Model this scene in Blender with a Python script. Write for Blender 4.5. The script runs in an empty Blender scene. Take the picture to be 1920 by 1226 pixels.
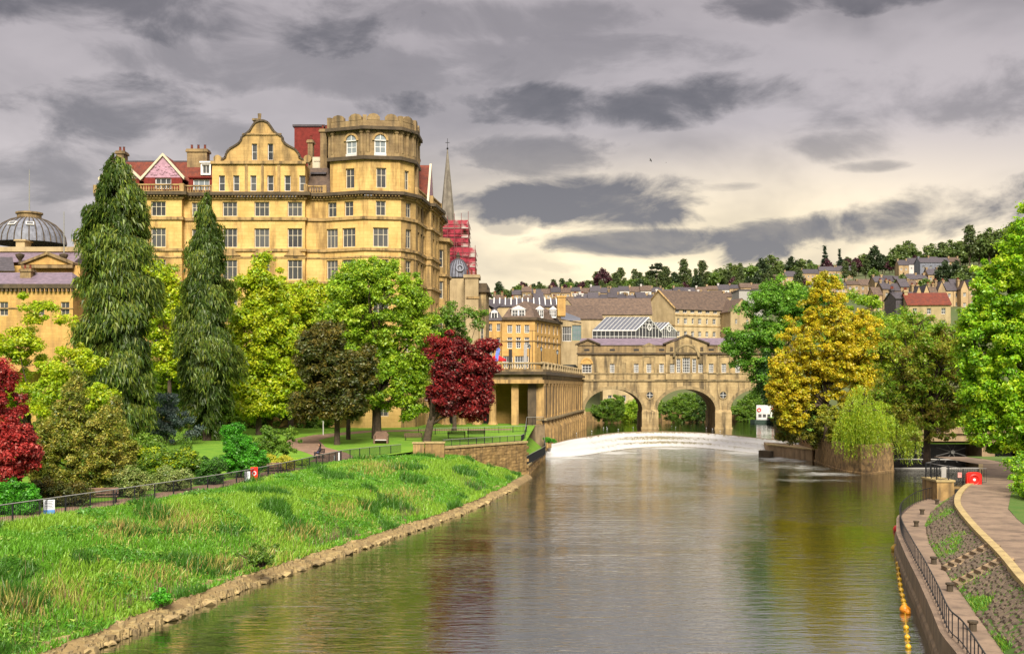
import bpy, bmesh, math, random
import numpy as np
from mathutils import Matrix, Vector
random.seed(7); rng = np.random.default_rng(7)
S = bpy.context.scene
R = math.radians
# ---------------------------------------------------------------- camera
F, H, HY, CX = 2130.0, 11.6, 725.0, 960.0      # focal length, eye height, horizon row (photo pixels)
cam = bpy.data.cameras.new('camera'); camo = bpy.data.objects.new('camera', cam); S.collection.objects.link(camo)
camo.location = (0, 0, H); camo.rotation_euler = (R(90), 0, 0)
cam.sensor_width = 36; cam.lens = F/1920*36; cam.shift_y = (HY-613)/1920; cam.clip_end = 12000; cam.clip_start = .5
S.camera = camo
# ---------------------------------------------------------------- exposure
S.view_settings.view_transform = 'Standard'; S.view_settings.look = 'None'
S.view_settings.exposure = 2.3; S.view_settings.gamma = 1.0; S.view_settings.use_curve_mapping = False
S.cycles.use_denoising = True; S.cycles.max_bounces = 6; S.cycles.transparent_max_bounces = 6
S.cycles.caustics_reflective = False; S.cycles.caustics_refractive = False
# ---------------------------------------------------------------- sun
SUN_EL, SUN_AZ = R(39), R(174)                   # azimuth clockwise from +Y: behind the camera, a little to the right
sun = bpy.data.lights.new('sun', 'SUN'); sun.energy = 1.5; sun.angle = R(24); sun.color = (1, .93, .80)
suno = bpy.data.objects.new('sun', sun); S.collection.objects.link(suno)
sd = Vector((math.sin(SUN_AZ)*math.cos(SUN_EL), math.cos(SUN_AZ)*math.cos(SUN_EL), math.sin(SUN_EL)))
suno.rotation_euler = sd.to_track_quat('Z', 'Y').to_euler()
# ---------------------------------------------------------------- node helper
class NT:
    def __init__(s, tree): s.t = tree; tree.nodes.clear()
    def n(s, typ, **kw):
        nd = s.t.nodes.new(typ)
        for k, v in kw.items(): setattr(nd, k, v)
        return nd
    def put(s, nd, i, v):
        if v is None: return
        if hasattr(v, 'is_output'): s.t.links.new(v, nd.inputs[i])
        else: nd.inputs[i].default_value = v
    def m(s, op, a, b=None, c=None, clamp=False):
        nd = s.n('ShaderNodeMath', operation=op, use_clamp=clamp)
        s.put(nd, 0, a); s.put(nd, 1, b); s.put(nd, 2, c); return nd.outputs[0]
    def mix(s, f, a, b, blend='MIX'):
        nd = s.n('ShaderNodeMix', data_type='RGBA', blend_type=blend)
        s.put(nd, 0, f); s.put(nd, 6, a); s.put(nd, 7, b); return nd.outputs[2]
    def noise(s, vec, scale, detail=4, rough=.55, dist=0.0):
        nd = s.n('ShaderNodeTexNoise'); s.put(nd, 0, vec)
        nd.inputs['Scale'].default_value = scale; nd.inputs['Detail'].default_value = detail
        nd.inputs['Roughness'].default_value = rough; nd.inputs['Distortion'].default_value = dist
        return nd.outputs['Fac']
    def ramp(s, f, lo, hi):
        nd = s.n('ShaderNodeMapRange', interpolation_type='SMOOTHSTEP'); s.put(nd, 0, f)
        nd.inputs[1].default_value = lo; nd.inputs[2].default_value = hi; return nd.outputs[0]
    def mapv(s, vec, scale):
        nd = s.n('ShaderNodeVectorMath', operation='MULTIPLY'); s.put(nd, 0, vec); nd.inputs[1].default_value = scale
        return nd.outputs[0]
def c4(c): return (c[0], c[1], c[2], 1)
# ---------------------------------------------------------------- world: hazy sky behind a broken deck of grey cloud
w = bpy.data.worlds.new('World'); S.world = w; w.use_nodes = True
T = NT(w.node_tree)
sky = T.n('ShaderNodeTexSky', sky_type='NISHITA', sun_disc=False, sun_elevation=SUN_EL, sun_rotation=SUN_AZ)
tc = T.n('ShaderNodeTexCoord').outputs['Generated']
sep = T.n('ShaderNodeSeparateXYZ'); T.put(sep, 0, tc)
dx, dy, dz = sep.outputs
az = T.m('ARCTAN2', dx, dy); el = T.m('ARCSINE', dz)
cmb = T.n('ShaderNodeCombineXYZ'); T.put(cmb, 0, az); T.put(cmb, 1, T.m('MULTIPLY', el, 2.1)); T.put(cmb, 2, dy)
cv = cmb.outputs[0]
n1 = T.noise(cv, 3.2, 5, .55, .4); n2 = T.noise(cv, 11.0, 7, .6, .35); n3 = T.noise(cv, 1.3, 3, .5)
warp = T.m('ADD', T.m('MULTIPLY', T.m('SUBTRACT', n2, .5), 4.6), T.m('MULTIPLY', T.m('SUBTRACT', n1, .5), 3.4))
CLOUDS = [  # centre column, row, half width, half height (photo pixels), weight, slope
 (1115,378,205,40,1.0,0),(985,296,155,34,.75,0),(1165,457,150,21,.95,0),(1000,500,110,14,.45,0),(1230,196,390,34,.95,-.02),
 (1440,18,110,34,.85,0),(1650,18,120,28,.9,0),(1490,440,130,26,1.0,-.05),(1720,425,230,36,1.0,-.14),(210,240,150,52,.85,-.1),
 (50,350,230,46,.75,0),(300,45,420,50,.85,.02),(600,130,380,46,.55,0),(1780,230,230,50,.55,0),(1000,110,330,34,.5,0),
 (1610,290,110,26,.55,0),(400,262,90,34,.6,0),(1370,358,60,9,.6,0),(1630,330,50,9,.55,0),(960,430,40,10,.5,0),
 (1560,200,300,28,.55,.05),(820,40,300,34,.5,0),(120,430,150,30,.5,0)]
dark = None
for px, py, a, b, wt, sl in CLOUDS:
    a0 = math.atan((px-CX)/F); e0 = math.atan((HY-py)/F); A = a/F*1.2; B = b/F*1.25
    u = T.m('SUBTRACT', az, a0); v = T.m('ADD', T.m('SUBTRACT', el, e0), T.m('MULTIPLY', u, sl))
    q = T.m('ADD', T.m('POWER', T.m('ABSOLUTE', T.m('DIVIDE', u, A)), 2.0), T.m('POWER', T.m('ABSOLUTE', T.m('DIVIDE', v, B)), 2.0))
    g = T.m('MULTIPLY', T.ramp(T.m('ADD', T.m('SUBTRACT', 1.0, q), warp), -.55, 1.0), wt)
    dark = g if dark is None else T.m('MAXIMUM', dark, g)
soft = T.m('MULTIPLY', T.ramp(n1, .40, .68), .55)
dark = T.m('MAXIMUM', dark, soft)
dark = T.m('MULTIPLY', dark, T.m('ADD', .62, T.m('MULTIPLY', n2, .7)), clamp=True)
hz = T.ramp(el, .33, .02)                                              # 1 at the horizon
glow = T.m('MULTIPLY', T.ramp(T.m('ABSOLUTE', T.m('SUBTRACT', az, .14)), .55, .05), T.ramp(el, .23, .11))
base = T.mix(hz, (.94, .83, .84, 1), (1.55, 1.36, 1.31, 1))
base = T.mix(T.m('MULTIPLY', T.ramp(n3, .4, .65), .45), base, (2.0, 1.72, 1.66, 1))
base = T.mix(T.m('MULTIPLY', glow, .95), base, (2.9, 2.38, 1.5, 1))
base = T.mix(T.ramp(el, .36, 1.0), base, (3.1, 2.85, 2.8, 1))                # an overcast sky is brightest overhead
cloud = T.mix(T.m('MULTIPLY', dark, T.ramp(el, 1.1, .45)), base, T.mix(hz, (.25, .212, .212, 1), (.45, .385, .38, 1)))
col = T.mix(.97, sky.outputs[0], cloud)
bg = T.n('ShaderNodeBackground'); T.put(bg, 0, col); bg.inputs[1].default_value = .1
wo = T.n('ShaderNodeOutputWorld'); T.put(wo, 0, bg.outputs[0])
# ---------------------------------------------------------------- materials
M = {}
def new_mat(name):
    m = bpy.data.materials.new(name); m.use_nodes = True; M[name] = m
    return m, NT(m.node_tree)
def finish(t, color, rough=.8, normal=None, spec=.3, **kw):
    p = t.n('ShaderNodeBsdfPrincipled'); t.put(p, 'Base Color', color); t.put(p, 'Roughness', rough)
    p.inputs['Specular IOR Level'].default_value = spec
    if normal is not None: t.put(p, 'Normal', normal)
    for k, v in kw.items(): t.put(p, k, v)
    o = t.n('ShaderNodeOutputMaterial'); t.put(o, 0, p.outputs[0]); return p
def bump(t, h, strength=.3, dist=.05):
    b = t.n('ShaderNodeBump'); b.inputs['Strength'].default_value = strength; b.inputs['Distance'].default_value = dist
    t.put(b, 'Height', h); return b.outputs[0]
def surf(name, c1, c2, scale=1.5, rough=.85, bmp=.3, stain=None, stain_amt=0., streak=.12, var=0., course=0., spec=.25):
    """weathered surface: two-tone noise, vertical stains, fine grain, optional masonry courses"""
    m, t = new_mat(name)
    pos = t.n('ShaderNodeNewGeometry').outputs['Position']
    f = t.ramp(t.noise(pos, scale, 6, .62), .3, .7)
    col = t.mix(f, c4(c1), c4(c2))
    fine = t.noise(pos, scale*9, 3, .6)
    col = t.mix(t.m('MULTIPLY', fine, .35), col, c4([x*.55 for x in c1]), 'MIX')
    if stain is not None:
        sn = t.noise(t.mapv(pos, (1, 1, streak)), scale*1.3, 5, .65)
        col = t.mix(t.m('MULTIPLY', t.ramp(sn, .46, .66), stain_amt), col, c4(stain))
    h = fine
    if course > 0:
        br = t.n('ShaderNodeTexBrick'); sp = t.n('ShaderNodeSeparateXYZ'); t.put(sp, 0, pos)
        cb = t.n('ShaderNodeCombineXYZ'); t.put(cb, 0, t.m('ADD', sp.outputs[0], sp.outputs[1])); t.put(cb, 1, sp.outputs[2])
        t.put(br, 0, cb.outputs[0]); br.inputs['Scale'].default_value = 1.0; br.inputs['Mortar Size'].default_value = .018*course/.4
        br.inputs['Brick Width'].default_value = course*2.2; br.inputs['Row Height'].default_value = course
        br.inputs['Color1'].default_value = (1, 1, 1, 1); br.inputs['Color2'].default_value = (.8, .78, .74, 1); br.inputs['Mortar'].default_value = (.55, .5, .45, 1)
        col = t.mix(.5, col, br.outputs[0], 'MULTIPLY')
    if var:
        oi = t.n('ShaderNodeObjectInfo')
        hs = t.n('ShaderNodeHueSaturation'); t.put(hs, 4, col)
        t.put(hs, 2, t.m('ADD', 1-var/2, t.m('MULTIPLY', oi.outputs['Random'], var))); col = hs.outputs[0]
    finish(t, col, rough, bump(t, h, bmp, .04), spec); return m
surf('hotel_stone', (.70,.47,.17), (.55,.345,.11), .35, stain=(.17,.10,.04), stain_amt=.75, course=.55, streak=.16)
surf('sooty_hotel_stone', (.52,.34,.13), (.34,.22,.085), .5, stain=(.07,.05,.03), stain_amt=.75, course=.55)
surf('hotel_trim', (.44,.29,.12), (.26,.17,.07), .8, stain=(.07,.05,.03), stain_amt=.8)
surf('dark_stone', (.33,.23,.11), (.17,.115,.06), .6, stain=(.055,.045,.03), stain_amt=.7, course=.5)
surf('bridge_stone', (.50,.37,.185), (.29,.205,.10), .5, stain=(.06,.046,.03), stain_amt=.85, course=.6)
surf('bridge_trim', (.36,.27,.14), (.22,.16,.08), .8, stain=(.06,.05,.03), stain_amt=.7)
surf('colonnade_stone', (.54,.34,.13), (.34,.21,.085), .8, stain=(.08,.055,.03), stain_amt=.75, streak=.08)
surf('grey_stone', (.24,.21,.165), (.14,.12,.095), .6, stain=(.06,.05,.04), stain_amt=.6)
surf('soot_and_shade_stone', (.11,.08,.048), (.05,.038,.025), .7, stain=(.05,.04,.03), stain_amt=.6)  # sooty trim; its dark tone also stands in for shade behind the pilasters
surf('ochre_stone', (.60,.37,.12), (.46,.27,.085), .5, stain=(.14,.09,.05), stain_amt=.35, course=.5)
surf('pale_stone', (.47,.36,.20), (.34,.255,.135), .4, stain=(.16,.12,.07), stain_amt=.45, var=.3)
surf('house_stone', (.42,.30,.16), (.28,.19,.10), .2, stain=(.10,.07,.05), stain_amt=.5, var=.5)
surf('white_render', (.62,.58,.54), (.52,.48,.44), .6, var=.2)
surf('slate', (.085,.072,.080), (.045,.040,.046), 2.2, rough=.55, course=.5, var=.4)
surf('brown_slate', (.15,.10,.07), (.07,.05,.04), 1.2, rough=.7, course=.5, var=.3)
surf('mauve_slate', (.22,.16,.20), (.13,.10,.13), 1.2, rough=.55, course=.4)
surf('red_tile', (.20,.045,.022), (.11,.026,.016), 1.6, rough=.7, stain=(.06,.03,.025), stain_amt=.45, course=.42)
surf('red_brick', (.21,.028,.02), (.13,.018,.013), 1.6, rough=.8, course=.35)
surf('lead', (.20,.21,.25), (.12,.125,.15), 1.5, rough=.5, stain=(.07,.07,.08), stain_amt=.5)
surf('pink_plaster', (.46,.27,.34), (.33,.19,.24), 1.6)
surf('white_paint', (.78,.76,.72), (.66,.64,.60), 2, rough=.5, bmp=.05)
surf('cream_paint', (.60,.52,.38), (.48,.42,.30), 2, rough=.5, bmp=.05)
surf('black_iron', (.022,.022,.026), (.012,.012,.014), 6, rough=.45, bmp=.05)
surf('grey_rail', (.30,.29,.26), (.20,.20,.18), 6, rough=.5, bmp=.05)
surf('path', (.30,.19,.13), (.20,.125,.085), .8, stain=(.12,.08,.055), stain_amt=.35, streak=1)
surf('pavement', (.27,.19,.13), (.17,.12,.085), .5, stain=(.09,.065,.05), stain_amt=.6, streak=1)
surf('kerb_stone', (.46,.35,.16), (.34,.25,.11), 1.2, stain=(.16,.12,.07), stain_amt=.4)
surf('quay_stone', (.26,.185,.11), (.16,.115,.07), .9, stain=(.06,.05,.03), stain_amt=.6)
surf('wall_stone', (.36,.23,.09), (.20,.125,.05), 1.4, stain=(.07,.05,.03), stain_amt=.6, var=.5)
surf('mud', (.30,.21,.09), (.17,.115,.055), 1.2, rough=.9)
surf('rock', (.46,.34,.15), (.25,.18,.09), 1.6, stain=(.08,.06,.04), stain_amt=.5, var=.5)
surf('cobble', (.17,.125,.085), (.075,.055,.04), 3.0, var=.3, stain=(.05,.04,.03), stain_amt=.5, streak=1)
surf('lawn', (.10,.23,.015), (.17,.30,.02), .5, rough=.95, bmp=.6)
surf('bank_soil', (.06,.13,.018), (.11,.15,.03), .5, rough=.95, bmp=.5)
surf('hill_grass', (.07,.10,.03), (.10,.10,.045), .02, rough=1)
surf('street', (.12,.11,.10), (.09,.08,.075), .3)
surf('bark', (.10,.07,.045), (.05,.036,.024), 3, rough=.95, bmp=.6, stain=(.03,.025,.02), stain_amt=.5)
surf('wood', (.20,.12,.08), (.12,.07,.05), 3, rough=.7)
surf('dark_wood', (.05,.035,.028), (.03,.022,.018), 3, rough=.6)
surf('concrete', (.36,.25,.14), (.24,.165,.095), .8, stain=(.10,.07,.045), stain_amt=.5)
surf('island_stone', (.42,.27,.12), (.17,.11,.055), 1.3, stain=(.055,.042,.03), stain_amt=.7, bmp=1.0, streak=.8)
surf('gate_steel', (.035,.030,.028), (.02,.018,.017), 2, rough=.5)
surf('strut_steel', (.16,.15,.14), (.10,.095,.09), 2, rough=.5)
surf('red_plastic', (.75,.02,.012), (.62,.015,.01), 2, rough=.35, bmp=.02, spec=.5)
surf('pink_plastic', (.70,.32,.28), (.6,.25,.22), 2, rough=.4, bmp=.02)
surf('yellow_plastic', (.72,.44,.02), (.55,.30,.015), 3, rough=.4, bmp=.05, spec=.5, var=.25)
surf('orange_plastic', (.80,.30,.01), (.70,.22,.01), 3, rough=.4, bmp=.05, spec=.5)
surf('scaffold_net', (.42,.035,.05), (.30,.02,.035), 1.0, rough=.8)
surf('steel_tube', (.22,.06,.06), (.16,.05,.05), 3, rough=.5)
surf('boat_white', (.72,.70,.68), (.6,.58,.56), 2, rough=.4, bmp=.02)
surf('boat_hull', (.05,.08,.06), (.03,.05,.04), 2, rough=.4)
surf('blue_cloth', (.16,.24,.68), (.12,.18,.5), 3)
surf('red_cloth', (.62,.02,.025), (.5,.015,.02), 3)
surf('dark_cloth', (.03,.025,.035), (.02,.018,.024), 6)
surf('denim', (.05,.06,.13), (.035,.04,.09), 6)
surf('skin', (.42,.22,.14), (.36,.18,.11), 6, rough=.6, bmp=.05)
surf('hair', (.018,.012,.009), (.012,.008,.006), 9, rough=.5)
surf('sign_white', (.66,.68,.70), (.60,.62,.66), 3, rough=.4, bmp=.02)
surf('sign_blue', (.10,.25,.55), (.08,.2,.45), 3, rough=.4, bmp=.02)
surf('sign_ink', (.10,.10,.12), (.08,.08,.10), 3, rough=.4, bmp=.02)
surf('panel_grey', (.36,.34,.31), (.30,.28,.26), 3, rough=.5, bmp=.02)
surf('teal_glass_frame', (.10,.25,.20), (.07,.18,.14), 3)
surf('bird_feather', (.05,.05,.055), (.03,.03,.033), 5)
surf('gull_white', (.7,.7,.7), (.6,.6,.62), 5)
surf('van_green', (.03,.04,.035), (.02,.028,.024), 3, rough=.3, spec=.6)
def glass(name, c, c2):
    m, t = new_mat(name); oi = t.n('ShaderNodeObjectInfo')
    pos = t.n('ShaderNodeNewGeometry').outputs['Position']
    f = t.m('ADD', t.m('MULTIPLY', oi.outputs['Random'], .7), t.m('MULTIPLY', t.noise(pos, .9, 2), .5), clamp=True)
    finish(t, t.mix(f, c4(c), c4(c2)), .08, None, .4)
glass('window_glass', (.010,.012,.015), (.10,.10,.095))
glass('pale_glass', (.10,.12,.13), (.26,.29,.30))
glass('roof_glass', (.07,.075,.09), (.10,.105,.125))
def leaf(name, trans=.35):
    m, t = new_mat(name)
    a = t.n('ShaderNodeAttribute', attribute_name='col')
    d = t.n('ShaderNodeBsdfDiffuse'); t.put(d, 0, a.outputs[0])
    tr = t.n('ShaderNodeBsdfTranslucent'); t.put(tr, 0, a.outputs[0])
    g = t.n('ShaderNodeBsdfGlossy'); g.inputs['Roughness'].default_value = .45; t.put(g, 0, (.9, .95, .8, 1))
    mx = t.n('ShaderNodeMixShader'); mx.inputs[0].default_value = trans
    t.put(mx, 1, d.outputs[0]); t.put(mx, 2, tr.outputs[0])
    m2 = t.n('ShaderNodeMixShader'); m2.inputs[0].default_value = .03; t.put(m2, 1, mx.outputs[0]); t.put(m2, 2, g.outputs[0])
    o = t.n('ShaderNodeOutputMaterial'); t.put(o, 0, m2.outputs[0])
leaf('foliage', .42); leaf('grass_blade', .25)
# ---------------------------------------------------------------- mesh helpers
def P(px, py, Y): return Vector(((px-CX)/F*Y, Y, H-(py-HY)/F*Y))          # where a photo pixel stands at depth Y
def G(px, py, z): return P(px, py, F*(H-z)/(py-HY))                        # where it meets the level z
C = S.collection
class MB:
    def __init__(s): s.v = []; s.f = []; s.mi = []; s.M = Matrix.Identity(4); s.cur = 0
    def add(s, vs, fs):
        b = len(s.v); s.v += [tuple(s.M @ Vector(p)) for p in vs]
        s.f += [tuple(b+i for i in f) for f in fs]; s.mi += [s.cur]*len(fs)
    def box(s, x0, y0, z0, x1, y1, z1):
        s.add([(x0,y0,z0),(x1,y0,z0),(x1,y1,z0),(x0,y1,z0),(x0,y0,z1),(x1,y0,z1),(x1,y1,z1),(x0,y1,z1)],
              [(0,3,2,1),(4,5,6,7),(0,1,5,4),(1,2,6,5),(2,3,7,6),(3,0,4,7)]); return s
    def prism(s, pts, z0, z1):                                             # plan polygon (ccw) extruded upwards
        n = len(pts)
        s.add([(p[0],p[1],z0) for p in pts]+[(p[0],p[1],z1) for p in pts],
              [tuple(range(n-1,-1,-1)), tuple(range(n,2*n))]+[(i,(i+1)%n,n+(i+1)%n,n+i) for i in range(n)]); return s
    def slab(s, pts, y0, y1):                                              # elevation polygon (x,z) extruded in depth
        n = len(pts)
        s.add([(p[0],y0,p[1]) for p in pts]+[(p[0],y1,p[1]) for p in pts],
              [tuple(range(n)), tuple(range(2*n-1,n-1,-1))]+[((i+1)%n,i,n+i,n+(i+1)%n) for i in range(n)]); return s
    def tube(s, pts, rad, n=6, cap=True):
        pts = [Vector(p) for p in pts]; rings = []; up0 = None
        for i, p in enumerate(pts):
            d = (pts[min(i+1,len(pts)-1)]-pts[max(i-1,0)]).normalized()
            if up0 is None: up0 = Vector((0,0,1)) if abs(d.z) < .9 else Vector((1,0,0))
            a = d.cross(up0).normalized(); b = a.cross(d).normalized(); r = rad[i] if hasattr(rad,'__len__') else rad
            rings.append([p+(a*math.cos(t)+b*math.sin(t))*r for t in [2*math.pi*k/n for k in range(n)]])
        vs = [v for r in rings for v in r]; fs = []
        for i in range(len(pts)-1):
            for k in range(n): fs.append((i*n+k, i*n+(k+1)%n, (i+1)*n+(k+1)%n, (i+1)*n+k))
        if cap: fs += [tuple(range(n-1,-1,-1)), tuple(range((len(pts)-1)*n, len(pts)*n))]
        s.add(vs, fs); return s
    def lathe(s, prof, n=16, c=(0,0,0), a0=0, a1=2*math.pi):
        full = abs(a1-a0-2*math.pi) < 1e-6; m = n if full else n+1; vs = []; fs = []
        for r, z in prof:
            for k in range(m):
                t = a0+(a1-a0)*k/n; vs.append((c[0]+r*math.cos(t), c[1]+r*math.sin(t), c[2]+z))
        for i in range(len(prof)-1):
            for k in range(n):
                k2 = (k+1) % m if full else k+1
                fs.append((i*m+k, i*m+k2, (i+1)*m+k2, (i+1)*m+k))
        s.add(vs, fs); return s
    def mesh(s, name, mats, smooth=False):
        me = bpy.data.meshes.new(name); me.from_pydata(s.v, [], s.f)
        for m in (mats if isinstance(mats, (list, tuple)) else [mats]): me.materials.append(M[m] if isinstance(m, str) else m)
        if any(s.mi): me.polygons.foreach_set('material_index', s.mi)
        if smooth: me.shade_smooth()
        me.update(); return me
    def build(s, name, mats, parent=None, smooth=False, loc=None, rotz=0):
        return link(name, s.mesh(name, mats, smooth), parent, loc, rotz)
def link(name, me, parent=None, loc=None, rotz=0):
    o = bpy.data.objects.new(name, me); C.objects.link(o)
    if parent is not None: o.parent = parent
    if loc is not None: o.location = loc
    if rotz: o.rotation_euler = (0, 0, rotz)
    return o
def tag(o, label=None, cat=None, group=None, kind=None):
    if label: o['label'] = label
    if cat: o['category'] = cat
    if group: o['group'] = group
    if kind: o['kind'] = kind
    return o
def thing(name, label, cat, loc=(0,0,0), rotz=0, group=None):
    o = bpy.data.objects.new(name, None); C.objects.link(o); o.empty_display_size = .3
    o.location = loc; o.rotation_euler = (0, 0, rotz); return tag(o, label, cat, group)
def struct(name, mb, m, label=None, smooth=False): return tag(mb.build(name, m, None, smooth), label, None, None, 'structure')
def copy_tree(o, parent=None):
    c = o.copy(); C.objects.link(c); c.parent = parent
    for ch in o.children: copy_tree(ch, c)
    return c
def lerp(pts, y):
    """piecewise linear through (y, value...) rows"""
    if y <= pts[0][0]: return pts[0][1:]
    for a, b in zip(pts, pts[1:]):
        if y <= b[0]:
            t = (y-a[0])/(b[0]-a[0]); return tuple(p+(q-p)*t for p, q in zip(a[1:], b[1:]))
    return pts[-1][1:]
def offset(pl, d):
    """open plan polyline moved to its right-hand side by d, mitred"""
    out = []; n = len(pl)
    for i in range(n):
        ns = []
        for a, b in ((i-1, i), (i, i+1)):
            if a < 0 or b >= n: continue
            e = Vector((pl[b][0]-pl[a][0], pl[b][1]-pl[a][1])).normalized(); ns.append(Vector((e.y, -e.x)))
        nn = sum(ns, Vector((0,0))).normalized(); k = 1/max(.4, nn.dot(ns[0]))
        out.append((pl[i][0]+nn.x*d*k, pl[i][1]+nn.y*d*k))
    return out
def band(mb, pl, z0, z1, out, inn=.05):
    """a moulding following the plan polyline pl, standing proud by out"""
    a = offset(pl, out); b = offset(pl, -inn); n = len(pl)
    for i in range(n-1):
        q = [a[i], a[i+1], b[i+1], b[i]]
        mb.add([(p[0],p[1],z0) for p in q]+[(p[0],p[1],z1) for p in q], [(3,2,1,0),(4,5,6,7),(0,1,5,4),(2,3,7,6)]+([(3,0,4,7)] if i == 0 else [])+([(1,2,6,5)] if i == n-2 else []))
def frame_mat(p0, p1):
    d = Vector((p1[0]-p0[0], p1[1]-p0[1])); L = d.length; a = math.atan2(d.y, d.x)
    return Matrix.Translation((p0[0], p0[1], 0)) @ Matrix.Rotation(a, 4, 'Z'), L, a
def wall_holes(mb, x0, x1, z0, z1, holes, rec=.35):
    """wall in the plane y=0 facing -y with rectangular openings and their reveals"""
    xs = sorted({x0, x1, *[h[0] for h in holes], *[h[2] for h in holes]}); zs = sorted({z0, z1, *[h[1] for h in holes], *[h[3] for h in holes]})
    xs = [x for x in xs if x0 <= x <= x1]; zs = [z for z in zs if z0 <= z <= z1]
    for xa, xb in zip(xs, xs[1:]):
        for za, zb in zip(zs, zs[1:]):
            cx, cz = (xa+xb)/2, (za+zb)/2
            if any(h[0] < cx < h[2] and h[1] < cz < h[3] for h in holes): continue
            mb.add([(xa,0,za),(xb,0,za),(xb,0,zb),(xa,0,zb)], [(0,1,2,3)])
    for a, b, c, d in holes:
        mb.add([(a,0,b),(c,0,b),(c,0,d),(a,0,d),(a,rec,b),(c,rec,b),(c,rec,d),(a,rec,d)], [(0,4,5,1),(1,5,6,2),(2,6,7,3),(3,7,4,0)])
WC = {}
def window_mesh(w, h, nx, ny, fm, pm, arch=False, fw=.07, trans=None):
    k = (round(w,3), round(h,3), nx, ny, fm, pm, arch, fw, trans)
    if k in WC: return WC[k]
    mb = MB(); d0, d1 = .0, .07
    mb.box(-w/2, d0, 0, -w/2+fw, d1, h); mb.box(w/2-fw, d0, 0, w/2, d1, h)
    mb.box(-w/2+fw, d0+.003, 0, w/2-fw, d1, fw)
    if not arch: mb.box(-w/2+fw, d0+.003, h-fw, w/2-fw, d1, h)
    b = fw*.6
    for i in range(1, nx): x = -w/2+w*i/nx; mb.box(x-b/2, d0+.006, fw, x+b/2, d1, h-(0 if arch else fw))
    zs = [h*j/ny for j in range(1, ny)]
    if trans: zs = [h*t for t in trans]
    for z in zs: mb.box(-w/2+fw, d0+.009, z-b/2, w/2-fw, d1, z+b/2)
    if arch:
        r = w/2; pts = [(r*math.cos(t), h+r*math.sin(t)) for t in [math.pi*i/12 for i in range(13)]]
        for a, c in zip(pts, pts[1:]):
            k2 = (r-fw)/r
            mb.slab([(a[0]*k2, h+(a[1]-h)*k2), (a[0], a[1]), (c[0], c[1]), (c[0]*k2, h+(c[1]-h)*k2)], d0, d1)
        mb.box(-w/2+fw, d0+.003, h-b, w/2-fw, d1, h+b); mb.box(-b/2, d0+.006, h+b, b/2, d1, h+r-fw*.5)
    pb = MB(); pb.add([(-w/2,.05,0),(w/2,.05,0),(w/2,.05,h),(-w/2,.05,h)], [(0,1,2,3)])
    if arch:
        r = w/2; pts = [(r*math.cos(t), .05, h+r*math.sin(t)) for t in [math.pi*i/12 for i in range(13)]]
        pb.add(pts, [tuple(range(12,-1,-1))])
    WC[k] = (mb.mesh('window', fm), pb.mesh('pane', pm)); return WC[k]
def window(root, Mx, ang, s, z, w, h, nx=2, ny=2, fm='cream_paint', pm='window_glass', arch=False, rec=.26, fw=.07, trans=None, y=0):
    a, b = window_mesh(w, h, nx, ny, fm, pm, arch, fw, trans)
    o = link('window', a, root, Mx @ Vector((s, y+rec, z)), ang); link('pane', b, o); return o
def facade(root, wall, p0, p1, z0, z1, wins, rec=.35):
    """one wall face from p0 to p1 (outside on the right); wins: (s, z, w, h, nx, ny, opts)"""
    Mx, L, a = frame_mat(p0, p1); wall.M = Mx
    wall_holes(wall, 0, L, z0, z1, [(s-w/2, z, s+w/2, z+h) for s, z, w, h, *_ in wins], rec)
    wall.M = Matrix.Identity(4)
    for s, z, w_, h, nx, ny, o in wins: window(root, Mx, a, s, z, w_, h, nx, ny, rec=rec-.1, **o)
    return Mx, L, a
# ================================================================ SETTING: ground, water, banks
UP = 2.0                                                                   # level of the upper pool, above the weir
def sheet(name, pts, z, m, label=None):
    b = MB(); b.add([(p[0], p[1], z if len(p) < 3 else p[2]) for p in pts], [tuple(range(len(pts)))]); return struct(name, b, m, label)
sheet('ground', [(-6000,-300),(6000,-300),(6000,9000),(-6000,9000)], -3, 'hill_grass')
# ---- hill beyond the town
HR = [(900,618,594,576,570,562,563,565),(1100,616,592,573,565,555,554,551),(1300,615,592,572,562,550,546,535),(1500,612,588,566,552,538,532,519),(1680,600,568,548,535,520,514,503),(1750,596,562,538,529,515,512,501),(1900,590,556,528,514,496,488,471),(2400,590,560,515,490,460,446,409)]
HD = [430,480,560,640,800,1000,1500]
def hill_z(x, y):
    """ground height of the far slope, from the rows it has in the photograph at seven depths"""
    a = max(-500, min(2400, x/max(y, 1)*F+CX)); rw = lerp(HR, a)
    if a < 900: rw = tuple(r+(900-a)*.05 for r in rw)
    r = lerp([(d, q) for d, q in zip(HD, rw)], y)[0]; z = H+(HY-r)/F*min(y, 1600)
    return z+1.2*math.sin(x*.011+y*.004)
ys = [330,346,430,500,580,660,740,820,900,1000,1100,1200,1300,1400,1500,1700,2200]
mb = MB(); nx = 60
for j, y in enumerate(ys):
    for i in range(nx+1):
        x = (-.75+1.6*i/nx)*y; mb.v.append((x, y, hill_z(x, y) if y > 400 else (9.0 if y > 340 else 4.5)))
for j in range(len(ys)-1):
    for i in range(nx):
        a = j*(nx+1)+i; mb.f.append((a, a+1, a+nx+2, a+nx+1)); mb.mi.append(0)
struct('hill', mb, 'hill_grass', smooth=True)
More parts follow.
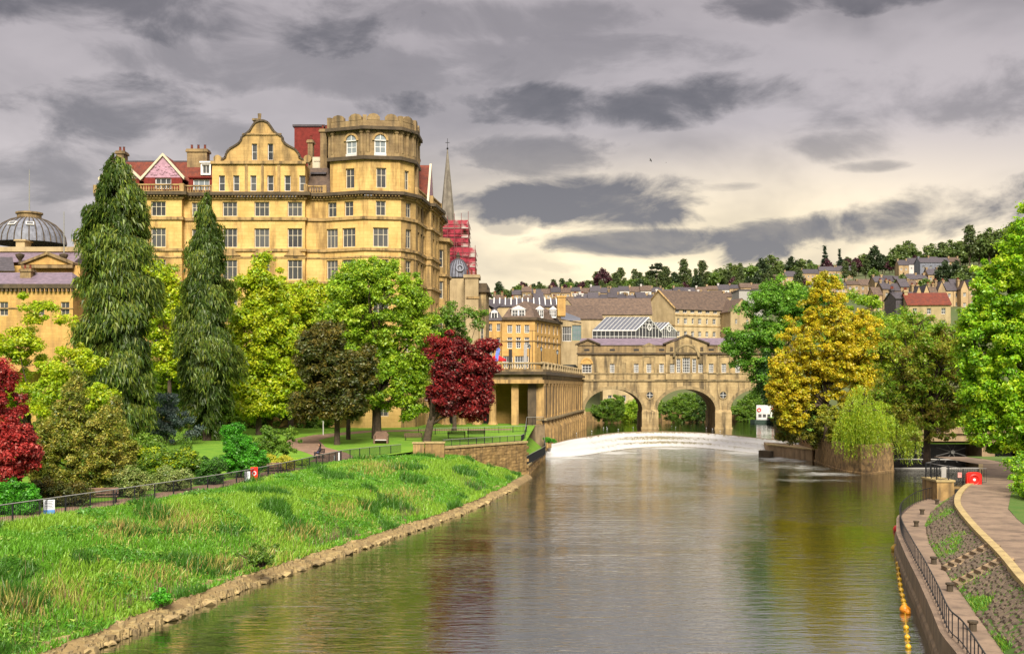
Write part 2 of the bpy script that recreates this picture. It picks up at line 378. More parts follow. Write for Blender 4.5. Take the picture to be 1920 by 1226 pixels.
# ---- river profile lines, (y, x)
WATER_L = [(5,-32),(20,-26),(49,-18.7),(56,-17.4),(67,-15),(78,-11.8),(103,-4.8),(127,-.2),(135,.9),(146,2.6)]
EDGE_L = [(5,-45),(20,-39.8),(61,-27.6),(77,-22.8),(89,-20),(114,-17),(128,-10.5),(145,1.8),(188,4)]
EDGE_Z = [(0,4.1),(118,4.1),(130,3.7),(145,.1)]
def noise2(x, y, s=1.0):
    return (math.sin(x*.9*s+1.3*math.sin(y*.7*s))+math.sin(y*1.1*s+1.7*math.sin(x*.55*s+2))+math.sin((x+y)*.37*s+.6)+math.sin((x*1.9-y*1.3)*s*.8))/4
def bank_pt(y, t):
    """point on the grassy left bank: t=0 at the rocks by the water, 1 at the fence"""
    xw = lerp(WATER_L, y)[0]-1.05-.25*noise2(y*1.3, 2); xe = lerp(EDGE_L, y)[0]; ze = lerp(EDGE_Z, y)[0]; z0 = min(.6, ze)
    if xe > xw-.4: xe = xw-.4
    tt = max(0, min(1, t)); z = z0+(ze-z0)*(1-(1-tt)**1.9)+(.34*noise2(xw*1.0+t*6, y, .8)+.25*noise2(t*9, y*.6+5, .5))*math.sin(math.pi*tt)
    return xw+(xe-xw)*t, y, z
st = [5+2.0*i for i in range(70)]+[145.]
mb = MB(); n = 14
for y in st:
    xw = lerp(WATER_L, y)[0]
    row = [(xw+1.2, y, -2.0), (xw+.25, y, -.1), (xw+.1*noise2(y,3), y, .28), (xw-.6, y, .52+.12*noise2(y,1,2))]+[bank_pt(y, k/(n-4)) for k in range(n-3)]
    mb.v += row
for j in range(len(st)-1):
    for i in range(n):
        a = j*(n+1)+i; mb.f.append((a, a+n+1, a+n+2, a+1)); mb.mi.append(0 if i < 3 else 1)
river_bank = struct('river_bank', mb, ['mud', 'bank_soil'], 'steep grassy bank running down to the river', smooth=True)
# stones along the foot of the bank: each its own piece
SM = []
for k in range(6):
    bm = bmesh.new(); bmesh.ops.create_icosphere(bm, subdivisions=1, radius=.5)
    for v in bm.verts: v.co *= random.uniform(.72, 1.15); v.co.z *= .62
    me = bpy.data.meshes.new('stone'); bm.to_mesh(me); bm.free(); me.materials.append(M['rock']); SM.append(me)
y = 40.
while y < 132:
    xw = lerp(WATER_L, y)[0]
    for q in range(2 if y < 110 else 1):
        s = random.uniform(.45, 1.15)*(1 if q == 0 else .62)
        o = link('stone', random.choice(SM), river_bank, (xw-.02-q*.8+random.uniform(-.2,.25), y+random.uniform(-.3,.3), .10+q*.40), random.uniform(0,6))
        o.scale = (s*1.0, s*1.35, s*random.uniform(.5,.8)); o.rotation_euler = (0, 0, math.atan2(1,.45)-1.57+random.uniform(-.4,.4))
    y += random.uniform(.55, 1.0)*(1 if y < 90 else 1.5)
b = MB()
for k in range(4200):
    y = 40+random.random()**1.2*92; u = random.random(); xw = lerp(WATER_L, y)[0]; s = random.uniform(.06,.22)*(1.5 if random.random() < .2 else 1); x = xw+.2-u*1.35; z = .08+u*.52
    vs = [(x+s*random.uniform(.7,1.2)*dx_, y+s*random.uniform(.7,1.3)*dy_, z+s*random.uniform(.4,.8)*dz_) for dx_, dy_, dz_ in ((-1,-1,-1),(1,-1,-1),(1,1,-1),(-1,1,-1),(-.6,-.7,1),(.7,-.6,1),(.6,.7,1),(-.7,.6,1))]
    b.add(vs, [(4,5,6,7),(0,1,5,4),(1,2,6,5),(2,3,7,6),(3,0,4,7)])
tag(b.build('rubble', 'rock', river_bank), kind='stuff')
# ---- garden: lawn and paths on the left terrace
def gz(x, y): return 4.1+max(0, min(1, (y-112)/70))*1.25
mb = MB(); st = [5,20,40,61,77,89,100,114,121,128,136,145,160,175,190,215]; xs = [0,1.2,3.4,6,10,16,24,36,60,120,220]
for y in st:
    e = lerp(EDGE_L, y)[0]
    for d in xs: mb.v.append((e-d, y, gz(e-d, y)))
for j in range(len(st)-1):
    for i in range(len(xs)-1):
        a = j*len(xs)+i; mb.f.append((a+1, a, a+len(xs), a+len(xs)+1)); mb.mi.append(0)
struct('lawn', mb, 'lawn')
def ribbon(name, rows, m, lift=.008, zf=gz, n=2, label=None):
    """rows: (y, x_left, x_right) or explicit pairs of points"""
    b = MB()
    for l, r in rows:
        for k in range(n+1):
            t = k/n; x = l[0]+(r[0]-l[0])*t; y = l[1]+(r[1]-l[1])*t; b.v.append((x, y, zf(x, y)+lift))
    for j in range(len(rows)-1):
        for k in range(n):
            a = j*(n+1)+k; b.f.append((a, a+1, a+n+2, a+n+1)); b.mi.append(0)
    return struct(name, b, m, label)
rows = []
for y in [5,20,40,50,61,70,77,83,89,95,101,107,113]:
    e = lerp(EDGE_L, y)[0]; rows.append(((e-3.1, y), (e-.05, y)))
rows += [((-20.4,119),(-15.9,117)),((-23,126),(-18.2,125)),((-26.5,134),(-22,134)),((-29,146),(-25,147)),((-27.5,158),(-24,156)),((-22,168),(-20.5,164)),((-12,172),(-12,168)),((0,173.5),(0,170))]
ribbon('garden_path', rows, 'path', .012, label='pinkish brown garden path behind the fence')
# ---- water
def water_mat(name, deep, bs, foam):
    m, t = new_mat(name)
    pos = t.n('ShaderNodeNewGeometry').outputs['Position']
    a = t.noise(t.mapv(pos, (.30, 1.15, 1)), 1.0, 3, .5, .8); b = t.noise(t.mapv(pos, (1.0, 3.4, 1)), 1.2, 3, .55, .5); c = t.noise(t.mapv(pos, (.08, .20, 1)), 1.0, 2)
    patch = t.ramp(t.noise(t.mapv(pos, (.045, .03, 1)), 1.0, 3, .6, 1.0), .38, .66)      # rougher and calmer reaches
    h = t.m('ADD', t.m('MULTIPLY', t.m('ADD', a, t.m('MULTIPLY', b, .48)), t.m('ADD', .45, t.m('MULTIPLY', patch, .8))), t.m('MULTIPLY', c, .8))
    nrm = bump(t, h, 1.0, bs)
    body = t.n('ShaderNodeBsdfDiffuse'); gl = t.n('ShaderNodeBsdfGlossy'); gl.inputs['Roughness'].default_value = .03; t.put(gl, 'Normal', nrm)
    fr = t.n('ShaderNodeFresnel'); fr.inputs[0].default_value = 1.33; t.put(fr, 'Normal', nrm)
    k = t.m('ADD', .72, t.m('MULTIPLY', fr.outputs[0], .28)); f = 0.0; col = c4(deep)
    if foam:
        sp = t.n('ShaderNodeSeparateXYZ'); t.put(sp, 0, pos); X, Y, _ = sp.outputs; tot = None
        for fx, fy, rx, ry, wt in foam:
            q = t.m('ADD', t.m('POWER', t.m('ABSOLUTE', t.m('DIVIDE', t.m('SUBTRACT', X, fx), rx)), 2), t.m('POWER', t.m('ABSOLUTE', t.m('DIVIDE', t.m('SUBTRACT', Y, fy), ry)), 2))
            g = t.m('MULTIPLY', t.m('SUBTRACT', 1.0, q, clamp=True), wt); tot = g if tot is None else t.m('MAXIMUM', tot, g)
        fn = t.noise(t.mapv(pos, (.30, .55, 1)), 1.0, 7, .74, .8)
        f = t.m('MULTIPLY', t.ramp(t.m('ADD', t.m('MULTIPLY', tot, .55), fn), .66, 1.12), .95)
        col = t.mix(f, c4(deep), (.46, .45, .42, 1)); k = t.m('MULTIPLY', k, t.m('SUBTRACT', 1.0, f))
    t.put(body, 0, col); mx = t.n('ShaderNodeMixShader'); t.put(mx, 0, k); t.put(mx, 1, body.outputs[0]); t.put(mx, 2, gl.outputs[0])
    o = t.n('ShaderNodeOutputMaterial'); t.put(o, 0, mx.outputs[0])
water_mat('river_water', (.034,.040,.008), .05, [(9,186,8,7,1.0),(17,200,9,9,1.0),(30,216,11,10,1.0),(41,198,7,14,1.0),(43,182,7,14,.9),(42,164,7,12,.75),(42,151,9,6,.85),(37,141,11,5,.6),(30,196,16,16,.55),(36,160,14,26,.45),(36,180,9,14,.7)])
water_mat('pool_water', (.040,.042,.016), .02, None)
sheet('river', [(-60,-20),(75,-20),(75,160),(53,175),(50,232),(2,232),(2,146),(-60,130)], 0, 'river_water', 'rippled brown green river below the weir')
CREST = [(4.6,190.4),(6.9,191),(10.8,206),(15.9,220),(19.8,231),(24,237.5),(30.9,242),(37.6,237.5),(41.0,231),(43.8,220),(46.2,209),(48.5,198.5),(52,196)]
FOOT = [(4.6,186.6),(6.6,187),(10.8,192),(16.2,203),(19.6,211),(24.0,217.5),(30.6,221.5),(36.2,217.5),(39.2,211),(41.6,203),(43.6,196.5),(45.2,192),(52,190)]
sheet('river_pool', list(CREST)+[(62,200),(66,262),(80,440),(0,440),(13,262),(2,192)], UP, 'pool_water', 'calm upper pool of the river under the bridge')
# ---- weir: three curved stone steps under running white water
m, t = new_mat('weir_foam')
pos = t.n('ShaderNodeNewGeometry').outputs['Position']; at = t.n('ShaderNodeAttribute', attribute_name='foam')
fn = t.noise(t.mapv(pos, (2.2, .40, .8)), 1.0, 8, .78, .6)
f = t.ramp(t.m('ADD', fn, t.m('MULTIPLY', t.m('SUBTRACT', at.outputs['Fac'], .5), .42)), .40, .62)
col = t.mix(f, (.25, .23, .15, 1), (.50, .49, .47, 1)); finish(t, col, t.m('ADD', .15, t.m('MULTIPLY', f, .5)), bump(t, fn, .35, .06), .5)
def dense(pl, k=6):
    out = []
    for i in range(len(pl)-1):                                            # Catmull-Rom
        p0, p1, p2, p3 = pl[max(i-1,0)], pl[i], pl[i+1], pl[min(i+2,len(pl)-1)]
        for j in range(k):
            u = j/k; out.append(tuple(.5*(2*b+(c-a)*u+(2*a-5*b+4*c-d)*u*u+(3*b-a-3*c+d)*u**3) for a, b, c, d in zip(p0, p1, p2, p3)))
    return out+[pl[-1]]
cr, ft = dense(CREST), dense(FOOT)
prof = [(-.04,UP-.4),(-.04,UP+.04),(.04,UP+.03),(.10,UP-.30),(.16,UP-.58),(.28,UP-.68),(.46,UP-.74),(.54,UP-1.0),(.60,UP-1.22),(.72,UP-1.32),(.84,UP-1.40),(.90,UP-1.7),(.96,.10),(1.05,.03),(1.14,.012)]
foamv = [.6,.6,.5,.8,.9,.72,.58,.75,.88,.72,.58,.8,.9,.7,.2]
mb = MB(); n = len(prof)
for (cx, cy), (fx, fy) in zip(cr, ft):
    for t_, z in prof:
        mb.v.append((cx+(fx-cx)*t_+random.uniform(-.02,.02), cy+(fy-cy)*t_+random.uniform(-.05,.05)*(1 if t_ > .05 else 0), z+random.uniform(-.015,.015)*(1 if .05 < t_ < 1 else 0)))
for j in range(len(cr)-1):
    for i in range(n-1):
        a = j*n+i; mb.f.append((a, a+n, a+n+1, a+1)); mb.mi.append(0)
fa = [foamv[k % n]+(.0 if abs(mb.v[k][0]-30) > 10 else -.4*(1-abs(mb.v[k][0]-30)/10)*(foamv[k % n] < .8))+(.35 if mb.v[k][0] < 14 else 0) for k in range(len(mb.v))]
weir = tag(mb.build('weir', 'weir_foam', None, True), 'curved three stepped weir covered in white rushing water', 'weir')
at_ = weir.data.attributes.new('foam', 'FLOAT', 'POINT'); at_.data.foreach_set('value', fa)
mb = MB()                                                                  # smooth lip of the crest
for (a, b), (c, d) in zip(cr, cr[1:]): mb.add([(a,b+.2,UP+.09),(c,d+.2,UP+.09),(c,d+1.5,UP+.09),(a,b+1.5,UP+.09),(a,b+.2,UP-.3),(c,d+.2,UP-.3),(a,b+1.5,UP-.3),(c,d+1.5,UP-.3)], [(0,1,2,3),(4,5,1,0),(3,2,7,6)])
mb.build('crest_kerb', 'concrete', weir)
# ---- garden retaining wall with coursed stone blocks, each block a piece
BL = []
for k in range(5):
    b = MB(); w_, h_ = .98, .40; j = lambda s=.02: random.uniform(-s, s)
    fr = [(.015+j(),-.09+j(.05),.015+j()),(w_-.015+j(),-.09+j(.05),.015+j()),(w_-.015+j(),-.09+j(.05),h_-.015+j()),(.015+j(),-.09+j(.05),h_-.015+j())]
    bk = [(0,.02,0),(w_,.02,0),(w_,.02,h_),(0,.02,h_)]
    b.add(fr+bk, [(0,1,2,3),(0,4,5,1),(1,5,6,2),(2,6,7,3),(3,7,4,0)]); BL.append(b.mesh('stone_block', 'wall_stone'))
def block_wall(name, label, p0, p1, z0, z1, thick=.6, cop=True, skip=None):
    root = thing(name, label, 'wall', (p0[0], p0[1], z0), math.atan2(p1[1]-p0[1], p1[0]-p0[0]))
    L = math.hypot(p1[0]-p0[0], p1[1]-p0[1])
    MB().box(0, 0, -.6, L, thick, z1-z0).build('core', 'quay_stone', root)
    if cop: MB().box(-.1, -.22, z1-z0, L+.1, thick+.1, z1-z0+.24).build('coping', 'kerb_stone', root)
    z = 0; r = 0
    while z < z1-z0-.2:
        s = -.45*(r % 2)
        while s < L-.3:
            if s > -.01 and not (skip and skip(s, z)): link('stone_block', random.choice(BL), root, (s, 0, z))
            s += .99
        z += .405; r += 1
    return root
block_wall('retaining_wall', 'rough stone retaining wall rising from the river below the garden benches', (-10.2,128), (1.8,145), 0, 4.45, skip=lambda s, z: z < 3.6-s*.2)
block_wall('quay_wall', 'low stone quay wall beside the foot of the weir', (1.8,145.2), (5.4,185.5), -.2, 1.3)
mb = MB(); mb.add([(1.2,145.6,1.25),(2.0,145.4,1.25),(5.0,182,1.35),(5,186,1.6),(1.5,186,4.6),(.6,150,3.2)], [(0,1,2,3,4,5)])
struct('quay_lawn', mb, 'lawn', 'small sloping lawn between quay wall and railings')
MB().box(0, 0, -1, 3.2, .5, 5.4).build('quay_end_wall', 'quay_stone', loc=(2.2, 185.8, 0)); tag(bpy.context.scene.objects['quay_end_wall'], 'stone abutment wall where the weir meets the garden corner', 'wall')
# ---- island with its stone faces
isl = thing('island', 'stone faced island under the willow and yellow tree', 'island', (50,170,0)); WP = {isl.name}
_link = link
def link(name, me, parent=None, loc=None, rotz=0):
    o = _link(name, me, parent, loc, rotz)
    if parent is not None and parent.name in WP: o.matrix_parent_inverse = Matrix.Translation(-Vector(parent.location))
    return o
def wthing(*a, **k): o = thing(*a, **k); WP.add(o.name); return o
ip = [(47.4,178),(46.0,168),(45.3,160.5),(45.2,153.5),(46.2,150.3),(47.4,149.9),(52.2,155.4),(56,170),(62,205),(60,212),(53,210),(49.5,196)]
b = MB(); base = [Vector((x, y)) for x, y in ip]
ring = []
for i, p in enumerate(base):
    q = base[(i+1) % len(base)]; k = max(1, int((q-p).length/1.6))
    for j in range(k): ring.append(p+(q-p)*j/k)
cen = sum(ring, Vector((0,0)))/len(ring); lv = [(-1.5,.35),(.25,.35),(.32,.05),(1.4,.02),(2.6,-.03),(3.7,-.1),(4.0,-.5)]
for z, o in lv:
    for p in ring:
        d = (p-cen).normalized(); r = random.uniform(-.06,.06) if .3 < z < 3.8 else 0; b.v.append((p.x+d.x*(o+r), p.y+d.y*(o+r), z+random.uniform(-.05,.05)*(z > 1)))
nr = len(ring)
for j in range(len(lv)-1):
    for i in range(nr): b.f.append((j*nr+i, j*nr+(i+1) % nr, (j+1)*nr+(i+1) % nr, (j+1)*nr+i)); b.mi.append(0)
b.f.append(tuple((len(lv)-1)*nr+i for i in range(nr))); b.mi.append(1)
b.build('stone_face', ['island_stone', 'lawn'], isl)
MB().prism([(43.2,192),(46.8,177),(48.3,178),(49,196),(45,203)], -1, 1.75).build('ledge', 'concrete', isl)
MB().prism([(43.0,192.3),(46.7,176.8),(47.3,177),(44.0,192.6)], 1.75, 1.95).build('ledge_kerb', 'kerb_stone', isl)
MB().prism([(40.8,188),(42.2,185.5),(43.0,186.6),(41.8,189)], -1, 1.1).build('footing_block', 'soot_and_shade_stone', isl)
# ---- right quay: low walkway, cobbled slope, upper pavement
RAIL = [(20,11.2),(30,13.8),(42.9,17.2),(46.5,17.9),(52,19.5),(59.8,21.7),(67.9,23.9),(78.5,26.9),(88.2,30.2),(96,33.8),(100.5,36.4),(103,38.4)]
INNER = [(20,12.6),(30,15.1),(42.9,18.6),(53,21.3),(61,23.4),(73.2,26.9),(82.7,30.1),(90.8,33.5),(96.9,36.5),(103,40.2)]
KERB = [(20,14.5),(36,18.6),(50,22.6),(58.2,25.1),(69.1,28.2),(79.6,31.4),(85.2,33.4),(91.6,36.1),(99,39.7),(103,42.3),(112,46.2),(126,52)]
KZ = 3.0
mb = MB(); st = [20+1.5*i for i in range(56)]
for y in st:
    r = lerp(RAIL, y)[0]-.35; i_ = lerp(INNER, y)[0]
    mb.v += [(r-.25, y, -1), (r-.12, y, .35), (r, y, .45), (r, y, 1.5), (i_, y, 1.5)]
for j in range(len(st)-1):
    for i in range(4): a = j*5+i; mb.f.append((a, a+5, a+6, a+1) if 0 else (a, a+1, a+6, a+5)); mb.mi.append(1 if i == 3 else 0)
struct('quay_walkway', mb, ['quay_stone', 'pavement'], 'low stone walkway along the water with railing')
mb = MB()
for y in st:
    i_ = lerp(INNER, y)[0]; k = lerp(KERB, y)[0]; mb.v += [(i_, y, 1.495), (i_+.02, y, 1.52), (k, y, KZ-.03)]
for j in range(len(st)-1):
    for i in range(2): a = j*3+i; mb.f.append((a, a+1, a+4, a+3)); mb.mi.append(0)
slope = struct('cobbled_slope', mb, 'bank_soil', 'cobbled slope with weeds between walkway and pavement')
b = MB(); y = 22.
while y < 102:
    i_ = lerp(INNER, y)[0]; k = lerp(KERB, y)[0]; s = .12
    w_ = random.uniform(.2,.34)
    while s < k-i_-.12:
        if noise2(i_+s*1.2, y*.5, 1.4)+.55*(1-s/.7 if s < .7 else 0)+random.gauss(0,.16) < .5:
            t_ = s/(k-i_); z = 1.52+(KZ-1.55)*t_; h_ = random.uniform(.0,.10); x = i_+s; g = random.uniform(.13,.29); w2 = w_*random.uniform(.36,.55); yy = y+random.uniform(-.12,.12)
            sl = (KZ-1.55)/(k-i_)*g/2
            b.add([(x-g/2,yy-w2,z-sl-.03),(x+g/2,yy-w2,z+sl-.03),(x+g/2,yy+w2,z+sl-.03),(x-g/2,yy+w2,z-sl-.03),(x-g*.36,yy-w2*.75,z-sl*.7+h_),(x+g*.36,yy-w2*.75,z+sl*.7+h_),(x+g*.36,yy+w2*.75,z+sl*.7+h_),(x-g*.36,yy+w2*.75,z-sl*.7+h_)],
                  [(4,5,6,7),(0,1,5,4),(1,2,6,5),(2,3,7,6),(3,0,4,7)])
        s += random.uniform(.2,.33)
    y += w_
tag(b.build('cobbles', 'cobble', slope), kind='stuff')
# two flights of small steps in the slope
for ya in (57.5, 62.5):
    i_ = lerp(INNER, ya)[0]; k = lerp(KERB, ya)[0]; fl = wthing('step_flight', 'stone steps crossing the cobbled slope, %s flight' % ('nearer' if ya < 60 else 'farther'), 'steps', (i_, ya, 1.5), 0)
    for q in range(7):
        t_ = (q+.5)/7; x = i_+(k-i_)*t_; z = 1.5+(KZ-1.5)*t_; MB().box(x-.24, ya-.42-q*.1, z-.25, x+.2, ya+.42-q*.1, z+.13).build('step', 'quay_stone', fl)
    for e in (-.52, .52):
        rb = MB(); rb.tube([(i_, ya+e, 1.58), (k, ya+e-.7, KZ+.08)], .09, 4); rb.build('side_kerb', 'concrete', fl)
# kerb in separate stones, pavement, verge
pv = []; vg = []
for y in [20,28,36,43,50,54,58,63,69,74,80,85,91,95,99,103,108,112,119,126,140]:
    k = lerp(KERB, y)[0]; e = lerp([(20,3.0),(60,3.2),(78,3.2),(85,3.9),(99,4.4),(112,4.4),(140,4)], y)[0]; pv.append(((k, y), (k+e, y))); vg.append(((k+e, y), (k+e+80, y)))
pav = ribbon('pavement', pv, 'pavement', 0, lambda x, y: KZ, label='upper riverside pavement curving under the big tree')
ribbon('verge', vg, 'bank_soil', .03, lambda x, y: KZ)
kd = dense([(b_, a_) for a_, b_ in KERB], 10); acc = 0; last = kd[0]
for (a, b_), (c, d) in zip(kd, kd[1:]):
    if math.hypot(c-last[0], d-last[1]) < .95: continue
    x0, y0 = last; last = (c, d); L = math.hypot(c-x0, d-y0); q = MB().box(.012, -.22, -.35, L-.012, .22, .1)
    q.build('kerb_stone', 'kerb_stone', pav, loc=(x0, y0, KZ), rotz=math.atan2(d-y0, c-x0))
# far bank ground on the right
sheet('right_bank', [(57,160),(400,150),(400,345),(72,345),(62,250)], 3.6, 'lawn')
# street terrace behind the colonnade
sheet('street', [(-220,192),(3.5,192),(14.6,262),(14.6,345),(-220,345)], 14.2, 'street', 'street level terrace behind the balustrade')
# ================================================================ BRIDGE
BR = wthing('stone_bridge', 'three arched stone bridge lined with shops across the river', 'bridge', (15.2, 262, UP))
BA = R(-3.0); BM = Matrix.Translation((15.2, 262, 0)) @ Matrix.Rotation(BA, 4, 'Z'); BL_ = 50.2
def bb(): b = MB(); b.M = BM; return b
AC = [8.2, 24.85, 41.5]; HS, SPZ, RISE = 6.6, 6.3, 4.75; D = 17.
def arch_z(x):
    for c in AC:
        if abs(x-c) < HS: return SPZ+RISE*math.sqrt(max(0, 1-((x-c)/HS)**2))
    return None
b = bb(); xs = sorted({0, BL_, *[c+HS*math.cos(math.pi*k/28) for c in AC for k in range(29)]})
for xa, xb in zip(xs, xs[1:]):
    za, zb = arch_z(xa+1e-6), arch_z(xb-1e-6); ins = arch_z((xa+xb)/2) is not None
    if not ins: za = zb = UP-2
    else: za = za or SPZ; zb = zb or SPZ
    b.add([(xa,0,za),(xb,0,zb),(xb,0,13.1),(xa,0,13.1),(xa,D,za),(xb,D,zb),(xb,D,13.1),(xa,D,13.1)], [(0,1,2,3),(5,4,7,6)]+([(1,0,4,5)] if ins else []))
for c in AC:
    for s in (-1, 1):
        x = c+s*HS; b.add([(x,0,UP-2),(x,D,UP-2),(x,D,SPZ),(x,0,SPZ)], [(0,1,2,3) if s < 0 else (3,2,1,0)])
b.build('arch_wall', 'bridge_stone', BR)
for c in AC:                                                               # arch rings of separate stones
    nv = 26
    for k in range(nv):
        b = bb(); t0, t1 = math.pi*(k+.02)/nv, math.pi*(k+.98)/nv; pr = -.12 if k % 2 else -.15
        q = []
        for t, r in ((t0,0),(t0,1),(t1,1),(t1,0)): q.append((c+(HS+r*.75)*math.cos(t), SPZ+(RISE+r*.75)*math.sin(t)))
        b.slab(q[::-1], pr, .05); b.build('arch_stone', 'bridge_trim', BR)
for x0, x1 in ((-.4, AC[0]-HS), (AC[0]+HS, AC[1]-HS), (AC[1]+HS, AC[2]-HS), (AC[2]+HS, BL_+.4)):
    b = bb(); b.box(x0-.15, -.9, UP-2, x1+.15, D+.8, SPZ-.5); b.box(x0-.3, -1.05, UP-2, x1+.3, D+.9, UP+.35)
    b.add([(x0-.15,-.9,SPZ-.5),(x1+.15,-.9,SPZ-.5),(x1,-.02,SPZ+.1),(x0,-.02,SPZ+.1)], [(0,1,2,3)])
    b.build('pier', 'bridge_stone', BR)
for x in (16.5, 33.2):                                                     # roundels
    b = bb(); b.M = BM @ Matrix.Translation((x, 0, 9.7)) @ Matrix.Rotation(R(90), 4, 'X'); b.lathe([(.75,-.02),(.75,.16),(1.0,.16),(1.05,.1),(1.05,-.02)], 20); rd = b.build('roundel', 'bridge_trim', BR)
    b = bb(); b.M = BM @ Matrix.Translation((x, -.03, 9.7)) @ Matrix.Rotation(R(90), 4, 'X'); b.lathe([(0,0),(.75,0)], 20); b.build('pane', 'window_glass', rd)
    b = bb(); b.box(x-.75,-.1,9.66,x+.75,-.05,9.74); b.box(x-.04,-.11,8.95,x+.04,-.06,10.45); b.build('glazing_bar', 'white_paint', rd)
W1 = dict(fm='white_paint', fw=.11); W = []
for s in (7.9, 13.4, 16.3, 19.2, 21.6, 28.1, 30.5, 33.4, 36.5, 42, 46.5): W.append((s, 14.85, 1.05, 2.05, 3, 4, W1))
W += [(2.05, 14.85, 2.2, 1.9, 3, 3, W1), (24.85, 14.85, 1.7, 3.4, 4, 5, dict(fm='white_paint', fw=.11, arch=True)), (23.05, 14.85, .85, 3.2, 2, 5, W1), (26.65, 14.85, .85, 3.2, 2, 5, W1)]
wall = bb(); Mx = BM
wall_holes(wall, 0, BL_, 13.1, 19.0, [(s-w/2, z, s+w/2, z+h) for s, z, w, h, *_ in W])
for s, z, w_, h, nx_, ny_, o in W: window(BR, BM, BA, s, z, w_, h, nx_, ny_, rec=.22, **o)
wall.box(0, D, 13.1, BL_, D+.01, 21); wall.add([(0,0,13.1),(0,D,13.1),(0,D,21.2),(0,0,21.2)], [(3,2,1,0)]); wall.add([(BL_,0,13.1),(BL_,D,13.1),(BL_,D,21.2),(BL_,0,21.2)], [(0,1,2,3)])
wall.build('shop_wall', 'bridge_stone', BR)
def btrim(name, x0, x1, z0, z1, out, m='bridge_trim'): b = bb(); b.box(x0, -out, z0, x1, .04, z1); return b.build(name, m, BR)
btrim('string_course', -.2, BL_+.2, 12.9, 13.3, .28); btrim('sill_course', -.1, BL_+.1, 14.5, 14.82, .16); btrim('cornice', -.3, BL_+.3, 19.0, 19.4, .42, 'soot_and_shade_stone')
btrim('parapet', 0, BL_, 19.4, 21.0, .08, 'dark_stone'); btrim('parapet_coping', -.1, BL_+.1, 21.0, 21.2, .2, 'soot_and_shade_stone')
for s in (2.05, 7.9, 13.4, 19.2, 30.5, 36.5, 42): b = bb(); b.box(s-.6, -.13, 19.85, s+.6, -.07, 20.3); b.build('attic_vent', 'gate_steel', BR)
def pediment(s, hw, zb, za, out, m='bridge_stone'):
    b = bb(); b.slab([(s-hw,zb),(s+hw,zb),(s,za)], -out, 2.6); p = b.build('pediment', m, BR)
    b = bb()
    for g in (-1, 1):
        q = [(s+g*(hw+.4), zb-.05), (s, za+.05), (s, za+.4), (s+g*(hw+.4), zb+.3)]
        b.slab(q if g < 0 else q[::-1], -out-.35, 2.7)
    b.build('raking_cornice', 'soot_and_shade_stone', p); return p
for s0, hw, z0, z1 in ((20.2,0,0,0),):
    b = bb(); b.box(20.1, -.5, 13.3, 29.6, .03, 14.5)
    b.build('central_plinth', 'bridge_stone', BR)
for s in (20.6, 29.1): btrim('pilaster', s-.5, s+.5, 14.83, 18.98, .3, 'bridge_stone')
btrim('central_attic', 20.2, 29.5, 19.41, 21.3, .45, 'bridge_stone')
pediment(24.85, 4.9, 21.3, 23.2, .46)
b = bb()                                                                   # blind arch over the centre window
for k in range(18):
    t0, t1 = math.pi*k/18, math.pi*(k+1)/18; q = [(24.85+r*math.cos(t), 18.4+r*math.sin(t)) for t, r in ((t0,2.55),(t1,2.55),(t1,3.1),(t0,3.1))]
    b.slab(q, -.62, -.4)
b.build('arch_moulding', 'bridge_trim', BR)
for s in (21.4, 28.3): b = bb(); b.box(s-.35, -.52, 19.7, s+.35, -.44, 20.7); b.build('niche', 'soot_and_shade_stone', BR)
for s in (16.3, 33.4):
    b = bb(); b.box(s-1.5, -.22, 19.42, s+1.5, -.06, 20.9); b.slab([(s-1.7,20.9),(s+1.7,20.9),(s,21.7)], -.34, .5); b.build('attic_panel', 'bridge_trim', BR)
    b = bb(); b.box(s-1.45, -.14, 14.83, s-1.15, .03, 18.9); b.box(s+1.15, -.14, 14.83, s+1.45, .03, 18.9); b.box(s-1.45,-.13,18.4,s+1.45,.03,18.7); b.build('window_surround', 'bridge_trim', BR)
pediment(2.3, 2.5, 21.2, 22.3, .25, 'dark_stone'); pediment(47.9, 2.5, 21.2, 22.3, .25, 'dark_stone')
b = bb(); b.M = BM @ Matrix.Translation((2.05, -.02, 16.9)) @ Matrix.Rotation(R(90), 4, 'X'); b.lathe([(0,.02),(1.05,.02),(1.05,.16),(1.4,.16),(1.4,-.02)], 18, a0=0, a1=math.pi); b.build('lunette', 'ochre_stone', BR)
b = bb(); b.box(10.15, -.02, 14.84, 10.95, -.012, 16.9); b.box(10.05,-.1,14.84,10.15,.02,17); b.box(10.95,-.1,14.84,11.05,.02,17); b.box(10.05,-.1,17,11.05,.02,17.1); b.build('blind_window', 'bridge_trim', BR)
b = bb()
b.add([(0,.35,21.1),(BL_,.35,21.1),(BL_-.8,5.5,23.0),(.8,5.5,23.0),(0,D,21.1),(BL_,D,21.1)], [(0,1,2,3),(3,2,5,4),(0,3,4),(1,5,2)])
b.build('roof', 'mauve_slate', BR)
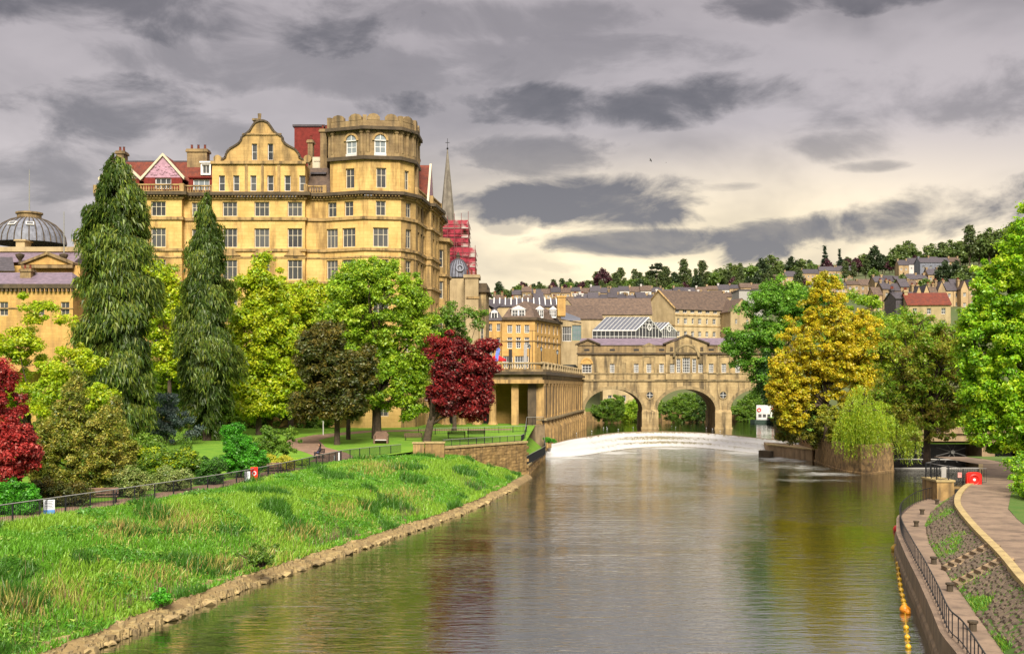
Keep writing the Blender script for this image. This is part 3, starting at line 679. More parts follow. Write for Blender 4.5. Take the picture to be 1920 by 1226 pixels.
# ================================================================ COLONNADE
CO = wthing('colonnade', 'curved stone colonnade with balustrade along the river beside the bridge', 'colonnade', (4, 187, 3))
side = dense([(4.0,187.0),(6.6,203),(9.2,222),(12.0,242),(15.0,261.2)], 6)
front = [(-40,189.6),(-20,188.6),(-4,187.6),(2.6,186.6)]
pl = front+side
b = MB()
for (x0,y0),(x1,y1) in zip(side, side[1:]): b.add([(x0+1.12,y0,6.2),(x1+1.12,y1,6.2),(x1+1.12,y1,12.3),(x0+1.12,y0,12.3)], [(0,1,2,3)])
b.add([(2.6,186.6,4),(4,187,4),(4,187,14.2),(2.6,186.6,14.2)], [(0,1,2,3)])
b.build('wall', 'soot_and_shade_stone', CO)  # shade of the gaps between pilasters painted in as dark stone
b = MB()
for (x0,y0),(x1,y1) in zip(side, side[1:]): b.add([(x0+1.7,y0,1),(x1+1.7,y1,1),(x1+1.3,y1,6.0),(x0+1.3,y0,6.0),(x1+.3,y1,6.3),(x0+.3,y0,6.3)], [(0,1,2,3),(3,2,4,5)])
b.add([(4.0,186.9,1),(5.5,187,1),(4.9,187,6.0),(4.0,187,6.3)], [(0,1,2,3)]); b.build('river_plinth', 'wall_stone', CO)
L = 0; seg = []
for (x0,y0),(x1,y1) in zip(side, side[1:]): l = math.hypot(x1-x0,y1-y0); seg.append((L, L+l, x0, y0, x1, y1)); L += l
def on_side(s):
    for a, c, x0, y0, x1, y1 in seg:
        if s <= c+1e-6: t = (s-a)/(c-a); return x0+(x1-x0)*t, y0+(y1-y0)*t, math.atan2(y1-y0, x1-x0)
    return seg[-1][4], seg[-1][5], 1.4
pm = MB().box(-1.1,-1.28,6.41,1.1,.4,12.1); pm.box(-1.2,-1.34,6.42,1.2,.4,6.8); pm.box(-1.2,-1.34,11.7,1.2,.4,12.14); pm = pm.mesh('pilaster', 'colonnade_stone')
bt = MB().box(-.6,-2.3,1.5,.6,-.7,4.6); bt.add([(-.6,-2.3,4.6),(.6,-2.3,4.6),(.5,-1.0,6.3),(-.5,-1.0,6.3),(-.6,-.7,4.6),(.6,-.7,4.6)], [(0,1,2,3),(0,3,4),(1,5,2)]); bt = bt.mesh('buttress', 'wall_stone')
for k in range(16):
    x, y, a = on_side(1.2+k*(L-2.6)/15); link('pilaster', pm, CO, (x,y,0), a); link('buttress', bt, CO, (x,y,0), a)
def cband(name, z0, z1, out, m, p=None): b = MB(); band(b, p or pl, z0, z1, out, 1.0); return b.build(name, m, CO)
cband('ledge', 6.05, 6.4, 1.7, 'bridge_trim', side)
cband('architrave', 12.15, 12.75, 1.35, 'colonnade_stone'); cband('frieze', 12.75, 13.6, 1.15, 'dark_stone'); cband('cornice', 13.6, 14.1, 1.8, 'soot_and_shade_stone'); cband('balustrade_plinth', 14.1, 14.5, 1.25, 'dark_stone')
cband('balustrade_rail', 15.35, 15.6, 1.15, 'pale_stone')
b = MB()
for (x0,y0),(x1,y1) in zip(pl, pl[1:]):
    l = math.hypot(x1-x0, y1-y0); d = Vector(((x1-x0)/l,(y1-y0)/l)); nn = Vector((d.y,-d.x)); s = .2
    while s < l:
        p = Vector((x0,y0))+d*s+nn*.9; b.lathe([(.09,14.5),(.15,14.75),(.08,15.1),(.11,15.35)], 5, (p.x,p.y,0)); s += .42
tag(b.build('balusters', 'pale_stone', CO), kind='stuff')
pr = MB().box(-.35,-1.25,14.5,.35,-.6,15.75).mesh('baluster_pier', 'pale_stone')
for k in range(16): x, y, a = on_side(1.2+k*(L-2.6)/15); link('baluster_pier', pr, CO, (x,y,0), a)
cm = MB().lathe([(.85,5.2),(.85,5.5),(.7,5.6),(.62,6.0),(.56,11.4),(.66,11.6),(.78,11.9),(.78,12.15)], 14).mesh('column', 'colonnade_stone', True)
for x in (-24,-21.4,-18.8,-16.2,-13.6,-11,-8.4,-5.8,-3.2): link('column', cm, CO, (x, 187.9-x*.06, 0))
MB().box(-.1,186.7,5.0,1.1,189.4,12.15).build('corner_pier', 'colonnade_stone', CO)
b = MB().box(-42,194.5,4.5,4.5,195,14.1); b.box(-42,187,13.5,4,194.5,13.59); b.build('loggia_wall', 'ochre_stone', CO)
for x in (-18,-10.8,-4.2): MB().box(x-.7,194.3,5,x+.7,194.49,9.5).build('doorway', 'gate_steel', CO)
MB().box(-42,186.0,3.5,2.5,194.5,5.25).build('terrace', 'wall_stone', CO)
# ================================================================ GRAND HOTEL
HO = wthing('grand_hotel', 'large yellow stone hotel with octagonal corner tower and curved gable', 'building', (-40, 182, 5))
def hx(px, Y=178.): return (px-CX)/F*Y
def zr(r, Y=178.): return H+(HY-r)/F*Y
T0, T1, T2, T3 = (-29.4,178.4), (-22.9,176.0), (-17.3,177.0), (-15.2,180.2)
SIDE_END = (-12.6, 207)
PLAN = [(-65.3,178.2),(-58.3,178.2),(-58.3,176.8),(-51.4,176.8),(-51.4,178.0),(-46.8,178.0),(-46.8,177.3),(-32.3,177.3),(-32.3,178.2),T0,T1,T2,T3,(-14.3,188),(-13.4,188.2),(-12.5,196),(-13.2,196.2),SIDE_END]
HW = dict(fm='cream_paint', fw=.13); TR = (.62,)
rows = [(38.15,2.3,2.2),(33.3,3.0,2.35),(28.3,3.1,2.35),(22.6,3.2,2.35),(17.0,3.2,2.2),(11.5,3.0,2.2),(7,2.4,1.8)]
wall = MB(); side_wall = MB(); ZB, ZC = 4.5, 40.8
def hw(s, k, w=None, n=3):
    z, h, w0 = rows[k]; return (s, z, w or w0, h, n, 2, dict(HW, trans=(.64,)))
segs = list(zip(PLAN, PLAN[1:]))
def px_on(seg, px):
    """where along the face the photo column px falls"""
    (x0,y0),(x1,y1) = seg; k = (px-CX)/F; t = (k*y0-x0)/((x1-x0)-k*(y1-y0)); return t*math.hypot(x1-x0, y1-y0)
for i, sg in enumerate(segs):
    L = math.hypot(sg[1][0]-sg[0][0], sg[1][1]-sg[0][1]); wins = []
    if i == 0: cols = [(L*.28, 2.2, 3), (L*.74, 2.2, 3)]
    elif i == 2: cols = [(px_on(sg, 297), 2.3, 3)]
    elif i == 4: cols = [(px_on(sg, 371), 1.9, 3)]
    elif i == 6: cols = [(px_on(sg, 431), 2.3, 3), (px_on(sg, 491), 2.35, 3), (px_on(sg, 553), 2.3, 3)]
    elif i == 8: cols = [(L*.5, 1.6, 2)]
    elif i == 9: cols = [(px_on(sg, 604) if px_on(sg, 604) > 1 else 1.3, 2.0, 3), (px_on(sg, 654), 2.3, 3)]
    elif i == 10: cols = [(px_on(sg, 714), 2.4, 3)]
    elif i == 11: cols = [(L*.5, 1.4, 2)]
    elif i in (12, 14, 16): cols = [(L*f, 1.3, 2) for f in ((.25,.55,.85) if i != 14 else (.3,.7))]
    else: cols = []
    if i == 8: cols = []
    for s, w_, n_ in cols:
        for k in range(7):
            ww = 1.55 if (k == 0 and i in (9, 10)) else w_
            if s-ww/2 > .2 and s+ww/2 < L-.15: wins.append(hw(s, k, ww, 2 if ww < 1.8 else n_))
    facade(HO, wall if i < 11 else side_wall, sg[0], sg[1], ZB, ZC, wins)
wall.prism([SIDE_END, (-30,207), (-65.3,195), (-65.3,178.2), (-58,178.6), (-40,178.6), (-20,182)], ZC-.6, ZC-.3)
wall.add([(SIDE_END[0],SIDE_END[1],ZB),(-40,214,ZB),(-40,214,ZC),(SIDE_END[0],SIDE_END[1],ZC)], [(0,1,2,3)])
wall.add([(-65.3,178.2,ZB),(-65.3,200,ZB),(-65.3,200,ZC),(-65.3,178.2,ZC)], [(3,2,1,0)])
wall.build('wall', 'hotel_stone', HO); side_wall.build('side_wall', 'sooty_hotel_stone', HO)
def hband(name, z0, z1, out, m='hotel_trim', pl=PLAN): b = MB(); band(b, pl, z0, z1, out, .1); return b.build(name, m, HO)
hband('string_course', 37.55, 38.0, .28); hband('string_course', 32.7, 33.1, .25); hband('string_course', 27.7, 28.1, .28); hband('string_course', 31.65, 31.9, .14); hband('string_course', 21.9, 22.3, .25)
hband('frieze', 40.8, 41.15, .3, 'hotel_trim'); hband('cornice', 41.35, 41.85, .95, 'soot_and_shade_stone')
b = MB()                                                                   # dentils under the cornice
for (x0,y0),(x1,y1) in segs:
    l = math.hypot(x1-x0, y1-y0); Mx, _, _a = frame_mat((x0,y0),(x1,y1)); b.M = Mx; s = .2
    while s < l-.2: b.box(s, -.75, 41.1, s+.22, .05, 41.36); s += .5
tag(b.build('dentils', 'hotel_trim', HO), kind='stuff')
for px in (491, 553, 431):                                                 # small pediments over the lower windows
    x = hx(px, 177.3); b = MB(); b.slab([(x-1.7,32.0),(x+1.7,32.0),(x,33.25)], 176.95, 177.35); b.build('window_pediment', 'hotel_trim', HO)
def balustrade(pl, z, name='balustrade'):
    b = MB(); band(b, pl, z, z+.2, .35, .1); band(b, pl, z+1.05, z+1.25, .35, .1)
    for (x0,y0),(x1,y1) in zip(pl, pl[1:]):
        l = math.hypot(x1-x0, y1-y0); Mx, _, _a = frame_mat((x0,y0),(x1,y1)); b.M = Mx; s = .25
        while s < l-.1: b.lathe([(.08,z+.2),(.14,z+.45),(.07,z+.8),(.1,z+1.05)], 5, (s,-.15,0)); s += .4
        for e in (0, l): b.box(e-.28,-.38,z,e+.28,.15,z+1.32)
        b.M = Matrix.Identity(4)
    b.build(name, 'hotel_trim', HO)
balustrade(PLAN[0:6], 41.85); balustrade(PLAN[7:10], 41.85); balustrade(PLAN[12:18], 41.85)
# ---- central block: attic storey and curved gable
X0, X1, YF = -46.8, -32.3, 177.3
att = MB(); Mx, L, a = frame_mat((X0,YF),(X1,YF)); NW = dict(fm='white_paint', fw=.09)
facade(HO, att, (X0,YF), (X1,YF), 41.85, 46.3, [(px_on(((X0,YF),(X1,YF)), p), 42.1, .95, 2.45, 1, 2, NW) for p in (416,443,475,507,539,567)])
for x in (X0, X1): att.add([(x,YF,41.85),(x,YF+15,41.85),(x,YF+15,46.3),(x,YF,46.3)], [(0,1,2,3)])
att.build('attic_wall', 'hotel_stone', HO)
for p in (462, 492, 523): x = hx(p, YF); MB().box(x-.22, YF-.14, 41.86, x+.22, YF+.02, 46.2).build('pilaster_strip', 'hotel_trim', HO)
MB().box(X0-.2, YF-.35, 46.3, X1+.2, YF+.3, 46.75).build('gable_cornice', 'hotel_trim', HO)
gp = [(406,309),(412,303),(419,300),(424,296),(426,288),(431,281),(440,276),(449,270),(454,263),(455,257),(463,252),(470,246),(475,237),(480,231),(487,228),(494,228),(501,231),(506,238),(511,246),(518,252),(527,257),(528,263),(533,270),(542,276),(552,281),(558,288),(560,296),(566,300),(573,303),(579,309)]
ge = [(hx(p, YF), zr(r, YF)) for p, r in gp]
def hole_slab(pts, holes, y0, y1):
    """gable wall: strips between the outline and narrow window openings"""
    b = MB(); xs = sorted({p[0] for p in pts} | {h[0] for h in holes} | {h[2] for h in holes}); zb = 46.75
    def top(x):
        for (xa,za),(xb,zb_) in zip(pts, pts[1:]):
            if xa <= x <= xb: return za+(zb_-za)*((x-xa)/max(1e-6, xb-xa))
        return zb
    for xa, xb in zip(xs, xs[1:]):
        za, zc = max(zb, top(xa+1e-5)), max(zb, top(xb-1e-5)); h = [q for q in holes if q[0]-1e-6 <= xa and xb <= q[2]+1e-6]
        if h: q = h[0]; parts = [((zb,zb),(q[1],q[1])), ((q[3],q[3]),(za,zc))]
        else: parts = [((zb,zb),(za,zc))]
        for (l0,l1),(h0,h1) in parts: b.slab([(xa,l0),(xb,l1),(xb,h1),(xa,h0)], y0, y1)
    return b
gh = [(hx(p,YF)-.42, 46.95, hx(p,YF)+.42, 49.5) for p in (477, 507)]
hole_slab(ge, gh, YF, YF+.6).build('gable_wall', 'sooty_hotel_stone', HO)
for q in gh: window(HO, Matrix.Translation((0,YF,0)), 0, (q[0]+q[2])/2, q[1], .84, q[3]-q[1], 1, 2, fm='white_paint', rec=.25, fw=.08)
b = MB()
for (xa,za),(xb,zb) in zip(ge, ge[1:]):
    d = Vector((xb-xa, zb-za)).normalized(); nn = Vector((-d.y, d.x))*.28
    b.slab([(xa,za),(xb,zb),(xb+nn.x,zb+nn.y),(xa+nn.x,za+nn.y)], YF-.22, YF+.75)
b.build('gable_coping', 'soot_and_shade_stone', HO)
MB().box(hx(455,YF), YF-.2, 50.85, hx(528,YF), YF+.05, 51.1).build('gable_string', 'hotel_trim', HO)
for g, p in ((-1,408),(1,577)):
    b = MB(); b.M = Matrix.Translation((hx(p,YF), YF-.05, 47.1)) @ Matrix.Rotation(R(90), 4, 'X'); b.lathe([(0,.25),(.6,.25),(.65,0),(.65,-.5)], 14); b.build('scroll', 'hotel_trim', HO)
b = MB(); xr = hx(491, YF); b.slab([(X0+1.2,46.6),(X1-.9,46.6),(xr+.6,52.6),(xr-.6,52.6)], YF+.8, YF+17); b.build('gable_roof', 'red_tile', HO)
MB().box(hx(474,YF), YF+.4, 51.0, hx(483,YF), YF+1.6, 53.2).box(hx(472,YF), YF+.2, 53.2, hx(485,YF), YF+1.8, 53.5).lathe([(.22,53.5),(.3,54.4)], 8, (hx(484,YF), YF+1, 0)).build('gable_chimney', 'dark_stone', HO)
# ---- left wing roofs: mansard, pink gables, dormers, chimney
b = MB(); b.slab([(-65.6,41.9),(-46.9,41.9),(-46.9,47.6),(-64.5,47.6)], 178.6, 190)
b.v = [(x, y if y > 180 else (y if z < 44 else y+3.6), z) for x, y, z in b.v]; b.build('mansard_roof', 'red_tile', HO)
MB().box(-64.8, 182.6, 47.6, -46.9, 190, 47.9).build('roof_ridge', 'slate', HO)
def pink_gable(xc, hwid, ze, za, Y):
    b = MB(); b.slab([(xc-hwid+.3,ze),(xc+hwid-.3,ze),(xc,za-.3)], Y, Y+.3); g = b.build('pink_gable', 'pink_plaster', HO)
    b = MB()
    for s in (-1, 1):
        q = [(xc+s*hwid, ze-.35), (xc, za-.35), (xc, za+.1), (xc+s*(hwid+.12), ze+.05)]; b.slab(q if s < 0 else q[::-1], Y-.3, Y+.35)
    b.build('bargeboard', 'cream_paint', g)
    b = MB(); rr = random.Random(4)
    for k in range(34):
        t = rr.uniform(-.62,.62); z = ze+.35+rr.random()*(za-ze-1.2)*(1-abs(t)*1.15); x = xc+t*hwid
        b.lathe([(0,0),(.16,.0),(.2,.06),(0,.12)], 6, (0,0,0)); b.v[-24:] = [(x+vx, Y-.01-vz, z+vy) for vx, vy, vz in b.v[-24:]]
    b.build('plaster_relief', 'pink_plaster', g)
    b = MB(); b.slab([(xc-hwid-.1,ze-.3),(xc+hwid+.1,ze-.3),(xc,za)], Y+.36, Y+7.5); b.build('dormer_roof', 'red_tile', HO)
    b = MB(); facade(HO, b, (xc-hwid+.3,Y+.02), (xc+hwid-.3,Y+.02), 41.9, ze, [(hwid-.3, 42.5, 2.5, 1.75, 3, 2, dict(fm='white_paint', fw=.12))]); b.build('tile_hung_wall', 'red_brick', HO)
pink_gable(hx(305,177.5), 3.3, 44.3, 48.0, 177.7); pink_gable(-61.6, 3.3, 44.3, 47.4, 178.6)
b = MB(); xa, xb = hx(352), hx(398); facade(HO, b, (xa,178.7), (xb,178.7), 41.9, 44.4, [((xb-xa)/2, 42.3, 2.6, 1.9, 3, 1, dict(fm='white_paint', fw=.13, pm='pale_glass'))]); b.box(xa-.1,178.4,44.4,xb+.1,181,44.6); b.build('dormer', 'red_brick', HO)
b = MB(); xa, xb = hx(375,180), hx(394,180); facade(HO, b, (xa,180.4), (xb,180.4), 45.2, 47.1, [((xb-xa)/2, 45.4, 1.2, 1.45, 2, 1, dict(fm='white_paint', fw=.12))]); b.box(xa-.15,180.2,47.1,xb+.15,184,47.35); b.build('roof_dormer', 'white_paint', HO)
def chimney(root, x0, y0, x1, y1, z0, z1, pots=3, m='dark_stone', pm='red_tile'):
    b = MB().box(x0,y0,z0,x1,y1,z1-.5); b.box(x0-.2,y0-.2,z1-.5,x1+.2,y1+.2,z1-.2); b.box(x0-.1,y0-.1,z1-.2,x1+.1,y1+.1,z1); c = b.build('chimney', m, root)
    for k in range(pots):
        t = (k+.5)/pots; MB().lathe([(.22,z1),(.17,z1+.7),(.22,z1+.8)], 8, (x0+(x1-x0)*t, (y0+y1)/2, 0)).build('chimney_pot', pm, c)
    return c
chimney(HO, hx(352,182), 181.6, hx(389,182), 183.4, 44.5, 49.6, 3)
chimney(HO, hx(218,184), 184, hx(232,184), 186, 44, 49.8, 2)
# ---- roof clutter between gable and tower
MB().box(hx(552,192), 192, 44, hx(606,192), 198, zr(238,192)).build('brick_lift_tower', 'red_brick', HO)
MB().box(hx(551,192)-.2, 191.8, zr(238,192), hx(607,192)+.2, 198.2, zr(238,192)+.35).build('lift_tower_cap', 'slate', HO)
b = MB(); b.slab([(X1-.2,41.9),(T0[0]+1.5,41.9),(T0[0]+1.5,46.6),(X1-.2,46.6)], 178.9, 188); b.v = [(x, y+(3.0 if z > 43 and y < 180 else 0), z) for x, y, z in b.v]; b.build('link_roof', 'brown_slate', HO)
MB().box(hx(583,181), 180.6, 45.4, hx(612,181), 181.4, 45.7).build('link_gutter', 'slate', HO)
b = MB(); xa, xb = hx(586,184), hx(603,184); facade(HO, b, (xa,184), (xb,184), 46.4, 48.6, [((xb-xa)/2, 46.7, 1.1, 1.4, 2, 2, dict(fm='white_paint', fw=.12))]); b.box(xa,184.1,46.4,xb,188,48.8); b.build('link_dormer', 'cream_paint', HO)
chimney(HO, hx(601,183), 182.6, hx(614,183), 184.6, 44, 53.0, 2); chimney(HO, hx(577,186), 186, hx(586,186), 187.5, 44, 52.0, 1)
# ---- octagonal corner tower
TP = [(-29.2,184.5),(-28.6,178.6),T1,T2,(-15.6,180.2),(-15.4,186.5)]
TP[2] = (-22.9,176.5); TP[3] = (-17.5,177.4)
tw = MB()
for i, sg in enumerate(zip(TP, TP[1:])):
    L = math.hypot(sg[1][0]-sg[0][0], sg[1][1]-sg[0][1]); wins = []
    if i == 1: wins = [(px_on(sg, 656), 42.55, 1.55, 3.1, 2, 2, dict(HW, trans=(.64,)))]
    if i == 2: wins = [(px_on(sg, 715), 42.55, 1.55, 3.1, 2, 2, dict(HW, trans=(.64,)))]
    if i == 3: wins = [(L/2, 42.55, 1.1, 3.0, 2, 2, HW)]
    facade(HO, tw, sg[0], sg[1], 41.85, 46.9, wins)
tw.build('tower_wall', 'hotel_stone', HO)
b = MB(); band(b, TP, 46.9, 47.45, .5, .3); b.build('tower_string', 'soot_and_shade_stone', HO)
tw = MB()
for i, sg in enumerate(zip(TP, TP[1:])):
    L = math.hypot(sg[1][0]-sg[0][0], sg[1][1]-sg[0][1]); Mx, _, a = frame_mat(*sg)
    s = px_on(sg, 659) if i == 1 else px_on(sg, 713) if i == 2 else None
    if s:
        facade(HO, tw, sg[0], sg[1], 47.45, 51.6, [(s, 47.9, 1.8, 2.0, 2, 2, dict(fm='white_paint', fw=.14, pm='pale_glass', arch=True))], .2)
        o = MB(); o.M = Mx @ Matrix.Translation((s, -.02, 49.9)) @ Matrix.Rotation(R(90), 4, 'X'); o.lathe([(.9,-.02),(.92,.2),(1.25,.2),(1.25,-.02)], 14, a0=0, a1=math.pi); o.build('window_arch', 'hotel_trim', HO)
        # glass of the round head sits in front of the wall face
        o = MB(); o.M = Mx @ Matrix.Translation((s, -.03, 49.9)) @ Matrix.Rotation(R(90), 4, 'X'); o.lathe([(0,0),(.88,0)], 14, a0=0, a1=math.pi); o.build('fanlight', 'pale_glass', HO)
        o = MB(); o.M = Mx; o.box(s-.05,-.1,49.9,s+.05,-.04,50.75); o.box(s-.9,-.1,49.86,s+.9,-.035,49.98); o.build('fanlight_bar', 'white_paint', HO)
        o = MB(); o.M = Mx; o.box(s-.95,-.12,47.46,s+.95,.02,47.88); o.build('apron_panel', 'white_render', HO)
    else: tw.M = Mx; wall_holes(tw, 0, L, 47.45, 51.6, []); tw.M = Matrix.Identity(4)
    for s2 in ((.5, L-.5) if i in (1, 2) else (.35, L/2, L-.35)):
        o = MB(); o.M = Mx; o.box(s2-.42,-.28,47.46,s2+.42,.05,48.0); o.lathe([(.32,48.0),(.28,50.9),(.42,51.1),(.42,51.5)], 8, (s2,-.05,0)); o.build('tower_column', 'dark_stone', HO)
tw.build('lantern_wall', 'dark_stone', HO)
b = MB(); band(b, TP, 51.5, 52.0, .75, .3); b.build('tower_cornice', 'soot_and_shade_stone', HO)
b = MB(); band(b, TP, 52.0, 53.0, .3, .3); b.build('tower_parapet', 'dark_stone', HO)
for i, sg in enumerate(zip(TP, TP[1:])):
    L = math.hypot(sg[1][0]-sg[0][0], sg[1][1]-sg[0][1]); Mx, _, a = frame_mat(*sg); n = max(1, round(L/2.9))
    for k in range(n):
        b = MB(); b.M = Mx; c = L*(k+.5)/n; w_ = L/n*.36; b.slab([(c-w_,53.0),(c+w_,53.0),(c+w_,53.5),(c+w_*.6,53.9),(c,54.05),(c-w_*.6,53.9),(c-w_,53.5)], -.34, .2); b.build('merlon', 'dark_stone', HO)
    b = MB(); b.M = Mx; b.box(-.3,-.42,52.0,.3,.2,53.75); b.build('parapet_pier', 'dark_stone', HO)
MB().prism([(p[0], p[1]) for p in TP], 52.2, 52.4).build('tower_roof', 'lead', HO)
# ---- side wing facing the street: red roof with a white edged gable, curved scroll against the tower
b = MB(); b.slab([(0,41.9),(12,41.9),(6,49.2)], 0, 9); b.v = [(-23.0+y, 187+x, z) for x, y, z in b.v]; b.build('side_roof', 'red_tile', HO)
b = MB(); b.slab([(.4,42),(11.6,42),(6,48.8)], 0, .3); b.v = [(-13.98+y, 187+x, z) for x, y, z in b.v]; g = b.build('side_gable', 'pink_plaster', HO)
b = MB()
for q in ([(-.3,41.6),(6,48.9),(6,49.45),(-.6,41.9)], [(12.3,41.6),(12.6,41.9),(6,49.45),(6,48.9)]): b.slab(q, 0, .35)
b.v = [(-14.0+y, 187+x, z) for x, y, z in b.v]; b.build('bargeboard', 'cream_paint', g)
b = MB()
sc = [(0,41.9),(4.2,41.9),(4.0,42.8),(3.0,44.2),(2.0,46.2),(1.2,48.8),(.6,51),(0,51.6)]
b.slab(sc, 0, .5); b.v = [(-15.6+y, 182+x, z) for x, y, z in b.v]; b.build('scroll_buttress', 'dark_stone', HO)
chimney(HO, -17.2, 189, -15.6, 191.5, 46, 50.0, 3, 'red_brick')
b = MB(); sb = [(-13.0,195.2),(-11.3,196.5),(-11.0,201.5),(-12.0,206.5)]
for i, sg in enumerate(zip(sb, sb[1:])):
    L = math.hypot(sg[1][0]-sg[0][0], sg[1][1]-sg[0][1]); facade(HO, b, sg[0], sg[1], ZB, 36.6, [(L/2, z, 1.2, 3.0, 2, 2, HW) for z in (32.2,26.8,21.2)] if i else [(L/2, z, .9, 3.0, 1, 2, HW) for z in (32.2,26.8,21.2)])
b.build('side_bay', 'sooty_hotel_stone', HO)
b = MB(); band(b, sb, 36.6, 37.2, .6, 1.5); band(b, sb, 30.6, 31.0, .3, .2); band(b, sb, 25.0, 25.4, .3, .2); b.build('bay_cornice', 'hotel_trim', HO)
# ================================================================ DOMED HALL (far left)
DH = wthing('domed_hall', 'domed stone hall with ribbed lead dome behind the tall conifer', 'building', (-92, 225, 5))
def dx_(px, Y=215.): return (px-CX)/F*Y
dc = (dx_(55,228), 228.); zb = zr(458,228); rad = 66/F*228
b = MB().lathe([(rad*math.cos(t), zb+5.4*math.sin(t)) for t in [R(x) for x in (0,12,24,36,48,60,70,76)]], 32, (dc[0],dc[1],0)); dome = b.build('dome', 'lead', DH, True)
for k in range(32):
    t0 = 2*math.pi*k/32; b = MB(); b.tube([(dc[0]+(rad*math.cos(t)+.05)*math.cos(t0), dc[1]+(rad*math.cos(t)+.05)*math.sin(t0), zb+5.4*math.sin(t)+.05) for t in [R(x) for x in (0,15,30,45,60,75)]], .11, 4)
    if math.sin(t0) < .3: b.build('dome_rib', 'soot_and_shade_stone', dome)
MB().lathe([(2.3,zb+5.0),(2.3,zb+5.9),(2.6,zb+6.0),(2.6,zb+6.3),(0,zb+6.4)], 20, (dc[0],dc[1],0)).build('dome_cap', 'dark_stone', dome)
for a0 in (-1.75, -1.15):
    ct, st_ = math.cos(a0), math.sin(a0); t = R(38); c0 = Vector((dc[0]+rad*math.cos(t)*ct*1.01, dc[1]+rad*math.cos(t)*st_*1.01, zb+5.4*math.sin(t)+.15))
    o = MB().box(-.75,-.55,-.06,.75,.55,.08).build('skylight', 'white_paint', dome); o.location = c0; nrm = Vector((ct*.62, st_*.62, .8)); o.rotation_euler = nrm.to_track_quat('Z','Y').to_euler()
    o2 = MB().box(-.58,-.4,.081,.58,.4,.1).build('pane', 'window_glass', o)
MB().tube([(dc[0],dc[1],zb+6.3),(dc[0],dc[1],zr(318,228))], [.14,.06], 6).build('flagpole', 'grey_rail', DH)
Y = 216.; b = MB().box(dx_(-40),Y+2,5,dx_(142),Y+30,zr(462)-.2+9); 
b = MB(); b.box(dx_(-60), Y+2, 5, dx_(146), Y+24, zr(470,Y)); b.build('upper_wall', 'ochre_stone', DH)
b = MB(); b.box(dx_(-60)-.4, Y+1.5, zr(470,Y), dx_(146)+.4, Y+24, zr(461,Y)); b.build('dome_parapet', 'pale_stone', DH)
for p in (8, 120): MB().box(dx_(p), Y+4, zr(462,Y), dx_(p+17), Y+7, zr(447,Y)).box(dx_(p)-.3, Y+3.7, zr(447,Y), dx_(p+17)+.3, Y+7.3, zr(444,Y)).build('parapet_block', 'pale_stone', DH)
b = MB(); b.add([(dx_(-60),Y-4,zr(496,Y)),(dx_(150),Y-4,zr(496,Y)),(dx_(150),Y+1.9,zr(471,Y)),(dx_(-60),Y+1.9,zr(471,Y)),(dx_(150),Y+1.9,zr(496,Y)),(dx_(-60),Y+1.9,zr(496,Y))], [(0,1,2,3),(1,4,2),(0,3,5)]); b.build('slate_roof', 'mauve_slate', DH)
for p in (40, 122): x = dx_(p, Y-4); MB().lathe([(.35,zr(497,Y-4)),(.2,zr(490,Y-4)),(.75,zr(482,Y-4)),(.85,zr(478,Y-4)),(0,zr(475,Y-4))], 10, (x, Y-4.6, 0)).build('urn', 'soot_and_shade_stone', DH)
b = MB(); b.box(dx_(-60,210), 210, 5, dx_(150,210), 222, zr(498,210)); b.build('middle_wall', 'ochre_stone', DH)
xc = dx_(90,209.5); hwd = 44/F*209.5; zp0, zp1 = zr(496,209.5), zr(478,209.5)
b = MB(); b.slab([(xc-hwd,zp0),(xc+hwd,zp0),(xc,zp1)], 209.4, 215); pd = b.build('pediment', 'ochre_stone', DH)
b = MB()
for s in (-1, 1): q = [(xc+s*(hwd+.5),zp0-.1),(xc,zp1),(xc,zp1+.5),(xc+s*(hwd+.5),zp0+.35)]; b.slab(q if s < 0 else q[::-1], 208.9, 215.2)
b.box(xc-hwd-.4, 208.95, zp0-.7, xc+hwd+.4, 209.6, zp0-.12); b.build('raking_cornice', 'dark_stone', pd)
b = MB(); b.add([(dx_(-60,206),205,zr(508,205)),(dx_(28,205),205,zr(508,205)),(dx_(5,205),209,zr(482,209)),(dx_(-60,206),209,zr(482,209))], [(0,1,2,3)]); b.build('side_slate_roof', 'slate', DH)
Yl = 196.; xa, xb = dx_(-60,Yl), dx_(137,Yl)
b = MB(); facade(DH, b, (xa,Yl), (xb,Yl), 5, zr(547,Yl), [(px_on(((xa,Yl),(xb,Yl)), p), zr(592,Yl), 1.5, 2.4, 2, 2, HW) for p in (7, 75, 122)]); b.box(xb-.02,Yl,5,xb,Yl+12,zr(547,Yl)); b.build('lower_wall', 'ochre_stone', DH)
MB().box(xa, Yl-.8, zr(541,Yl), xb+.8, Yl+.3, zr(533,Yl)).build('lower_cornice', 'soot_and_shade_stone', DH)
b = MB(); s = xa
while s < xb: b.box(s, Yl-.6, zr(547,Yl), s+.35, Yl+.05, zr(541,Yl)); s += .75
tag(b.build('modillions', 'soot_and_shade_stone', DH), kind='stuff')
MB().box(xa, Yl-.15, zr(578,Yl)-.1, xb+.1, Yl+.05, zr(578,Yl)+.1).build('lower_string', 'hotel_trim', DH)
b = MB(); b.add([(xa,Yl-.2,zr(533,Yl)),(xb,Yl-.2,zr(533,Yl)),(xb-2.5,Yl+6,zr(511,Yl+6)),(xa,Yl+6,zr(511,Yl+6)),(xb,Yl+12,zr(533,Yl))], [(0,1,2,3),(1,4,2)]); b.build('lower_roof', 'mauve_slate', DH)
chimney(DH, dx_(42,200), 199, dx_(62,200), 201, zr(530,200), zr(505,200), 2)
MB().tube([(dx_(120,214),214,zr(500,214)),(dx_(120,214),214,zr(397,214))], [.12,.08], 6).build('flagpole', 'grey_rail', DH)
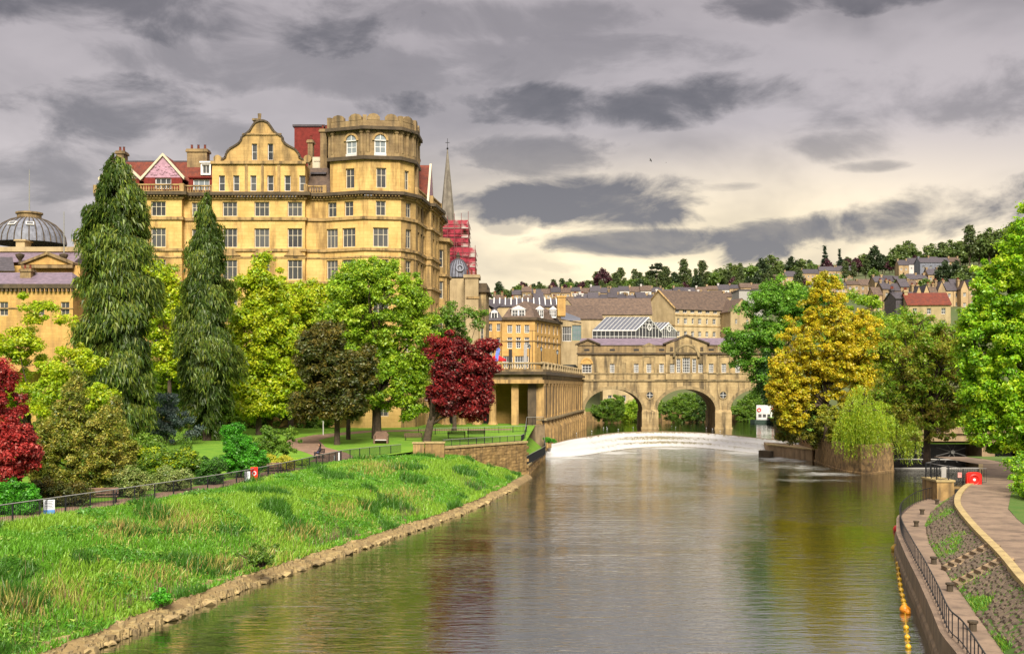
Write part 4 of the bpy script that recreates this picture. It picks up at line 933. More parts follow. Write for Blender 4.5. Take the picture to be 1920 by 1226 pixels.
MB().tube([(dx_(9,190),190,5),(dx_(9,190),190,zr(560,190)),(dx_(13,190),190,zr(558,190))], .08, 6)
# ================================================================ TOWN BEHIND
def rot2(ang): return Matrix.Rotation(ang, 4, 'Z')
def house(name, label, cat, px, Y, w, d, z0, eave, ridge, rotz=0, roof='x', wall='house_stone', rm='slate', cols=3, rows=2, ww=1.0, wh=1.5, fm='white_paint', chim=1, side=0, group=None, base=None, dorm=0, fw=.1, nx=2, ny=2):
    """house whose front (facing -y before turning) is centred at photo column px, depth Y"""
    x = (px-CX)/F*Y; root = thing(name, label, cat, (x, Y, z0), rotz, group); I = Matrix.Identity(4); h = eave-z0; rz = ridge-z0
    b = MB(); wins = []; vis = base if base is not None else 0
    for r in range(rows):
        z = vis+(h-vis)*(r+.5)/rows-wh/2
        for c in range(cols): wins.append((w*(c+.5)/cols, z, ww, wh, nx, ny, dict(fm=fm, fw=fw)))
    facade(root, b, (-w/2,0), (w/2,0), 0, h, wins)
    def sidewall(p0, p1, n):
        L = math.hypot(p1[0]-p0[0], p1[1]-p0[1])
        ws = [(L*(c+.5)/n, vis+(h-vis)*(r+.5)/rows-wh/2, ww, wh, nx, ny, dict(fm=fm, fw=fw)) for r in range(rows) for c in range(n)]
        facade(root, b, p0, p1, 0, h, ws)
    sidewall((w/2,0), (w/2,d), side if side > 0 else 0); sidewall((-w/2,d), (-w/2,0), -side if side < 0 else 0)
    wall_holes_back = [(w/2,d,0),(-w/2,d,0),(-w/2,d,h),(w/2,d,h)]; b.add(wall_holes_back, [(0,1,2,3)])
    if roof == 'x':
        for s in (-1, 1): b.add([(s*w/2,0,h),(s*w/2,d,h),(s*w/2,d/2,rz-.05)], [(0,1,2)])
    if roof == 'y':
        b.add([(-w/2,0,h),(w/2,0,h),(0,0,rz-.05)], [(0,1,2)]); b.add([(-w/2,d,h),(w/2,d,h),(0,d,rz-.05)], [(2,1,0)])
    b.build('wall', wall, root)
    e = .35; t = .22; r_ = MB()
    if roof == 'x': r_.slab([(-e,h-.1),(d/2,rz),(d+e,h-.1),(d+e,h+t-.1),(d/2,rz+t),(-e,h+t-.1)], -w/2-e*.6, w/2+e*.6); r_.v = [(y, x_, z) for x_, y, z in r_.v]
    elif roof == 'y': r_.slab([(-w/2-e,h-.1),(0,rz),(w/2+e,h-.1),(w/2+e,h+t-.1),(0,rz+t),(-w/2-e,h+t-.1)], -e*.6, d+e*.6)
    elif roof == 'hip':
        k = min(w, d)/2; q = [(-w/2-e,-e,h),(w/2+e,-e,h),(w/2+e,d+e,h),(-w/2-e,d+e,h)]
        tp = [(-w/2+k,d/2,rz),(w/2-k+.01,d/2,rz)] if w >= d else [(0,k,rz),(0,d-k+.01,rz)]
        r_.add(q+tp, [(0,1,5,4),(1,2,5),(2,3,4,5),(3,0,4)] if w >= d else [(0,1,4),(1,2,5,4),(2,3,5),(3,0,4,5)])
    elif roof == 'mansard':
        k = 1.5; zm = h+(rz-h)*.62; q = [(-w/2-e,-e,h),(w/2+e,-e,h),(w/2+e,d+e,h),(-w/2-e,d+e,h)]; q2 = [(-w/2+k,k,zm),(w/2-k,k,zm),(w/2-k,d-k,zm),(-w/2+k,d-k,zm)]; q3 = [(-w/2+k*3,d/2,rz),(w/2-k*3,d/2,rz)]
        r_.add(q+q2+q3, [(0,1,5,4),(1,2,6,5),(2,3,7,6),(3,0,4,7),(4,5,9,8),(5,6,9),(6,7,8,9),(7,4,8)])
    else: r_.box(-w/2-.2,-.2,h,w/2+.2,d+.2,h+.5)
    r_.build('roof', rm, root)
    for k in range(chim):
        x_ = -w/2+.5 if k % 2 == 0 else w/2-.5; hh = (rz if roof == 'x' else h+(rz-h)*.4)
        chimney(root, x_-.4, d/2-.9, x_+.4, d/2+.9, hh-1.2, rz+.9, 2 if Y < 480 else 0, wall)
    for k in range(dorm):
        x_ = w*(k+.5)/dorm-w/2; zd = h+.5; g = MB().box(x_-.9,.1,zd,x_+.9,3,zd+1.7).slab([(x_-1.1,zd+1.7),(x_+1.1,zd+1.7),(x_,zd+2.4)], 0, 3.2); dm = g.build('dormer', 'white_paint', root)
        MB().box(x_-.7,.06,zd+.2,x_-.06,.09,zd+1.5).box(x_+.06,.06,zd+.2,x_+.7,.09,zd+1.5).build('pane', 'window_glass', dm)
    return root
def zz(r, Y): return H+(HY-r)/F*Y
# art gallery with lead dome beside the hotel
AG = wthing('gallery_building', 'pale stone gallery with small ribbed lead dome beside the hotel', 'building', (-10, 252, 14.2))
def ax(px, Y): return (px-CX)/F*Y
b = MB(); facade(AG, b, (ax(835,250),250), (ax(876,250),250), 14.2, zz(522,250), [(1.2+1.6*k, zz(608,250), .8, 2.6, 1, 2, HW) for k in range(3)]); b.box(ax(876,250)-.02,250,14.2,ax(876,250),262,zz(522,250)); b.box(ax(835,250),250.4,zz(522,250)-.4,ax(876,250)-.1,262,zz(522,250)-.02); b.build('wall', 'pale_stone', AG)
dcx = ax(859,255); zb = zz(521,255); r0 = 21/F*255
dm = MB().lathe([(r0*math.cos(R(t)), zb+4.3*math.sin(R(t))) for t in (0,15,30,45,60,75,84)], 20, (dcx,255,0)).build('dome', 'lead', AG, True)
for k in range(20):
    t0 = 2*math.pi*k/20+.1
    if math.sin(t0) < .2: MB().tube([(dcx+(r0*math.cos(R(t))+.04)*math.cos(t0), 255+(r0*math.cos(R(t))+.04)*math.sin(t0), zb+4.3*math.sin(R(t))+.04) for t in (0,20,40,60,80)], .08, 4).build('dome_rib', 'slate', dm)
MB().lathe([(.5,zb+4.1),(.35,zb+4.7),(.55,zb+4.9),(.15,zb+5.6),(0,zb+6.2)], 10, (dcx,255,0)).build('finial', 'soot_and_shade_stone', dm)
o = MB(); o.M = Matrix.Translation((dcx+.5, 255-r0*.93, zb+1.9)) @ Matrix.Rotation(R(70), 4, 'X'); o.lathe([(.55,0),(.62,.2),(.85,.2),(.9,0)], 14); o.build('oculus', 'lead', dm)
b = MB().box(ax(872,246),246,14.2,ax(897,246),252,zz(521,246)); b.box(ax(872,246)-.35,245.7,zz(521,246),ax(897,246)+.35,252.2,zz(515,246)); b.build('corner_tower', 'pale_stone', AG)
for k in range(3): MB().lathe([(.22,zz(515,246)),(.18,zz(505,246)),(.24,zz(504,246))], 8, (ax(876+8*k,247),248,0)).build('chimney_pot', 'red_tile', AG)
MB().box(ax(874,246),245.8,zz(560,246),ax(899,246),246,zz(556,246)).box(ax(874,246),245.85,zz(585,246),ax(899,246),246,zz(582,246)).build('string_course', 'hotel_trim', AG)
b = MB(); facade(AG, b, (ax(897,248),248), (ax(911,248),248), 14.2, zz(548,248), [(.8, zz(640,248), .7, 3.0, 1, 2, HW)]); facade(AG, b, (ax(911,248),248), (ax(917,262),262), 14.2, zz(548,248), []); b.build('end_wall', 'bridge_stone', AG)
b = MB(); pp = [(ax(897,248),248),(ax(911,248),248),(ax(917,262),262)]; band(b, pp, zz(548,248), zz(544,248), .7, 2.5); band(b, pp, zz(544,248), zz(531,248), .2, 2.3); b.build('entablature', 'soot_and_shade_stone', AG)
# church spire and wrapped tower
SP = wthing('church_tower', 'slender grey stone church spire rising behind the hotel', 'church', (ax(838,310), 310, 14.2))
sx = ax(839,310); z0, z1 = zz(420,310), zz(280,310)
MB().lathe([(13.5/F*310*1.08,z0),(.12,z1)], 8, (sx,310,0)).build('spire', 'grey_stone', SP)
MB().box(sx-3.6,306.5,14.2,sx+3.6,313.5,z0+.2).build('tower', 'grey_stone', SP)
MB().lathe([(.12,z1-.2),(.3,z1+.2),(.12,z1+.5)], 8, (sx,310,0)).tube([(sx,310,z1+.3),(sx,310,z1+2.9)], .07, 5).box(sx-.55,309.95,z1+1.7,sx+.55,310.05,z1+1.85).build('finial_cross', 'black_iron', SP)
# scaffolding wrapped in red netting
SC = wthing('scaffolding', 'red netted scaffolding around the base of the church spire', 'scaffolding', (ax(855,303), 303, 14.2))
m, t = new_mat('netting'); pos = t.n('ShaderNodeNewGeometry').outputs['Position']
d_ = t.n('ShaderNodeBsdfDiffuse'); t.put(d_, 0, t.mix(t.noise(pos, .8, 4), (.36,.055,.075,1), (.24,.03,.045,1))); tr = t.n('ShaderNodeBsdfTransparent'); mx = t.n('ShaderNodeMixShader')
t.put(mx, 0, t.ramp(t.noise(pos, .6, 3), .25, .6)); t.put(mx, 1, tr.outputs[0]); t.put(mx, 2, d_.outputs[0]); mx.inputs[0].default_value = .6
o_ = t.n('ShaderNodeOutputMaterial'); t.put(o_, 0, mx.outputs[0])
for (pa, pb, ra, rb, Y, dp) in ((826,878,412,515,303,12), (856,891,464,520,301,9)):
    xa, xb, za, zb = ax(pa,Y), ax(pb,Y), zz(rb,Y), zz(ra,Y); n = max(2, round((zb-za)/2.4)); dz = (zb-za)/n
    for k in range(n):
        b = MB(); z = za+k*dz; b.add([(xa,Y,z+.35),(xb,Y,z+.35),(xb,Y,z+dz-.1),(xa,Y,z+dz-.1)], [(0,1,2,3)]); b.add([(xb,Y,z+.35),(xb,Y+dp,z+.35),(xb,Y+dp,z+dz-.1),(xb,Y,z+dz-.1)], [(0,1,2,3)]); b.build('net_panel', 'netting', SC)
        MB().box(xa-.2,Y-.1,z,xb+.2,Y+dp,z+.12).build('deck', 'steel_tube', SC)
        MB().tube([(xa-.3,Y-.15,z+1.2),(xb+.3,Y-.15,z+1.2),(xb+.3,Y+dp,z+1.2)], .06, 4).build('ledger', 'steel_tube', SC)
    nn = max(3, round((xb-xa)/1.7))
    for k in range(nn+1): x = xa+(xb-xa)*k/nn; MB().tube([(x,Y-.12,za),(x,Y-.12,zb+random.uniform(.4,2.2))], .07, 5).build('pole', 'steel_tube', SC)
# mansard corner building by the bridge approach
CB = wthing('corner_building', 'three storey ochre corner building with mansard roof and white dormers', 'building', (ax(970,300), 300, 14.2))
zE, zM, zT = zz(600,300), zz(578,300), zz(561,300)
A_, B_, C_ = (ax(941,300),300.), (ax(1003,300),300.), (ax(1051,322),322.)
b = MB(); SW = dict(fm='white_paint', fw=.13)
wn = [(px_on((A_,B_), p), zz(r,300), 1.25, h_, 2, 4, SW) for p in (956,972,988) for r, h_ in ((624,2.1),(653,2.9))]+[(px_on((A_,B_), p), zz(690,300), w_, 3.2, 5, 2, SW) for p, w_ in ((952,2.6),(978,3.6))]
facade(CB, b, A_, B_, 14.2, zE, wn)
wn = [(px_on((B_,C_), p), zz(r,310), 1.5, h_, 2, 4, SW) for p in (1009,1016.5,1023,1030,1039,1045.5) for r, h_ in ((626,2.6),(653,3.2))]
facade(CB, b, B_, C_, 14.2, zE, wn); b.add([(C_[0],C_[1],14.2),(A_[0],330,14.2),(A_[0],330,zE),(C_[0],C_[1],zE)], [(0,1,2,3)]); b.add([(A_[0],300,14.2),(A_[0],330,14.2),(A_[0],330,zE),(A_[0],300,zE)], [(3,2,1,0)])
b.build('wall', 'ochre_stone', CB)
b = MB(); band(b, [A_,B_,C_], zE, zE+.7, .7, .5); b.build('cornice', 'soot_and_shade_stone', CB)
b = MB(); band(b, [A_,B_,C_], zz(640,300), zz(638,300), .2, .1); b.build('string_course', 'hotel_trim', CB)
def inset(k): return [(A_[0]+k, 300+k), (B_[0]-k*.4, 300+k), (C_[0]-k*.9, C_[1]+k*.3), (A_[0]+k, 332-k)]
b = MB(); q0, q1, q2 = inset(.1), inset(1.8), inset(6.0)
b.add([(x,y,zE+.6) for x,y in q0]+[(x,y,zM) for x,y in q1]+[(x,y,zT) for x,y in q2], [(i,(i+1)%4,4+(i+1)%4,4+i) for i in range(4)]+[(4+i,4+(i+1)%4,8+(i+1)%4,8+i) for i in range(4)]+[(8,9,10,11)]); b.build('mansard_roof', 'brown_slate', CB)
for p, wd, Y in ((972,3.6,300.5),(1012,2.0,306),(1037,1.8,317)):
    x = ax(p,Y); z = zz(596,Y); dm = MB().box(x-wd/2,Y,z,x+wd/2,Y+3,z+2.3).slab([(x-wd/2-.3,z+2.3),(x+wd/2+.3,z+2.3),(x,z+3.3)], Y-.2, Y+3).build('dormer', 'white_paint', CB)
    n = 2; 
    for k in range(n): xx = x-wd/2+wd*(k+.5)/n; MB().box(xx-wd/n*.38,Y-.05,z+.4,xx+wd/n*.38,Y-.02,z+2.0).build('pane', 'window_glass', dm); MB().box(xx-.05,Y-.09,z+.4,xx+.05,Y-.051,z+2.0).box(xx-wd/n*.38,Y-.085,z+1.15,xx+wd/n*.38,Y-.055,z+1.25).build('glazing_bar', 'white_paint', dm)
chimney(CB, ax(1045,318), 316, ax(1053,318)+1, 321, zM-1, zz(562,318)+1, 0, 'ochre_stone')
# neighbour on the left
house('terrace_house', 'narrow yellow house squeezed beside the corner building, grey mansard above', 'house', 927, 303, 4.3, 12, 14.2, zz(601,303), zz(566,303), 0, 'mansard', 'ochre_stone', 'slate', 2, 3, .9, 2.0, base=4, chim=0, dorm=1)
house('glazed_roof_hall', 'low hall with long glazed skylight roof behind the corner building', 'building', 975, 345, 24, 22, 14.2, zz(575,345), zz(557,345), 0, 'x', 'pale_stone', 'slate', 0, 1, chim=0)
b = MB()
for k in range(12): x = ax(925,346)+k*1.75; b.add([(x,347,zz(574,347)+.45),(x+.28,347,zz(574,347)+.45),(x+.28,353,zz(561,353)+.5),(x,353,zz(561,353)+.5)], [(0,1,2,3)])
sk = b.build('roof_skylight', 'white_paint', None); tag(sk, 'row of white glazing bars on the low hall roof', 'skylight')
# stone barn-like block, glazed link
house('stone_block', 'plain stone block with mossy brown roof left of the glass market', 'building', 1093, 338, 12.5, 16, 14.2, zz(598,338), zz(573,338)+.5, R(12), 'x', 'pale_stone', 'brown_slate', 0, 1, chim=0)
GL = wthing('glazed_link', 'small glass fronted link with green tinted window wall', 'building', (ax(1075,328), 328, 14.2))
xa, xb, Y = ax(1052,328), ax(1090,328), 328.
b = MB(); facade(GL, b, (xa,Y), (xb,Y), 14.2, zz(601,Y), [(1.7,zz(640,Y),2.6,4.3,4,2,SW),(4.5,zz(638,Y),2.6,4.4,5,3,dict(fm='teal_glass_frame',fw=.12,pm='pale_glass'))]); b.build('wall', 'pale_stone', GL)
b = MB(); b.add([(xa,Y-.3,zz(598,Y)),(xb,Y-.3,zz(605,Y)),(xb,Y+6,zz(600,Y)+1),(xa,Y+6,zz(586,Y)+1)], [(0,1,2,3)]); b.build('glass_roof', 'roof_glass', GL)
# glass market hall
GM = wthing('glass_market', 'glass roofed market hall with two white framed gables above the bridge', 'building', (ax(1165,330), 330, 14.2))
def glass_hall(pl_, pr_, Y, ze, za, gw, zf, ln):
    """ridge runs back-left; gable end faces the river at the right"""
    x0, x1 = ax(pl_,Y), ax(pr_,Y)
    for s, mm in ((0,'roof_glass'),):
        b = MB(); b.add([(x0,Y,ze),(x1,Y,ze),(x1+gw*.45,Y+gw*.5,za),(x0+gw*.45,Y+gw*.5,za)], [(0,1,2,3)]); b.add([(x0+gw*.45,Y+gw*.5,za),(x1+gw*.45,Y+gw*.5,za),(x1+gw*.9,Y+gw,ze),(x0+gw*.9,Y+gw,ze)], [(0,1,2,3)]); b.build('glass_roof', mm, GM)
    b = MB(); b.add([(x0,Y,zf),(x1,Y,zf),(x1,Y,ze),(x0,Y,ze)], [(0,1,2,3)]); b.add([(x1,Y,zf),(x1+gw*.9,Y+gw,zf),(x1+gw*.9,Y+gw,ze),(x1+gw*.45,Y+gw*.5,za),(x1,Y,ze)], [(0,1,2,3,4)]); b.build('glass_wall', 'window_glass', GM)
    n = max(5, round((x1-x0)/1.2))
    for k in range(n+1):
        x = x0+(x1-x0)*k/n; MB().tube([(x,Y-.08,zf),(x,Y-.08,ze),(x+gw*.45,Y+gw*.5-.05,za+.12)], .06, 4).build('rafter', 'white_paint', GM)
    MB().tube([(x0,Y-.1,ze),(x1,Y-.1,ze),(x1+gw*.45,Y+gw*.5-.1,za),(x1+gw*.9,Y+gw-.1,ze)], .17, 5).build('eaves_rail', 'white_paint', GM)
    MB().tube([(x0,Y-.1,(zf+ze)/2),(x1,Y-.1,(zf+ze)/2),(x1+gw*.9,Y+gw-.1,(zf+ze)/2)], .08, 5).build('transom', 'white_paint', GM)
    MB().tube([(x0,Y,ze),(x0+gw*.45,Y+gw*.5,za),(x1+gw*.45,Y+gw*.5,za)], .14, 5).build('ridge_bar', 'lead', GM)
    for k in range(1, 8):
        t = k/8; x = x1+gw*.9*t; y = Y+gw*t; zt = ze+(za-ze)*(1-abs(2*t-1)); MB().tube([(x+.05,y-.1,zf),(x+.05,y-.1,zt)], .07, 4).build('gable_bar', 'white_paint', GM)
    for k in range(1, 4):
        z = ze+(za-ze)*k/4; t0 = .5*k/4; MB().tube([(x1+gw*.9*t0+.05,Y+gw*t0-.1,z),(x1+gw*.9*(1-t0)+.05,Y+gw*(1-t0)-.1,z)], .07, 4).build('gable_bar', 'white_paint', GM)
    o = MB(); o.M = Matrix.Translation((x1+gw*.45+.1, Y+gw*.5-.2, ze+(za-ze)*.3)) @ Matrix.Rotation(R(48), 4, 'Z') @ Matrix.Rotation(R(90), 4, 'X'); o.lathe([(.7,0),(.7,.1),(1.0,.1),(1.0,0)], 16); o.build('rose_ring', 'white_paint', GM)
glass_hall(1111, 1192, 322, zz(620,322), zz(594,324), 9.5, zz(642,322), 1)
glass_hall(1205, 1238, 338, zz(620,338), zz(604,338), 6.5, zz(642,338), 1)
# long roofed range and big gabled block
house('long_range', 'long low range with brown mossy roof behind the glass market', 'building', 1128, 385, 34, 16, 14.2, zz(590,385), zz(557,385), R(-2), 'x', 'pale_stone', 'brown_slate', 9, 1, 1.6, 1.6, base=11, chim=0)
house('gable_roofed_house', 'small gable poking from the long brown roof', 'house', 1063, 378, 5.5, 12, 14.2, zz(582,378), zz(561,378), 0, 'y', 'pale_stone', 'brown_slate', 0, 1, chim=0)
BG = wthing('gabled_block', 'large plain ochre block with tall gable and rows of small windows', 'building', (ax(1290,405), 405, 12))
gA, gB, gC = (ax(1204,412),412.), (ax(1266,398),398.), (ax(1386,408),408.)
ze = zz(579,398); zr_ = zz(545,405)
b = MB(); facade(BG, b, gA, gB, 10, ze, []); gm = ((gA[0]+gB[0])/2, (gA[1]+gB[1])/2); b.add([(gA[0],gA[1],ze),(gB[0],gB[1],ze),(gm[0],gm[1],zr_)], [(0,1,2)])
wn = [(px_on((gB,gC), 1270+k*14.2), zz(581.5,400)-1.0, 1.7, 1.45, 2, 1, SW) for k in range(8)]
wn += [(px_on((gB,gC), 1272+k*13.4), zz(607,400), (1.3 if k % 2 else .8), 1.9, 2 if k % 2 else 1, 2, SW) for k in range(8)]
wn += [(px_on((gB,gC), 1272+k*13.4), zz(631,400), 1.2, 1.9, 2, 2, SW) for k in range(8)]
facade(BG, b, gB, gC, 10, ze, wn); facade(BG, b, gC, (gC[0]-6,gC[1]+14), 10, ze, [])
b.build('wall', 'pale_stone', BG)
dv = Vector((gC[0]-gB[0], gC[1]-gB[1])); b = MB(); e = Vector((gA[0]-gB[0], gA[1]-gB[1])).normalized()
def p3(base, off, z): return (base[0]+off.x, base[1]+off.y, z)
b.add([p3(gB,-e*.5,ze-.2),p3(gC,-e*.5,ze-.2),p3(gm,dv,zr_+.2),p3(gm,Vector((0,0)),zr_+.2),p3(gA,e*.5,ze-.2),p3(gA,dv+e*.5,ze-.2)], [(0,1,2,3),(3,2,5,4)]); b.build('roof', 'brown_slate', BG)
b = MB(); band(b, [gB,gC], zz(592,399), zz(590,399), .2, .1); band(b, [gB,gC], zz(612,399), zz(610.5,399), .2, .1); band(b, [gA,gB], zz(612,404), zz(610.5,404), .2, .1); b.build('string_course', 'hotel_trim', BG)
for a_, c_ in ((gA,gm),(gm,gB)):
    z0_, z1_ = (ze,zr_) if a_ is gA else (zr_,ze); MB().tube([(a_[0],a_[1]-.2,z0_+.1),(c_[0],c_[1]-.2,z1_+.1)], .35, 4).build('gable_coping', 'hotel_trim', BG)
house('end_gable_house', 'stone house with pointed gable at the end of the ochre block', 'house', 1391, 398, 8.5, 14, 12, zz(585,398), zz(560,398), R(14), 'y', 'pale_stone', 'brown_slate', 2, 3, .8, 1.6, base=6, chim=0)
house('flat_roofed_block', 'flat roofed modern block with grey panels and a red patch', 'building', 1408, 430, 9, 14, 13, zz(545,430), zz(543,430), 0, 'flat', 'panel_grey', 'slate', 3, 2, 1.2, 1.2, base=14, chim=0)
# houses seen under the arches and beyond the bridge
house('riverside_house', 'pale riverside house seen through the first bridge arch', 'house', 1170, 322, 12, 10, 6, 20, 24, 0, 'x', 'pale_stone', 'brown_slate', 3, 3, 1.1, 1.8, base=0, chim=0)
MB().box(0,0,-1,70,1.2,2.6).build('far_quay_wall', 'wall_stone', loc=(12, 318, UP)); tag(bpy.data.objects['far_quay_wall'], 'stone quay wall across the river beyond the arches', 'wall')
struct('far_bank', MB().box(10, 319.2, 0, 140, 345, 5.4), 'bank_soil')
# terraces of the town on the slope
rr = random.Random(11); cnt = 0
def terrace(p0, p1, Ya, Yb, n, rowlab, hgt=6.5, rise=2.8, wall='house_stone', rm='slate', jitter=1.0, roofs=('x',), dz=0):
    for k in range(n):
        t = (k+.5)/n; px = p0+(p1-p0)*t; Y = Ya+(Yb-Ya)*t+rr.uniform(-6,6)*jitter; x = (px-CX)/F*Y; z = hill_z(x, Y)-1.5+dz; w_ = abs(p1-p0)/n/F*Y*rr.uniform(.92,1.0); h_ = hgt*rr.uniform(.85,1.15)
        ol = ('first','second','third','fourth','fifth','sixth','seventh','eighth','ninth','tenth','eleventh','twelfth')[k]
        house('town_house', rowlab+', '+ol+' from its left', 'house', px, Y, w_, 9, z, z+h_, z+h_+rise*rr.uniform(.8,1.2), rr.uniform(-.06,.06)*jitter, rr.choice(roofs), wall if rr.random() < .85 else 'white_render', rr.choice((rm, rm, 'brown_slate')), max(1, round(w_/3.2)), 2, 1.15, 1.6, chim=rr.choice((0,1,1,2)), group=rowlab, fw=.16)
terrace(925, 1095, 470, 480, 9, 'stone house among roofs behind the corner building', 7)
terrace(1085, 1230, 500, 520, 8, 'stone house in the roofs above the long brown range', 7)
terrace(1230, 1420, 520, 540, 9, 'stone house in the roofs above the gabled block', 7)
terrace(960, 1180, 620, 640, 12, 'small stone house on the slope left of the cedar')
terrace(1180, 1430, 640, 680, 12, 'small stone house on the slope below the wood')
terrace(1420, 1660, 560, 600, 10, 'stone terrace house glimpsed over the yellow tree')
terrace(1638, 1722, 470, 480, 5, 'stone house in the left hillside row', 8, 3.4)
terrace(1716, 1830, 455, 470, 8, 'gabled house stepping along the right hillside row', 8, 4.2, roofs=('y','y','x'))
terrace(1640, 1840, 560, 585, 10, 'terrace house in the upper right hillside row', 7.5)
terrace(1685, 1800, 760, 790, 6, 'stone villa among trees high on the right hill', 10, 4)
terrace(1440, 1600, 900, 950, 5, 'distant villa half hidden in hilltop trees', 9, 4)
house('blue_grey_house', 'blue grey rendered house on the right hand hill', 'house', 1752, 640, 16, 10, hill_z(238,640)+2, hill_z(238,640)+12, hill_z(238,640)+15, 0, 'x', 'lead', 'slate', 4, 2, 1.4, 1.4, chim=1)
house('brick_roofed_house', 'house with rust red tiled roof behind the brownish tree', 'house', 1742, 285, 10.5, 9, 16, zz(572,285), zz(548,285), R(-6), 'x', 'pale_stone', 'red_tile', 3, 2, 1.0, 1.5, base=10, chim=1)
house('slate_roofed_house', 'grey slate hung house beside the red tiled roof', 'house', 1700, 290, 5.5, 9, 16, zz(560,290), zz(546,290), 0, 'x', 'slate', 'slate', 1, 2, 1.0, 1.5, base=10, chim=1)
# ================================================================ VEGETATION
def unit(v): return v/np.maximum(1e-9, np.linalg.norm(v, axis=1, keepdims=True))
def leaf_mesh(name, Cn, N, size, col, aspect=.6, U=None, m='foliage'):
    """one small pointed leaf face per centre"""
    n = len(Cn); N = unit(N)
    if U is None: U = rng.normal(size=(n,3))
    U = unit(U-N*np.sum(U*N, axis=1, keepdims=True)); V = np.cross(N, U)
    s = size[:,None]; co = np.empty((n,3,3), np.float32)
    co[:,0] = Cn-U*s*.45-V*s*aspect*.5; co[:,1] = Cn-U*s*.3+V*s*aspect*.5; co[:,2] = Cn+U*s*.55
    me = bpy.data.meshes.new(name); me.vertices.add(3*n); me.vertices.foreach_set('co', co.ravel())
    me.loops.add(3*n); me.loops.foreach_set('vertex_index', np.arange(3*n, dtype=np.int32))
    me.polygons.add(n); me.polygons.foreach_set('loop_start', np.arange(0, 3*n, 3, dtype=np.int32))
    me.update(calc_edges=True)
    at = me.attributes.new('col', 'FLOAT_COLOR', 'FACE'); rgba = np.ones((n,4), np.float32); rgba[:,:3] = np.clip(col, .002, .9); at.data.foreach_set('color', rgba.ravel())
    me.materials.append(M[m]); return me
def colours(pal, idx, n, jit=.22):
    p = np.array(pal)[idx]; return p*(1+rng.uniform(-jit, jit, (n,1)))*(1+rng.uniform(-.10,.10,(n,3)))
def puffs_mesh(name, lobes, n_puffs, pr, lpp, leaf, pal, flat=.72, shell=.5, aspect=.66, droop=0.0, jit=.22, base=None, boughs=True):
    """leaves gathered in puffs, puffs gathered on boughs, boughs spread over the lobes of the crown"""
    lpp = int(lpp*1.9); leaf *= .80; lobes = np.array(lobes, float); wts = (lobes[:,3]*lobes[:,4]+lobes[:,3]*lobes[:,5]); wts /= wts.sum()
    nb = max(5, n_puffs//6) if boughs else n_puffs
    li = rng.choice(len(lobes), nb, p=wts); d = unit(rng.normal(size=(nb,3))); fl = (d[:,1] > .2) & (rng.random(nb) < .5); d[fl,1] *= -1
    r = rng.uniform(shell, 1.04, nb)[:,None]**.8; bc = lobes[li,:3]+d*r*(lobes[li,3:]-pr*.7); bs = rng.uniform(.6,1.5,nb); bp = rng.integers(0, len(pal), nb)
    w_ = bs/bs.sum(); bi = rng.choice(nb, n_puffs, p=w_) if boughs else np.arange(nb)
    pc = bc[bi]+rng.normal(size=(n_puffs,3))*np.array([1.05,1.05,.62])*pr*bs[bi][:,None]*(1.0 if boughs else 0)
    prs = pr*rng.uniform(.4,1.25,n_puffs)
    n = n_puffs*lpp; k = np.repeat(np.arange(n_puffs), lpp)
    dl = unit(rng.normal(size=(n,3))); rad = (rng.uniform(.25,1.1,n)+.35*rng.random(n)**4)[:,None]*prs[k][:,None]
    off = dl*rad; off[:,2] *= flat; off[:,2] -= droop*np.abs(rng.normal(size=n))*prs[k]
    Cn = pc[k]+off; N = dl*.7+np.array([0,0,.55])+rng.normal(size=(n,3))*.55
    idx = np.where(rng.random(n) < .62, bp[bi[k]], rng.integers(0, len(pal), n))
    if base is not None:
        px = CX+F*(Cn[:,0]+base[0])/(Cn[:,1]+base[1]); keep = ((px < 1950) & (px > -40)) | (rng.random(n) < .35)
        Cn, N, idx = Cn[keep], N[keep], idx[keep]; n = len(Cn)
    return leaf_mesh(name, Cn, N, leaf*rng.uniform(.5,1.5,n), colours(pal, idx, n, jit), aspect), pc
def limbs(root, base_r, h_trunk, tips, lean=(0,0), name='trunk', bark='bark', n_tips=12, forks=3, top=None):
    b = MB(); top = top or h_trunk*1.0; lx, ly = lean
    stem = [(0,0,-.4),(0,0,.15),(lx*.2,ly*.2,h_trunk*.3),(lx*.6,ly*.6,h_trunk*.7),(lx,ly,h_trunk)]
    b.tube(stem, [base_r*1.45,base_r*1.12,base_r,base_r*.9,base_r*.78], 9)
    sel = tips[rng.permutation(len(tips))[:n_tips]]
    for t in sel:
        p0 = Vector((lx*rng.uniform(.6,1), ly*rng.uniform(.6,1), h_trunk*rng.uniform(.62,1.0))); p2 = Vector(t); mid = p0.lerp(p2, .45)+Vector((rng.uniform(-.5,.5), rng.uniform(-.5,.5), (p2-p0).length*.12))
        q = p0.lerp(mid, .5)+Vector((0,0,.2)); r0 = base_r*rng.uniform(.3,.5); b.tube([p0,q,mid,mid.lerp(p2,.6)+Vector((rng.uniform(-.4,.4),0,.2)),p2], [r0,r0*.8,r0*.55,r0*.3,.03], 6)
        for _ in range(forks):
            u = rng.uniform(.35,.85); s0 = mid.lerp(p2, u); e = s0+Vector((rng.normal(), rng.normal(), rng.normal()*.6+.5))*(.25*(p2-p0).length*.5); b.tube([s0, s0.lerp(e,.5)+Vector((0,0,.1)), e], [r0*.3,r0*.18,.02], 4)
    return b.build(name, bark, root, True)
